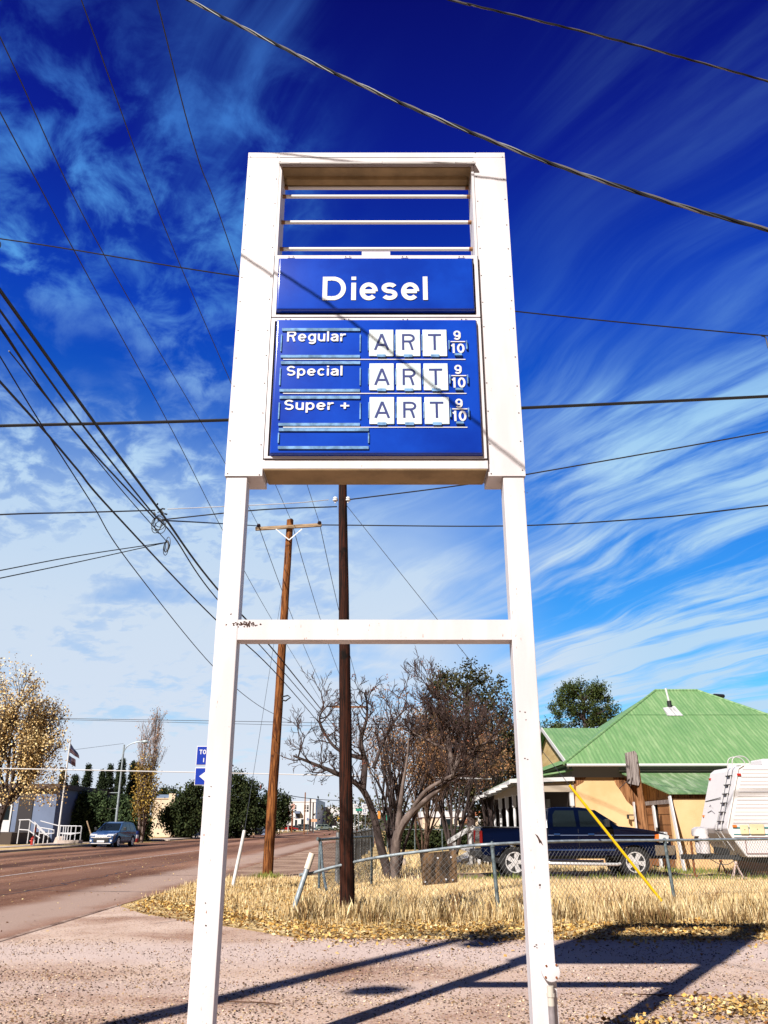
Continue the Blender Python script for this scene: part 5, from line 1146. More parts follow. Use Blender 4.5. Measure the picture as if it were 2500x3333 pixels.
x0 = (1566-1250)/2936*26.7
car('pickup_truck', 'dark blue crew cab pickup with chrome wheels parked in the yard behind the fence', 'pickup truck', (x0, 27.55, 0), 0, pbl, 5.76, 2.0, (1.0, 4.56), .425,
    [(.02, .60), (.0, 1.02), (.03, 1.385), (.10, 1.40), (1.95, 1.385), (2.6, 1.34), (3.9, 1.36), (4.18, 1.42), (4.7, 1.37), (5.3, 1.28), (5.58, 1.20), (5.68, 1.10), (5.70, .92), (5.66, .60), (5.4, .56)],
    [(1.99, 1.33), (2.02, 1.62), (2.10, 1.93), (2.35, 1.965), (3.05, 1.965), (3.38, 1.925), (3.62, 1.80), (4.22, 1.39), (4.22, 1.33)],
    [[(2.20, 1.41), (2.23, 1.75), (2.32, 1.87), (2.88, 1.87), (2.90, 1.41)], [(3.02, 1.41), (3.02, 1.87), (3.28, 1.86), (3.46, 1.78), (3.94, 1.43), (3.94, 1.41)]],
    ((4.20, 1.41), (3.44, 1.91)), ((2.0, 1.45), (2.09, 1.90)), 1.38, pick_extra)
for o_ in [o for o in bpy.data.objects if o.name.startswith('running_board') or o.name.startswith('door_badge')]: pass
# blue grey SUV coming along the road
psv = mat('car_paint_steel_blue', (.02, .055, .15), .25, spec=.35, col2=(.04, .09, .22), vscale=1.5)
def suv_extra(t_, w2, yl, yc):
    m_ = MB(); m_.box(4.36, 4.475, -.42, .42, .70, .80); m_.build('grille', chrome, t_, bevel=.02)
    m_ = MB(); m_.box(4.39, 4.492, -.55, .55, .36, .62); g_ = m_.build('lower_grille', plast, t_, bevel=.03)
    m_ = MB(); m_.box(4.48, 4.51, -.26, .26, .34, .48); m_.build('number_plate', lett, t_)
    m_ = MB(); m_.box(4.42, 4.50, -.72, .72, .64, .69); m_.build('bumper_trim', chrome, t_)
    m_ = MB(); m_.box(4.34, 4.47, -.70, .70, .25, .30); m_.build('skid_plate', chrome, t_)
    for sd in (-1, 1):
        m_ = MB(); m_.prism([(4.0, .84), (4.38, .72), (4.40, .84), (4.05, .93)], lambda p: (p[0], sd*(w2-.55), p[1]), lambda p: (p[0], sd*(yl(*p)+.012), p[1])); m_.build('headlight', headl, t_, bevel=.01)
        m_ = MB(); m_.lathe([(.07, 4.36), (.07, 4.47)], (0, sd*.72, .45), 'x', 12); m_.build('fog_lamp', headl, t_)
        m_ = MB(); m_.bar((1.0, sd*(w2-.3), 1.70), (3.0, sd*(w2-.3), 1.70), .04, .03); m_.build('roof_rail', plast, t_)
car('blue_suv', 'blue grey compact sport utility car driving towards the camera on the far lane', 'car', (-19.15, 66.0, 0), R(-90)-R(5), psv, 4.50, 1.86, (.92, 3.58), .36,
    [(.05, .34), (.0, .8), (.06, 1.02), (.3, 1.06), (2.0, 1.04), (3.2, 1.04), (3.75, .99), (4.2, .90), (4.42, .76), (4.45, .5), (4.42, .28)],
    [(.10, 1.0), (.22, 1.30), (.42, 1.58), (.9, 1.66), (2.0, 1.68), (2.5, 1.62), (3.45, 1.02), (3.45, .98)],
    [[(.55, 1.10), (.62, 1.42), (1.0, 1.52), (1.30, 1.52), (1.30, 1.10)], [(1.38, 1.10), (1.38, 1.53), (2.0, 1.54), (2.10, 1.10)], [(2.18, 1.10), (2.10, 1.54), (2.45, 1.50), (3.15, 1.10)]],
    ((3.42, 1.03), (2.46, 1.61)), ((.12, 1.08), (.44, 1.57)), 1.08, suv_extra)
def saloon(name, label, cat, loc, rz, pm, kind='car', wr=.32):
    if kind == 'pickup':
        lo = [(.02, .5), (0, 1.2), (.1, 1.25), (2.0, 1.22), (3.8, 1.22), (5.2, 1.08), (5.4, .9), (5.38, .45)]; ca_ = [(1.95, 1.2), (2.05, 1.8), (2.3, 1.86), (3.2, 1.84), (4.0, 1.2)]
        gl = [[(2.2, 1.28), (2.25, 1.74), (2.75, 1.74), (2.75, 1.28)], [(2.85, 1.28), (2.85, 1.74), (3.2, 1.72), (3.75, 1.28)]]; return car(name, label, cat, loc, rz, pm, 5.4, 1.95, (1.0, 4.4), .4, lo, ca_, gl, ((3.98, 1.22), (3.24, 1.8)), ((2.0, 1.3), (2.08, 1.78)), 1.25)
    if kind == 'van':
        lo = [(.05, .4), (0, .9), (.06, 1.08), (2, 1.08), (3.6, 1.08), (4.4, .96), (4.8, .75), (4.8, .35)]; ca_ = [(.08, 1.0), (.3, 1.66), (.6, 1.75), (2.8, 1.76), (3.2, 1.68), (4.05, 1.04)]
        gl = [[(.4, 1.14), (.5, 1.6), (1.4, 1.62), (1.4, 1.14)], [(1.5, 1.14), (1.5, 1.62), (2.4, 1.62), (2.4, 1.14)], [(2.5, 1.14), (2.5, 1.62), (3.0, 1.6), (3.7, 1.14)]]
        return car(name, label, cat, loc, rz, pm, 4.8, 1.9, (.9, 3.9), .34, lo, ca_, gl, ((4.03, 1.06), (3.18, 1.68)), ((.1, 1.1), (.3, 1.62)), 1.1)
    lo = [(.03, .4), (0, .75), (.1, .92), (1.2, .95), (3.4, .92), (4.3, .80), (4.6, .6), (4.58, .3)]; ca_ = [(.7, .92), (1.35, 1.32), (1.7, 1.42), (2.5, 1.42), (3.4, .92)]
    gl = [[(1.15, .98), (1.5, 1.3), (2.0, 1.34), (2.0, .98)], [(2.08, .98), (2.08, 1.34), (2.5, 1.33), (3.1, .98)]]
    return car(name, label, cat, loc, rz, pm, 4.6, 1.8, (.85, 3.7), wr, lo, ca_, gl, ((3.35, .95), (2.52, 1.40)), ((.75, .95), (1.38, 1.32)), .96)
silver = paint('silver', (.42, .46, .52)); whitep = paint('white', (.75, .75, .76)); blackp = paint('black', (.015, .015, .018)); redp = paint('red', (.50, .02, .015)); greenp = paint('grey_green', (.16, .20, .18))
p = G(1415, 2707); saloon('silver_saloon', 'silver saloon car parked beyond the hedge in front of the cream bungalow', 'car', (S(1425, 2690, 72)[0], 72, 0), 0, silver)
saloon('dark_saloon', 'black car parked behind the porch steps, only its roof showing', 'car', (S(1560, 2690, 72)[0]-.2, 72, 0), 0, blackp)
saloon('green_van', 'dark grey green minivan crossing in front of the white buildings', 'van', (S(1028, 2690, 250)[0], 250, 0), R(4), greenp, 'van')
saloon('white_pickup', 'white pickup truck parked behind the minivan in the distance', 'pickup truck', (S(1082, 2690, 262)[0], 262, 0), 0, whitep, 'pickup')
saloon('red_saloon', 'red car parked under the shed roof by the white two-storey building', 'car', (S(912, 2690, 225)[0], 225, 0), R(10), redp)
saloon('black_saloon', 'black car parked beside the red car in the distance', 'car', (S(938, 2690, 228)[0], 228, 0), 0, blackp)
saloon('black_van', 'black van parked left of the tall rusty post in the distance', 'van', (S(966, 2690, 235)[0], 235, 0), 0, blackp, 'van')
saloon('white_saloon', 'white car just right of the dark pole in the distance', 'car', (S(1182, 2690, 170)[0], 170, 0), R(-85), whitep)
# ================================================================= TRAVEL TRAILER
rvw = mat('trailer_skin', (.76, .72, .73), .4, var=.04, vscale=1)
rvp = mat('trailer_belt', (.58, .56, .60), .45); teal = mat('teal_stripe', (.03, .22, .24), .5); cream = mat('cream_cover', (.74, .60, .38), .5)
rv = thing('travel_trailer', 'white ribbed travel trailer with a ladder and gas bottles on its drawbar', 'trailer', (10.05, 27.1, 0))
yn, yf_ = 26.0, 28.3
prof = [(10.62, 3.02), (10.78, 3.13), (13.6, 3.15), (17.5, 3.15), (17.7, 3.0), (17.9, .60), (10.52, .58), (10.12, 1.22), (10.06, 1.36)]
m_ = MB(); m_.prism(prof, lambda p: (p[0], yn, p[1]), lambda p: (p[0], yf_, p[1])); shell = m_.build('shell', rvw, rv, bevel=.03)
for i in range(15):
    z = 1.50+i*.108; xa = 10.06+(z-1.36)*(10.62-10.06)/(3.02-1.36)+.13
    m_ = MB(); m_.box(xa, 17.6, yn-.012, yn+.0, z-.006, z+.028); m_.build('rib', rvw if i % 2 else rvp, shell)
for z0_, z1_, mm in ((1.36, 1.40, teal), (1.19, 1.215, teal), (1.10, 1.12, plast)):
    m_ = MB(); m_.box(10.22, 17.6, yn-.014, yn, z0_, z1_); m_.build('stripe', mm, rv)
# front edge trim along the near corner
m_ = MB(); m_.tube([(10.50, yn-.01, .62), (10.10, yn-.01, 1.22), (10.06, yn-.01, 1.38), (10.62, yn-.01, 3.04), (10.8, yn-.01, 3.14)], .022, 8); m_.build('corner_trim', mat('trim_white', (.7, .68, .68), .4), rv)
m_ = MB(); m_.tube([(10.45, yn-.01, .70), (10.10, yn-.01, 1.20)], .012, 6); m_.build('belly_seam', plast, rv)
for x0_, x1_, z0_, z1_ in ((10.42, 10.66, 1.20, 1.46), (10.70, 11.12, 1.20, 1.48)):
    m_ = MB(); m_.box(x0_, x1_, yn-.05, yn, z0_, z1_); o = m_.build('service_cover', cream, rv, bevel=.02)
    m_ = MB(); m_.lathe([(.012, yn-.056), (.012, yn-.049)], ((x0_+x1_)/2, 0, (z0_+z1_)/2), 'y', 8); m_.build('latch', plast, o)
for x, z, mm in ((10.26, 1.42, amber), (10.60, 2.86, redl)):
    m_ = MB(); m_.box(x-.05, x+.07, yn-.04, yn, z-.03, z+.04); m_.build('marker_lamp', mm, rv, bevel=.01)
m_ = MB()
dr = [(10.52, .68), (11.6, .68), (11.65, .73), (11.65, 1.06), (11.6, 1.12), (10.62, 1.12), (10.53, 1.04)]
m_.tube([(x, yn-.012, z) for x, z in dr+[dr[0]]], .012, 6); m_.build('storage_door', mat('door_seal', (.30, .16, .15), .6), rv)
m_ = MB(); m_.box(11.18, 11.36, yn-.02, yn, .80, 1.08); m_.build('vent', mat('vent_grey', (.15, .14, .14), .6), rv)
# ladder on the sloping front
def fx(z): return 10.06+(z-1.36)*(10.62-10.06)/(3.02-1.36)-.05
ladder = []
for y in (26.35, 26.70):
    m_ = MB(); m_.tube(cr([(10.30, y, .75), (10.02, y, 1.2), (fx(1.4)-.02, y, 1.4), (fx(2.2), y, 2.2), (fx(3.0)+.0, y, 3.0), (10.66, y, 3.36), (10.95, y, 3.42), (11.12, y, 3.30), (11.14, y, 3.14)], 5), .016, 8); m_.build('ladder_rail', mat('ladder_white', (.52, .50, .50), .35), rv, smooth=True)
for i in range(7):
    z = 1.3+i*.26; m_ = MB(); m_.bar((fx(z), 26.33, z), (fx(z), 26.72, z), .07, .02); m_.build('ladder_rung', plast, rv)
m_ = MB(); m_.box(10.25, 10.35, 27.0, 28.2, 1.95, 1.96); 
m_ = MB(); z = 2.18; m_.bar((fx(z)+.035, 26.9, z+.06), (fx(z)+.035, 28.2, z-.02), .012, .02); m_.build('front_seam', plast, rv)
for y, z, mm in ((28.15, 2.84, redl), (28.1, 1.72, amber)): m_ = MB(); m_.box(fx(z)+.01, fx(z)+.07, y-.04, y+.04, z-.03, z+.03); m_.build('marker_lamp', mm, rv)
m_ = MB(); rr_ = random.Random(4); pts = [(fx(2.0)+.042, 27.75-k_*.09, 2.0-.35*0+.10*math.sin(k_*2.3)-.03*k_) for k_ in range(8)]
m_.tube(pts, .012, 4); m_.tube([(fx(1.8)+.042, 27.8, 1.82), (fx(1.85)+.042, 27.5, 1.88), (fx(1.8)+.042, 27.2, 1.78)], .01, 4); m_.build('faded_script', mat('faded_grey_decal', (.22, .20, .22), .6), rv)
m_ = MB(); m_.box(11.6, 12.4, 26.5, 27.4, 3.15, 3.36); m_.build('roof_vent', rvw, rv, bevel=.05)
m_ = MB(); m_.lathe([(.16, 3.12), (.17, 3.20), (.05, 3.24)], (10.95, 27.2, 0), 'z', 14); m_.build('roof_cap', rvw, rv)
# drawbar, gas bottles, jack
m_ = MB(); m_.bar((9.25, 27.1, .56), (10.6, 26.5, .56), .08, .13); m_.bar((9.25, 27.1, .56), (10.6, 27.7, .56), .08, .13); m_.bar((8.98, 27.1, .56), (9.35, 27.1, .56), .12, .14); m_.box(9.55, 9.95, 26.8, 27.4, .60, .66); m_.bar((9.9, 26.8, .76), (10.3, 26.8, .7), .2, .18); m_.build('drawbar', plast, rv)
for y in (26.93, 27.28):
    m_ = MB(); m_.lathe([(.02, .64), (.15, .66), (.155, .72), (.155, .90), (.15, .92), (.157, .94), (.157, 1.10), (.12, 1.18), (.05, 1.20)], (9.66, y, 0), 'z', 20); m_.build('gas_bottle', mat('bottle_white', (.72, .66, .66), .4, var=.15, vscale=5), rv, smooth=True)
m_ = MB(); m_.lathe([(.02, 1.14), (.24, 1.14), (.26, 1.20), (.24, 1.34), (.14, 1.40), (.02, 1.41)], (9.63, 27.1, 0), 'z', 20); m_.build('bottle_cover', rvw, rv, smooth=True)
m_ = MB(); m_.tube([(9.32, 27.1, .04), (9.32, 27.1, 1.06)], .035, 10); m_.tube([(9.32, 27.1, 1.02), (9.20, 27.0, 1.04), (9.17, 27.0, .90)], .012, 6); m_.lathe([(.10, 0), (.09, .05)], (9.32, 27.1, 0), 'z', 12); m_.build('jack_post', rust, rv)
m_ = MB(); m_.tube([(9.8, 27, .5), (10.0, 26.8, .35), (10.2, 26.7, .36), (10.4, 26.6, .48)], .012, 6); m_.build('cable', plast, rv)
for x in (13.2, 14.1):
    m_ = MB(); m_.lathe([(.2, yn+.05), (.34, yn+.05), (.34, yn+.22), (.2, yn+.22)], (x, 0, .34), 'y', 24); m_.build('wheel', tyrem, rv)
m_ = MB(); m_.box(10.9, 17.0, 26.3, 28.1, .42, .575); m_.build('undercarriage', plast, rv)
def stand(px, py, Yd, mm, label):
    c = S(px, py, Yd); m_ = MB(); b = .20
    for a in (0, 1, 2, 3): m_.bar((c[0]+b*math.cos(a*1.57+.6), Yd+b*math.sin(a*1.57+.6), .02), (c[0], Yd, .42), .022, .022)
    m_.box(c[0]-.26, c[0]+.26, Yd-.03, Yd+.03, .0, .03); m_.lathe([(.05, .40), (.05, .46)], (c[0], Yd, 0), 'z', 10); tag(m_.build('jack_stand', mm, loc=(c[0], Yd, 0)), label, 'jack stand')
stand(2400, 2845, 26.2, mat('pale_pink_paint', (.66, .50, .46), .5), 'pale four-legged jack stand under the front of the trailer')
stand(2351, 2840, 27.4, rust, 'rusty red jack stand deeper under the trailer drawbar')

# ================================================================= GREEN-ROOFED HOUSE
stucco = mat('orange_stucco', (.80, .53, .28), .9, col2=(.70, .44, .21), vscale=.9, bump=.3, bscale=30)
frieze = mat('grey_frieze', (.30, .31, .32), .7); gutter = mat('white_gutter', (.68, .66, .66), .5)
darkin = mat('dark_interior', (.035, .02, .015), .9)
greens = [(.15, .29, .115), (.25, .38, .18), (.10, .23, .09), (.42, .50, .34)]
roofX = corrugated('green_corrugated_roof', 0, greens); roofY = corrugated('green_corrugated_roof_side', 1, greens)
roofL = corrugated('green_shingled_lean_to', 0, [(.15, .26, .11), (.36, .45, .28), (.06, .16, .07), (.55, .62, .48)], .25)
hs = thing('house', 'orange stucco house with a green hipped metal roof and white columned porch', 'house', (7.5, 34.4, 0))
eX0, eX1, eY0, eY1, eZ = 7.04, 20.6, 33.9, 45.6, 3.71; rx0, rx1, ry, rz_ = 12.83, 14.83, 39.7, 7.41; th = .06
m_ = MB(); V = [(eX0, eY0, eZ), (eX1, eY0, eZ), (eX1, eY1, eZ), (eX0, eY1, eZ), (rx0, ry, rz_), (rx1, ry, rz_)]
m_.add(V, [(0, 1, 5, 4)], 0); m_.add(V, [(1, 2, 5)], 1); m_.add(V, [(2, 3, 4, 5)], 0); m_.add(V, [(3, 0, 4)], 1); m_.add([(a, b, c-th) for a, b, c in V[:4]], [(3, 2, 1, 0)], 2)
roof = m_.build('roof', [roofX, roofY, frieze], hs, fixn=False)
m_ = MB(); m_.tube([V[4], V[5]], .07, 8); m_.build('ridge_cap', roofX, roof)
for a, b in ((0, 4), (1, 5)): m_ = MB(); m_.tube([V[a], V[b]], .06, 8); m_.build('hip_cap', roofY, roof)
# lap seam across the front slope
u = .62; ya = eY0+(ry-eY0)*u; za = eZ+(rz_-eZ)*u; m_ = MB()
m_.bar((eX0+(rx0-eX0)*u+.1, ya, za+.012), (eX1+(rx1-eX1)*u, ya, za+.012), .012, .02); m_.build('lap_seam', mat('seam_green', (.05, .14, .05), .8), roof)
def onroof(px, py):
    r = ray(px, py); k_ = (rz_-eZ)/(ry-eY0); q_ = (eZ-H-k_*eY0)/(r[2]-k_*r[1]); return Vector((r[0]*q_, r[1]*q_, r[2]*q_+H))
c4 = [onroof(*p) for p in ((2157, 2306), (2196, 2300), (2224, 2331), (2172, 2331))]
m_ = MB(); up_ = Vector((0, -.5, .8)).normalized(); m_.add([p+up_*.02 for p in c4]+[p+up_*.035 for p in c4], [(0, 1, 2, 3), (7, 6, 5, 4), (0, 1, 5, 4), (1, 2, 6, 5), (2, 3, 7, 6), (3, 0, 4, 7)]); m_.build('flashing_patch', corrugated('bare_tin', 0, [(.6, .6, .6), (.3, .3, .3), (.7, .7, .7), (.2, .12, .1)]), roof)
p = onroof(2181, 2302); m_ = MB(); m_.tube([(p.x, p.y, p.z-.1), (p.x-.02, p.y, p.z+.28)], .10, 10); m_.build('pipe_collar', plast, roof)
m_ = MB(); m_.tube([(p.x-.02, p.y, p.z+.28), (p.x-.10, p.y, p.z+.85)], .045, 10); m_.build('vent_pipe', gutter, roof)
p = onroof(2330, 2262); m_ = MB(); m_.tube([(p.x, p.y+.2, p.z), (p.x+.55, p.y+.5, p.z+.02)], .09, 8); m_.build('ridge_debris', plast, roof)
# side gable
m_ = MB(); g0_, g1_, gzr = 34.2, 44.6, 5.65; gy_ = 39.4
m_.add([(7.3, g0_, 3.67), (10.4, g0_, 3.67), (10.4, gy_, gzr), (7.3, gy_, gzr), (7.3, g1_, 3.67), (10.4, g1_, 3.67)], [(0, 1, 2, 3), (3, 2, 5, 4)]); m_.build('gable_roof', [roofX], hs, fixn=False)
m_ = MB(); m_.bar((7.28, g0_, 3.62), (7.28, gy_, gzr-.05), .04, .16); m_.build('rake_board', gutter, hs); m_ = MB(); m_.bar((7.28, g1_, 3.62), (7.28, gy_, gzr-.05), .04, .16); m_.build('rake_board', gutter, hs)
shing = ground_mat('yellow_shingles', [(0, (.50, .33, .14)), (1, (.68, .50, .25))], .8, 20, .4, stretch=(1, 1, 6))
m_ = MB(); m_.prism([(g0_+.3, 3.2), (g1_-.3, 3.2), (g1_-.3, 3.62), (gy_, gzr-.12), (g0_+.3, 3.62)], lambda p: (7.55, p[0], p[1]), lambda p: (7.7, p[0], p[1])); m_.build('gable_wall', shing, hs)
# walls
def wx(px, Y_=34.4): return S(px, 2600, Y_)[0]
m_ = MB(); m_.box(7.5, 20.1, 34.4, 45.0, 0, 3.22); m_.build('wall', stucco, hs)
m_ = MB(); m_.box(7.45, 20.15, 34.34, 45.05, 3.22, 3.62); m_.build('frieze_board', frieze, hs)
m_ = MB(); m_.tube([(eX0+.12, eY0-.03, eZ-.06), (eX1, eY0-.03, eZ-.04)], .055, 8); m_.build('gutter', gutter, hs)
m_ = MB(); m_.bar((9.3, 34.30, 3.46), (15, 34.30, 3.46), .05, .05); m_.build('flashing', gutter, hs)
# broken stucco edge with exposed wood by the lean-to
m_ = MB(); m_.prism([(9.05, 3.22), (9.15, 2.95), (9.32, 2.7), (9.5, 2.35), (9.72, 2.15), (9.8, 1.6), (9.78, 0), (10.15, 0), (10.15, 3.22)], lambda p: (p[0], 34.375, p[1]), lambda p: (p[0], 34.41, p[1])); m_.build('bare_boards', brownwood, hs)
m_ = MB(); m_.prism([(7.48, 3.24), (7.48, 2.4), (7.56, 2.9), (7.85, 3.05), (8.0, 3.24)], lambda p: (p[0], 34.38, p[1]), lambda p: (p[0], 34.41, p[1])); m_.build('bare_boards', brownwood, hs)
m_ = MB(); m_.box(9.72, 9.76, 34.2, 34.37, 1.2, 2.3); m_.build('edge_strip', gutter, hs)
m_ = MB(); m_.box(9.42, 9.66, 34.16, 34.2, 1.80, 1.84); m_.box(9.40, 9.46, 34.1, 34.22, 1.68, 1.84); m_.build('wall_bracket', plast, hs)
# lean-to
m_ = MB(); a_ = [(9.3, 34.38, 3.44), (15.2, 34.38, 3.44), (15.2, 30.8, 2.52), (10.02, 30.8, 2.52), (9.75, 32.2, 2.88)]
m_.add(a_+[(a, b, c-.05) for a, b, c in a_], [(0, 1, 2, 3, 4), (9, 8, 7, 6, 5)]+[(i, (i+1) % 5, 5+(i+1) % 5, 5+i) for i in range(5)]); m_.build('lean_to_roof', roofL, hs)
m_ = MB(); m_.box(10.22, 15, 31.0, 31.15, 0, 2.34); m_.build('lean_to_wall', stucco, hs)
m_ = MB(); m_.box(10.18, 15, 30.96, 31.16, 2.342, 2.46); m_.build('lintel', brownwood, hs)
siding = wood_mat('orange_siding', (.40, .18, .055), (.60, .32, .11), (1, 14, .5))
m_ = MB(); m_.prism([(31.0, 2.30), (31.0, 2.49), (34.3, 3.36), (34.3, 2.30)], lambda p: (10.12, p[0], p[1]), lambda p: (10.2, p[0], p[1])); m_.build('end_siding', siding, hs)
m_ = MB(); m_.box(10.06, 10.16, 31.0, 34.3, 2.16, 2.30); m_.build('door_header', greywood, hs)
doorp = mat('brown_door_panel', (.24, .095, .035), .7, col2=(.34, .15, .055), vscale=1.4)
for k_, (ya, yb) in enumerate(((31.25, 32.55), (32.95, 34.2))):
    for i in range(6):
        z = .05+i*.355; m_ = MB(); m_.box(10.12, 10.17, ya, yb, z, z+.335); m_.build('door_panel', doorp, hs)
    m_ = MB(); m_.box(10.17, 10.2, ya-.05, yb+.05, 0, 2.16); m_.build('door_backing', darkin, hs)
m_ = MB(); m_.bar((10.08, 32.95, 2.14), (10.02, 32.55, 0), .06, .2); m_.build('door_post', gutter, hs)
m_ = MB(); m_.box(10.1, 10.2, 31.0, 31.2, 0, 2.16); m_.build('corner_post', stucco, hs)
p0_, p1_ = Vector((10.08, 30.95, 2.42)), Vector((S(2229, 2838, 29.6)[0], 29.6, .02)); m_ = MB(); m_.bar(p0_, p1_, .05, .17, up=(0, 1, .3)); tag(m_.build('leaning_board', gutter, loc=p1_), 'long white board leaning against the lean-to beside the brown doors', 'board')
# porch
pz = 3.18
m_ = MB(); V = [(4.95, 34.3, pz-.04), (7.5, 34.3, pz+.35), (7.5, 46.2, pz+.35), (4.8, 46.2, pz-.30)]
m_.add(V+[(a, b, c-.06) for a, b, c in V], [(0, 1, 2, 3), (7, 6, 5, 4), (0, 1, 5, 4), (1, 2, 6, 5), (2, 3, 7, 6), (3, 0, 4, 7)]); m_.build('porch_roof', roofY, hs)
m_ = MB(); m_.bar((4.95, 34.28, pz-.10), (7.5, 34.28, pz-.02), .04, .15); m_.build('porch_fascia', gutter, hs)
m_ = MB(); m_.bar((4.95, 34.3, pz-.14), (4.8, 46.2, pz-.40), .04, .15); m_.build('porch_fascia', gutter, hs)
for i in range(7):
    y = 35+i*1.7; z = pz-.16-.26*i/7; m_ = MB(); m_.bar((4.62-.01*i, y, z-.14), (5.5, y, z+.02), .06, .11); m_.build('rafter_tail', gutter, hs)
tanb = mat('porch_beam', (.44, .36, .28), .8)
m_ = MB(); m_.box(5.36, 7.5, 34.42, 34.56, 2.68, 3.0); m_.build('porch_beam', tanb, hs); m_ = MB(); m_.box(5.38, 5.52, 34.57, 46, 2.62, 2.95); m_.build('porch_beam', tanb, hs)
def ppost(x, y, z0, z1):
    m_ = MB(); m_.box(x-.07, x+.07, y-.07, y+.07, z0, z0+.8); m_.lathe([(.05, z0+.8), (.075, z0+.86), (.05, z0+.92), (.065, z0+1.3), (.05, z1-.55), (.07, z1-.5)], (x, y, 0), 'z', 12); m_.box(x-.075, x+.075, y-.075, y+.075, z1-.5, z1); m_.build('porch_post', gutter, hs)
for y in (34.6, 36.8, 39.0, 41.2, 43.4, 45.6): ppost(5.45, y, .5, 2.66)
ppost(7.38, 34.5, .5, 2.66)
m_ = MB(); m_.box(3.5, 7.5, 34.55, 46, .42, .5); m_.build('porch_floor', gutter, hs)
m_ = MB(); m_.box(5.42, 5.48, 34.7, 45.5, 1.34, 1.40); m_.build('porch_rail', gutter, hs); m_ = MB(); m_.box(5.42, 5.48, 34.7, 45.5, .62, .68); m_.build('porch_rail', gutter, hs)
for i in range(52):
    y = 34.85+i*.208; m_ = MB(); m_.box(5.435, 5.465, y-.02, y+.02, .68, 1.34); m_.build('baluster', gutter, hs)
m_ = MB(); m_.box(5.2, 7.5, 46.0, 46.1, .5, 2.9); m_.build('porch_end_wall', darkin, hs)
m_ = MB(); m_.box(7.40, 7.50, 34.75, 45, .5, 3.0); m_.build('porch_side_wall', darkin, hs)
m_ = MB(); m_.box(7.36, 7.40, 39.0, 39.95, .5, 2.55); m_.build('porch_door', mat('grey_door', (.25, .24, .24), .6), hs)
# deck corner with lattice and stair rail
m_ = MB()
for i in range(-4, 6):
    for sg in (1, -1):
        a = (3.5+i*.12, 34.5, .12); n_ = 9
        x0_, x1_ = a[0], a[0]+sg*.62
        pts = [(x0_+(x1_-x0_)*t_, 34.5, .12+.62*t_) for t_ in np.linspace(0, 1, 9)]; pts = [p for p in pts if 3.45 <= p[0] <= 3.98]
        if len(pts) > 1: m_.bar(pts[0], pts[-1], .02, .035, up=(0, 1, 0))
m_.box(3.42, 3.47, 34.46, 34.54, 0, 1.45); m_.box(3.96, 4.01, 34.46, 34.54, 0, 1.0); m_.box(3.42, 5.4, 34.46, 34.54, .72, .80); m_.build('lattice', gutter, hs)
st0 = S(1455, 2742, 34.2); st1 = S(1528, 2697, 34.2)
m_ = MB(); m_.bar(st0, st1, .06, .16); m_.build('stair_rail', gutter, hs); m_ = MB(); m_.bar(st1, (st1[0]+.45, 34.2, st1[2]+.02), .06, .14); m_.build('stair_rail', gutter, hs)
m_ = MB(); m_.bar((st0[0]+.3, 34.2, .22), (st1[0]+.1, 34.2, .55), .05, .12); m_.build('stair_rail', gutter, hs)
for x in (st0[0]+.28, st1[0]+.02, st1[0]+.33): m_ = MB(); m_.box(x-.06, x+.06, 34.23, 34.35, .0, st1[2]-.12 if x > st0[0]+.4 else st0[2]+.05); m_.build('stair_post', gutter, hs)
for i in range(3): m_ = MB(); m_.box(st0[0]+.25+i*.28, 3.5, 34.4, 35.6, i*.14, (i+1)*.14); m_.build('step', gutter, hs)
# weathered board on a crooked post behind the pickup
bx0, bx1 = S(2040, 2500, 30)[0], S(2076, 2500, 30)[0]
wp = thing('board_post', 'weathered grey board nailed high on a rough brown post behind the pickup', 'post', (8.8, 30.1, 0))
m_ = MB(); m_.tube([(8.86, 30.12, 0), (8.86, 30.12, 1.9), (8.82, 30.12, 2.4), (8.78, 30.12, 3.75)], [.12, .115, .10, .08], 8); m_.build('post', brownwood, wp)
m_ = MB(); m_.prism([(bx0-.02, 2.80), (bx1-.04, 2.72), (bx1+.02, 2.85), (bx1+.01, 3.80), (bx1-.06, 3.88), (bx0-.01, 3.80)], lambda p: (p[0], 29.98, p[1]), lambda p: (p[0], 30.03, p[1])); m_.build('board', greywood, wp)
m_ = MB(); m_.tube([(8.05, 29.9, 2.62), (8.45, 29.95, 2.95)], .014, 5); m_.tube([(8.45, 29.95, 2.7), (8.55, 29.95, 3.0)], .014, 5); m_.build('stick', barkd, wp)

# ================================================================= BUILDINGS AROUND
def block(name, label, cat, x0, x1, y0, y1, h, m, wins=(), roofm=None, cap=.25, winm=None, loc=None):
    o = thing(name, label, cat, ((x0+x1)/2, y0, 0))
    m_ = MB(); m_.box(x0, x1, y0, y1, 0, h); m_.build('wall', m, o)
    m_ = MB(); m_.box(x0-.12, x1+.12, y0-.12, y1+.12, h, h+cap); m_.build('parapet' if not roofm else 'roof', roofm or m, o)
    for (a, b, c, d) in wins:
        m_ = MB(); m_.box(a-.06, b+.06, y0-.05, y0-.002, c-.06, d+.06); f_ = m_.build('window', gutter, o)
        m_ = MB(); m_.box(a, b, y0-.07, y0-.045, c, d); m_.build('pane', winm or glassd, f_)
    return o
offw = mat('white_wall', (.70, .67, .67), .8, var=.06, vscale=.3); creamw = mat('cream_wall', (.74, .58, .42), .85, var=.1, vscale=.5)
slate = mat('slate_blue_wall', (.16, .20, .31), .8, var=.15, vscale=.6); bluew = mat('shade_blue_wall', (.10, .16, .30), .4, var=.3, vscale=.4); brownb = mat('brown_band', (.09, .06, .05), .8)
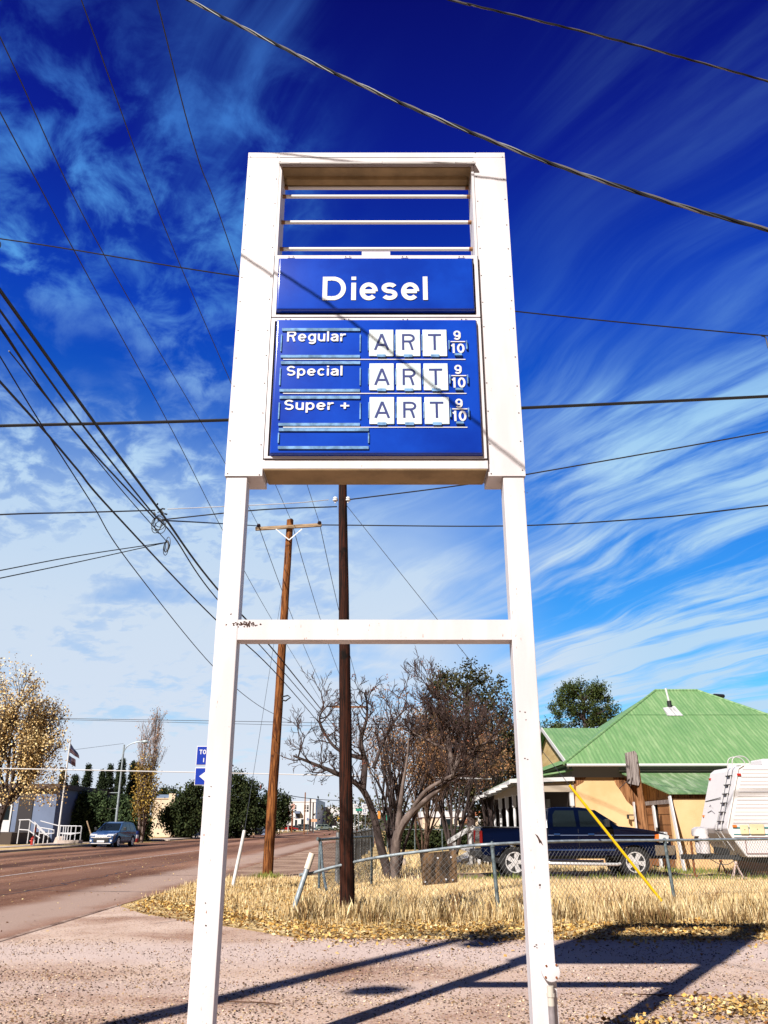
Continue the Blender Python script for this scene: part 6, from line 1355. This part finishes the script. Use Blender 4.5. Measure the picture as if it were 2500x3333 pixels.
# grey-blue civic building on the left
cb = thing('civic_building', 'slate blue building with dark window bands and white double doors behind the yellow tree', 'building', (-35, 78, 0))
m_ = MB(); m_.box(-62, -29.1, 78, 96, 0, 4.5); m_.build('wall', slate, cb)
m_ = MB(); m_.box(-62.2, -28.8, 77.5, 96.2, 4.5, 4.9); m_.build('roof', brownb, cb)
for a, b in ((-32.4, -31.1), (-36.5, -34.6), (-41, -39)):
    m_ = MB(); m_.box(a, b, 77.94, 77.998, .3, 4.4); m_.build('window_band', mat('tinted_band', (.03, .025, .03), .5), cb)
m_ = MB(); m_.box(-34.4, -32.9, 77.9, 77.99, .9, 3.3); d_ = m_.build('door', gutter, cb)
for a in (-34.25, -33.55): m_ = MB(); m_.box(a, a+.5, 77.87, 77.895, 1.9, 3.05); m_.build('pane', glassd, d_)
m_ = MB(); m_.box(-35.5, -29.5, 70.5, 77.9, 0, .9); m_.build('porch_slab', mat('dark_slab', (.08, .06, .05), .9), cb)
m_ = MB(); m_.box(-31.5, -31.38, 70.6, 70.7, 0, 4.5); m_.build('post', slate, cb)
# ramp and stair railings
rl = mat('white_rail', (.60, .60, .64), .5)
def rail(label, segs, posts):
    o = thing('railing', label, 'railing', (segs[0][0][0], 70, 0))
    for s_ in segs: m_ = MB(); m_.tube(s_, .045, 6); m_.build('rail', rl, o)
    for x, y, z0, z1 in posts: m_ = MB(); m_.tube([(x, y, z0), (x, y, z1)], .04, 6); m_.build('post', rl, o)
def q(px, py, Yd=70): return S(px, py, Yd)
rail('white pipe railing of the landing and steps left of the flagpole', [[q(62, 2669), q(95, 2668), q(128, 2693), q(165, 2699), q(176, 2702), q(176, 2712), q(160, 2713), q(130, 2712)], [q(62, 2700), q(92, 2702), q(130, 2728)], [q(112, 2675, 69), q(160, 2725, 69)], [q(117, 2688, 69), q(150, 2718, 69)]],
     [(*q(x, 2700)[:2], .1, q(x, y)[2]) for x, y in ((62, 2669), (95, 2668), (112, 2680), (130, 2694), (146, 2704), (160, 2700))])
rail('white pipe railing of the long ramp right of the flagpole', [[q(132, 2672, 73), q(188, 2687, 73), q(200, 2687, 73)], [q(196, 2688), q(265, 2689)], [q(196, 2712), q(262, 2712)], [q(196, 2712), q(230, 2716), q(262, 2710)]],
     [(*q(x, 2700)[:2], .1, q(x, 2689)[2]) for x in (196, 207, 214, 222, 232, 247, 265)])
m_ = MB(); a = q(196, 2716); b = q(264, 2716); m_.box(a[0], b[0], 69.6, 70.6, 0, .35); tag(m_.build('ramp', walkm, loc=(a[0], 70, 0)), 'low pale concrete ramp under the white railing by the flagpole', 'ramp')
# flagpole and flags
fb = (S(187, 2735, 72)[0], 72.); ft = S(232, 2412, 72)
fp = thing('flagpole', 'tall white flagpole on a concrete foot in front of the junipers', 'flagpole', (fb[0], 72, 0))
m_ = MB(); m_.tube([(fb[0], 72, 0), (fb[0], 72, ft[2])], [.085, .05], 10); m_.build('pole', gutter, fp, smooth=True)
m_ = MB(); m_.lathe([(.0, 0), (.09, .03), (.09, .12), (0, .16)], (fb[0], 72, ft[2]), 'z', 10); m_.build('finial', chrome, fp)
m_ = MB(); m_.lathe([(.55, 0), (.42, .5), (.3, .62)], (fb[0]+.25, 72, 0), 'z', 14); m_.build('footing', walkm, fp)
def flag(label, z1, z0, pts, bands):
    """pts outline in (dx,dz); cloth hangs in folds"""
    n = 14; mb_ = MB()
    for i in range(n):
        for j in range(8):
            def P_(a, b):
                u = a/n; w = b/8; top = z1-pts[0]*u; bot = z0-pts[1]*u*(1)
                return (fb[0]+.07+pts[2]*u, 72+.12*math.sin(u*9+w*1.5)*u**.5, bot+(top-bot)*w)
            u, w = (i+.5)/n, (j+.5)/8; mb_.add([P_(i, j), P_(i+1, j), P_(i+1, j+1), P_(i, j+1)], [(0, 1, 2, 3)], bands(u, w))
    o = mb_.build('flag', [mat('flag_navy', (.012, .015, .05), .8), mat('flag_red', (.04, .008, .012), .8), mat('flag_white', (.13, .08, .10), .8)], loc=(fb[0], 72, z1), fixn=False, smooth=True)
    sm = o.modifiers.new('thickness', 'SOLIDIFY'); sm.thickness = .01; tag(o, label, 'flag')
z = lambda py: S(235, py, 72)[2]
flag('limp striped flag at the top of the flagpole', z(2421), z(2449), (.95, .50, .85), lambda u, w: 0 if (u < .42 and w > .45) else (2 if int(w*7) % 2 and w < .5 else 1 if w < .5 else 0))
flag('dark flag with a pale patch hanging below the striped flag', z(2459), z(2482), (.35, .35, .62), lambda u, w: 0 if u < .4 else (2 if w > .45 else 1))
# street lamp
lb = S(375, 2700, 76)[0]; tl = S(402, 2424, 76)
sl_ = thing('street_lamp', 'tall grey street lamp with a curved arm behind the blue grey car', 'street lamp', (lb, 76, 0))
m_ = MB(); m_.tube([(lb, 76, 0), (lb, 76, tl[2])], [.12, .07], 10); m_.build('pole', galvL, sl_, smooth=True)
am = [S(402, 2450, 76), S(412, 2432, 76), S(430, 2420, 76), S(455, 2414, 76), S(468, 2414, 76)]; am[0] = (lb, 76, am[0][2])
m_ = MB(); m_.tube(cr(am, 5), .045, 8); m_.build('arm', galvL, sl_, smooth=True)
h_ = S(470, 2414, 76); m_ = MB(); m_.lathe([(.02, -.30), (.13, -.2), (.17, .1), (.12, .32), (.02, .36)], h_, 'x', 10); m_.build('lamp_head', galvL, sl_, smooth=True)
for y0_ in (2580, 2632): p = S(378, y0_, 76); m_ = MB(); m_.bar((lb-.9, 76, p[2]), (lb, 76, p[2]), .05, .05); m_.build('side_bracket', galvL, sl_)
# hydrant and its marker, barrel
g = (S(105, 2745, 64)[0], 64.); hy = thing('fire_hydrant', 'small red fire hydrant on the yellow verge left of the blue grey car', 'hydrant', (g[0], 64, 0))
m_ = MB(); m_.lathe([(.17, 0), (.17, .05), (.12, .06), (.12, .5), (.15, .52), (.13, .62), (.05, .72), (.03, .76)], (g[0], 64, 0), 'z', 12); m_.build('body', mat('hydrant_red', (.45, .03, .02), .5), hy)
m_ = MB(); m_.tube([(g[0]-.2, 64, .4), (g[0]+.2, 64, .4)], .055, 8); m_.build('outlet', mat('hydrant_red', (.45, .03, .02)), hy)
g2 = S(110, 2745, 63)[0]; mk = thing('marker_post', 'white marker post with a red top beside the fire hydrant', 'marker post', (g2, 63, 0))
m_ = MB(); m_.tube([(g2, 63, 0), (g2, 63, 1.5)], .055, 8); m_.build('post', rl, mk); m_ = MB(); m_.tube([(g2, 62.99, .95), (g2, 62.99, 1.35)], .062, 8); m_.build('red_band', mat('marker_red', (.5, .06, .03), .6), mk)
bx = S(441, 2720, 74)[0]; ba = thing('litter_barrel', 'barrel painted blue white and red beside the poplar', 'litter bin', (bx, 74, 0))
for z0_, z1_, c, nm in ((0, .30, (.45, .03, .02), 'red_band'), (.301, .58, (.7, .68, .7), 'white_band'), (.581, .88, (.02, .04, .22), 'blue_band')): m_ = MB(); m_.lathe([(.28, z0_), (.29, (z0_+z1_)/2), (.28, z1_)], (bx, 74, .13), 'z', 16); m_.build(nm, mat('barrel_'+nm, c, .6), ba)
# leaning pole stub left of car, small posts
p0_, p1_ = S(300, 2715, 80), S(283, 2672, 80); m_ = MB(); m_.tube([(p0_[0]+.2, 80, 0), p1_], .06, 6); tag(m_.build('leaning_pole', armwood, loc=(p0_[0], 80, 0)), 'thin pale pole leaning in front of the junipers left of the car', 'pole')
# blue route signs on a post behind the left leg
rs = thing('route_sign', 'blue road sign assembly with a white arrow peeking out left of the sign leg', 'road sign', (S(683, 2500, 20)[0], 20.1, 0))
xs0, xs1 = S(639, 2460, 20)[0], S(722, 2460, 20)[0]; sgb = mat('sign_blue', (.006, .035, .36), .35)
m_ = MB(); m_.box((xs0+xs1)/2-.03, (xs0+xs1)/2+.03, 20.03, 20.09, 0, S(680, 2430, 20)[2]); m_.build('post', galv, rs)
for (pa_, pb_, nm) in ((2428, 2491, 'route_plate'), (2498, 2556, 'arrow_plate')):
    za, zb = S(640, pa_, 20)[2], S(640, pb_, 20)[2]
    m_ = MB(); m_.box(xs0, xs1, 20.0, 20.02, zb, za); pl_ = m_.build(nm, gutter, rs, bevel=.008)
    m_ = MB(); m_.box(xs0+.016, xs1-.016, 19.993, 19.999, zb+.016, za-.016); m_.build('blue_face', sgb, pl_, bevel=.002)
    if nm == 'route_plate':
        lettering('TO', pl_, S(650, 2440, 20)[0], S(672, 2440, 20)[0], S(650, 2455, 20)[2], S(650, 2440, 20)[2], 19.990, lett, .20)
        lettering('I', pl_, S(662, 2470, 20)[0], S(665, 2470, 20)[0], S(650, 2481, 20)[2], S(650, 2467, 20)[2], 19.990, lett, .9)
    else:
        zc = (za+zb)/2; xa = S(649, 2520, 20)[0]
        m_ = MB(); m_.prism([(xa, zc), (xa+.20, zc+.15), (xa+.20, zc+.05), (xa+.5, zc+.05), (xa+.5, zc-.05), (xa+.20, zc-.05), (xa+.20, zc-.15)], lambda p: (p[0], 19.988, p[1]), lambda p: (p[0], 19.992, p[1])); m_.build('arrow', lett, pl_)
# cream building, white wall, blue fence
Yc = 118; f_ = lambda px: S(px, 2650, Yc)[0]; zt = S(600, 2583, Yc)[2]; z2 = S(600, 2600, Yc)[2]
cbd = block('cream_building', 'cream flat-roofed building with blue clerestory windows between the poplar and dark tree', 'building', f_(495), f_(600), Yc, Yc+14, z2, creamw, (), None, .1)
m_ = MB(); m_.box(f_(546), f_(567), Yc-.2, Yc+3, 0, zt); m_.build('chimney', creamw, cbd)
for a, b in ((503, 545), (569, 600)):
    m_ = MB(); m_.box(f_(a), f_(b), Yc+.3, Yc+5, z2+.1, S(600, 2586, Yc)[2]); m_.build('clerestory', mat('clerestory_glass', (.16, .22, .34), .4), cbd)
Yw = 140; f_ = lambda px: S(px, 2680, Yw)[0]
m_ = MB(); m_.box(f_(722), f_(822), Yw, Yw+.3, 0, S(700, 2664, Yw)[2]); tag(m_.build('garden_wall', offw, loc=(f_(770), Yw, 0)), 'long white garden wall under the round dark tree', 'wall')
m_ = MB(); m_.box(f_(824), f_(862), Yw+2, Yw+2.2, 0, S(700, 2670, Yw)[2]); tag(m_.build('board_fence', slate, loc=(f_(840), Yw+2, 0)), 'slate blue board fence just left of the orange pole', 'fence')
Yk = 185; f_ = lambda px: S(px, 2620, Yk)[0]
ck = block('domed_building', 'pale blue building with a small dome and red mast left of the orange pole', 'building', f_(828), f_(872), Yk, Yk+12, S(850, 2600, Yk)[2], mat('pale_blue_wall', (.32, .40, .52), .8))
m_ = MB(); m_.lathe([(1.6, 0), (1.5, .8), (1.0, 1.5), (.2, 1.8)], (f_(846), Yk+2, S(850, 2600, Yk)[2]+.25), 'z', 16); m_.build('dome', mat('pale_blue_wall', (.3, .4, .5)), ck)
m_ = MB(); m_.tube([(f_(842), Yk+2, 6), (f_(842), Yk+2, S(842, 2553, Yk)[2])], .13, 6); m_.build('mast', mat('mast_red', (.45, .12, .10), .6), ck)
# white two-storey building and its neighbour
Yb = 270; fx_ = lambda px, Y_=Yb: S(px, 2650, Y_)[0]; fz = lambda py, Y_=Yb: S(1000, py, Y_)[2]
wins = []
for a, b in ((921, 927), (930, 936), (989, 995), (998, 1004), (948, 953), (958, 964)):
    for c, d in ((2642, 2636), (2633, 2627), (2625, 2621)): wins.append((fx_(a), fx_(b), fz(c), fz(d)))
wins += [(fx_(a), fx_(b), .8, 3.2) for a, b in ((925, 934), (949, 955), (981, 989), (1006, 1014))]+[(fx_(961), fx_(968), 0.3, 3.0)]
wb = block('white_building', 'white two-storey building with small paned windows and a shaded side wall coloured dark blue', 'building', fx_(903), fx_(1027), Yb, 308, fz(2611), offw, wins)
m_ = MB(); m_.prism([(fx_(1003), fz(2611)+.2), (fx_(1012), fz(2600)), (fx_(1027), fz(2600)), (fx_(1027), fz(2611)+.2)], lambda p: (p[0], Yb-.1, p[1]), lambda p: (p[0], Yb+.8, p[1])); m_.build('corner_parapet', offw, wb)
m_ = MB(); m_.box(fx_(1027)+.125, fx_(1027)+.35, Yb+.02, 307.9, 0, fz(2601)); m_.build('side_wall', bluew, wb)  # blue colour stands in for shade on the white building's side
m_ = MB(); m_.box(fx_(960), fx_(978), Yb-1.5, Yb-.05, fz(2648), fz(2645)+.4); m_.build('awning', slate, wb)
m_ = MB(); m_.box(fx_(962), fx_(976), Yb-.1, Yb-.05, 3.4, fz(2640)); m_.build('loggia', mat('shop_front', (.06, .07, .12), .5), wb)
Yd = 305; nb = block('white_annexe', 'long low white building right of the shaded blue side wall', 'building', S(1058, 2650, Yd)[0], S(1186, 2650, Yd)[0], Yd, Yd+15, S(1100, 2629, Yd)[2], offw,
    [(S(x, 2650, Yd)[0], S(x+6, 2650, Yd)[0], 3.8, 5.4) for x in (1064, 1078, 1092, 1106)]+[(S(x, 2650, Yd)[0], S(x+4, 2650, Yd)[0], .6, 3.2) for x in (1075, 1083, 1110)], winm=mat('grey_pane', (.30, .30, .34), .5))
Ye = 240; sf2 = block('shop_row', 'dark shop front with a flat roof right of the dark pole in the distance', 'building', S(1178, 2650, Ye)[0], S(1300, 2650, Ye)[0], Ye, Ye+15, S(1100, 2655, Ye)[2], mat('dark_shopfront', (.06, .05, .05), .7), (), offw, .8)
sh_ = thing('open_shed', 'small open shed with a pale sloping roof left of the white building', 'shed', (S(915, 2690, 215)[0], 215, 0))
m_ = MB(); a = S(905, 2660, 215); b = S(942, 2668, 215); m_.add([(a[0], 213, a[2]), (b[0], 213, b[2]), (b[0], 222, b[2]), (a[0], 222, a[2]), (a[0], 213, a[2]-.25), (b[0], 213, b[2]-.25), (b[0], 222, b[2]-.25), (a[0], 222, a[2]-.25)], [(0, 1, 2, 3), (7, 6, 5, 4), (0, 1, 5, 4), (1, 2, 6, 5), (2, 3, 7, 6), (3, 0, 4, 7)]); m_.build('roof', frieze, sh_)
for x in (908, 921, 939): m_ = MB(); xx = S(x, 2680, 214)[0]; m_.box(xx-.12, xx+.12, 213.8, 214, 0, 2.6); m_.build('post', gutter, sh_)
def post(name, label, cat, px, py0, Yd, r, m, plate=None, pm=None, shape='box', both=None):
    x = S(px, py0, Yd)[0]; zt = S(px, py0, Yd)[2]; o = thing(name, label, cat, (x, Yd, 0))
    m_ = MB(); m_.tube([(x, Yd, 0), (x, Yd, zt)], r, 8); m_.build('post', m, o)
    if plate:
        a, b, c, d = plate; xa, xb = S(a, c, Yd)[0], S(b, c, Yd)[0]; za, zb = S(a, c, Yd)[2], S(a, d, Yd)[2]; xm, zm = (xa+xb)/2, (za+zb)/2
        if shape == 'box': P_ = [(xa, zb), (xb, zb), (xb, za), (xa, za)]
        elif shape == 'diamond': P_ = [(xm, zb), (xb, zm), (xm, za), (xa, zm)]
        else: P_ = [(xm+(xb-xa)/2*math.cos(t_), zm+(za-zb)/2*math.sin(t_)) for t_ in np.linspace(0, 6.283, 16 if shape == 'oval' else 9)[:-1]]
        m_ = MB(); m_.prism(P_, lambda p: (p[0], Yd-r-.03, p[1]), lambda p: (p[0], Yd-r, p[1])); pl_ = m_.build('plate', pm, o); return o, pl_, (xa, xb, zb, za), Yd-r-.035
    return o
sgw = mat('sign_white', (.62, .62, .62), .5); sgg = mat('sign_green', (.01, .20, .14), .5); sgy = mat('sign_yellow', (.80, .42, .01), .5)
post('rusty_pole', 'tall thin rusty pole in front of the white building', 'pole', 994, 2579, 150, .10, brownwood)
post('dark_pole', 'dark pole at the left corner post of the white building tower', 'pole', 1011, 2600, 205, .16, barkd)
post('dark_pole', 'second dark pole just left of the shaded blue side wall', 'pole', 1020, 2612, 205, .16, barkd)
post('oval_sign', 'pink oval sign on a pole in front of the white building', 'sign', 953, 2615, 190, .15, rust, (947, 961, 2615, 2636), mat('sign_pink', (.60, .34, .28), .6), 'oval')
post('banner', 'red banner beside the pink oval sign', 'banner', 941, 2640, 190, .05, galv, (936, 944, 2640, 2655), mat('banner_red', (.55, .03, .02), .6))
post('stop_sign', 'small blue backed octagonal sign left of the white building corner', 'road sign', 1003, 2661, 150, .05, galv, (998, 1006, 2661, 2672), slate, 'oct')
post('notice_board', 'orange notice board below the white building tower', 'sign', 1022, 2662, 170, .05, galv, (1013, 1032, 2666, 2675), mat('board_orange', (.62, .34, .20), .6))
o, pl_, (xa, xb, zb, za), yp = post('warning_sign', 'yellow diamond warning sign left of the dark pole', 'road sign', 1098, 2655, 155, .05, galv, (1091, 1106, 2654, 2673), sgy, 'diamond')
m_ = MB(); m_.box((xa+xb)/2-.05, (xa+xb)/2+.05, yp-.01, yp+.01, zb+.28, zb+.55); m_.lathe([(.11, yp-.01), (.11, yp+.01)], ((xa+xb)/2, 0, zb+.68), 'y', 10); m_.build('symbol', plast, pl_)
o, pl_, (xa, xb, zb, za), yp = post('highway_sign', 'white number seventeen junction sign right of the dark pole', 'road sign', 1190, 2614, 92, .05, galv, (1178, 1196, 2632, 2652), sgw)
m_ = MB(); m_.box(xa, xb, yp+.005, yp+.03, S(1180, 2630, 92)[2], S(1180, 2617, 92)[2]); j_ = m_.build('junction_plate', sgw, o)
w_ = xb-xa; lettering('JCT', j_, xa+w_*.15, xb-w_*.15, S(1180, 2628, 92)[2], S(1180, 2620, 92)[2], yp-.003, navy, .2)
lettering('17', pl_, xa+w_*.2, xb-w_*.2, S(1180, 2643, 92)[2], S(1180, 2634, 92)[2], yp-.003, navy, .2); lettering('TEXAS', pl_, xa+w_*.18, xb-w_*.18, S(1180, 2650, 92)[2], S(1180, 2646, 92)[2], yp-.003, navy, .2)
o, pl_, (xa, xb, zb, za), yp = post('highway_sign', 'white route sign half hidden by the dark pole', 'road sign', 1156, 2614, 92, .05, galv, (1146, 1163, 2632, 2650), sgw)
m_ = MB(); m_.box(xa, xb, yp+.005, yp+.03, S(1150, 2630, 92)[2], S(1150, 2617, 92)[2]); j_ = m_.build('direction_plate', sgw, o); w_ = xb-xa; lettering('ST', j_, xa+w_*.45, xb-w_*.05, S(1150, 2628, 92)[2], S(1150, 2620, 92)[2], yp-.003, navy, .2)
post('street_name_sign', 'green street name sign between the two white highway signs', 'road sign', 1168, 2630, 80, .05, galv, (1158, 1180, 2632, 2640), sgg)
post('street_name_sign', 'green sign behind the small trees right of the highway signs', 'road sign', 1264, 2650, 70, .05, galv, (1257, 1270, 2652, 2670), sgg)
pt = post('orange_delineator', 'orange and red marker seen through the small tree branches', 'marker', 1234, 2635, 60, .03, galv, (1230, 1238, 2640, 2665), mat('delineator', (.75, .25, .03), .6))
# bungalows beyond the yard
Yh = 82; f_ = lambda px: S(px, 2670, Yh)[0]
tile = mat('red_tile', (.42, .14, .06), .8, var=.3, vscale=6)
bg1 = block('bungalow', 'cream bungalow with a wide dark window behind the silver car', 'house', f_(1375), f_(1510), Yh, Yh+9, S(1400, 2660, Yh)[2], creamw, [(f_(1434), f_(1466), .9, 2.0), (f_(1478), f_(1486), .2, 2.0), (f_(1494), f_(1503), .8, 1.9)], offw, .5)
bg2 = thing('bungalow', 'small cream house with a red tiled gable roof left of the porch', 'house', (f_(1560), 76, 0))
m_ = MB(); m_.box(S(1530, 2670, 76)[0], S(1586, 2670, 76)[0], 76, 84, 0, 2.1); m_.build('wall', creamw, bg2)
a, b, c = S(1522, 2672, 75.6), S(1562, 2638, 75.6), S(1600, 2652, 75.6)
m_ = MB(); m_.prism([(a[0], a[2]), (b[0], b[2]), (c[0], c[2]), (c[0], c[2]-.15), (b[0], b[2]-.18), (a[0], a[2]-.15)], lambda p: (p[0], 75.6, p[1]), lambda p: (p[0], 84.5, p[1])); m_.build('roof', tile, bg2)
m_ = MB(); m_.box(S(1556, 2670, 75.9)[0], S(1564, 2670, 75.9)[0], 75.8, 76, 0, 2.2); m_.build('porch_post', gutter, bg2)
m_ = MB(); m_.box(S(1568, 2670, 75.9)[0], S(1582, 2670, 75.9)[0], 75.93, 75.99, .3, 1.9); m_.build('door', darkin, bg2)
bg3 = block('pale_building', 'pale pink house seen through the porch posts', 'house', S(1592, 2670, 95)[0], S(1700, 2670, 95)[0], 95, 104, 2.6, mat('pale_pink_wall', (.60, .50, .48), .8), [(S(1640, 2670, 95)[0], S(1655, 2670, 95)[0], .9, 2.0)], frieze, .4)
# far scrub closing the horizon
for i, (x0_, x1_, Yt, h_) in enumerate(((-90, -30, 150, 5), (-8, 30, 130, 4.5), (30, 90, 120, 6))):
    n = 70; P_ = np.column_stack([RNG.uniform(x0_, x1_, n), RNG.uniform(Yt, Yt+12, n), RNG.uniform(.5, h_, n)]); P3 = np.repeat(P_, 60, 0)+RNG.normal(0, 1.1, (n*60, 3))*[1.2, 1, .8]; P3[:, 2] = np.maximum(P3[:, 2], .1)
    tag(soup('far_trees', quads(P3, .55), 4, mat('far_foliage', (.03, .04, .02), .9, island=[(.02, .03, .012), (.06, .07, .025), (.10, .07, .03)]), loc=((x0_+x1_)/2, Yt, 0)), ['distant dark trees behind the civic building', 'distant dark trees beyond the yard', 'distant dark trees behind the green-roofed house'][i], 'trees', kind='stuff')
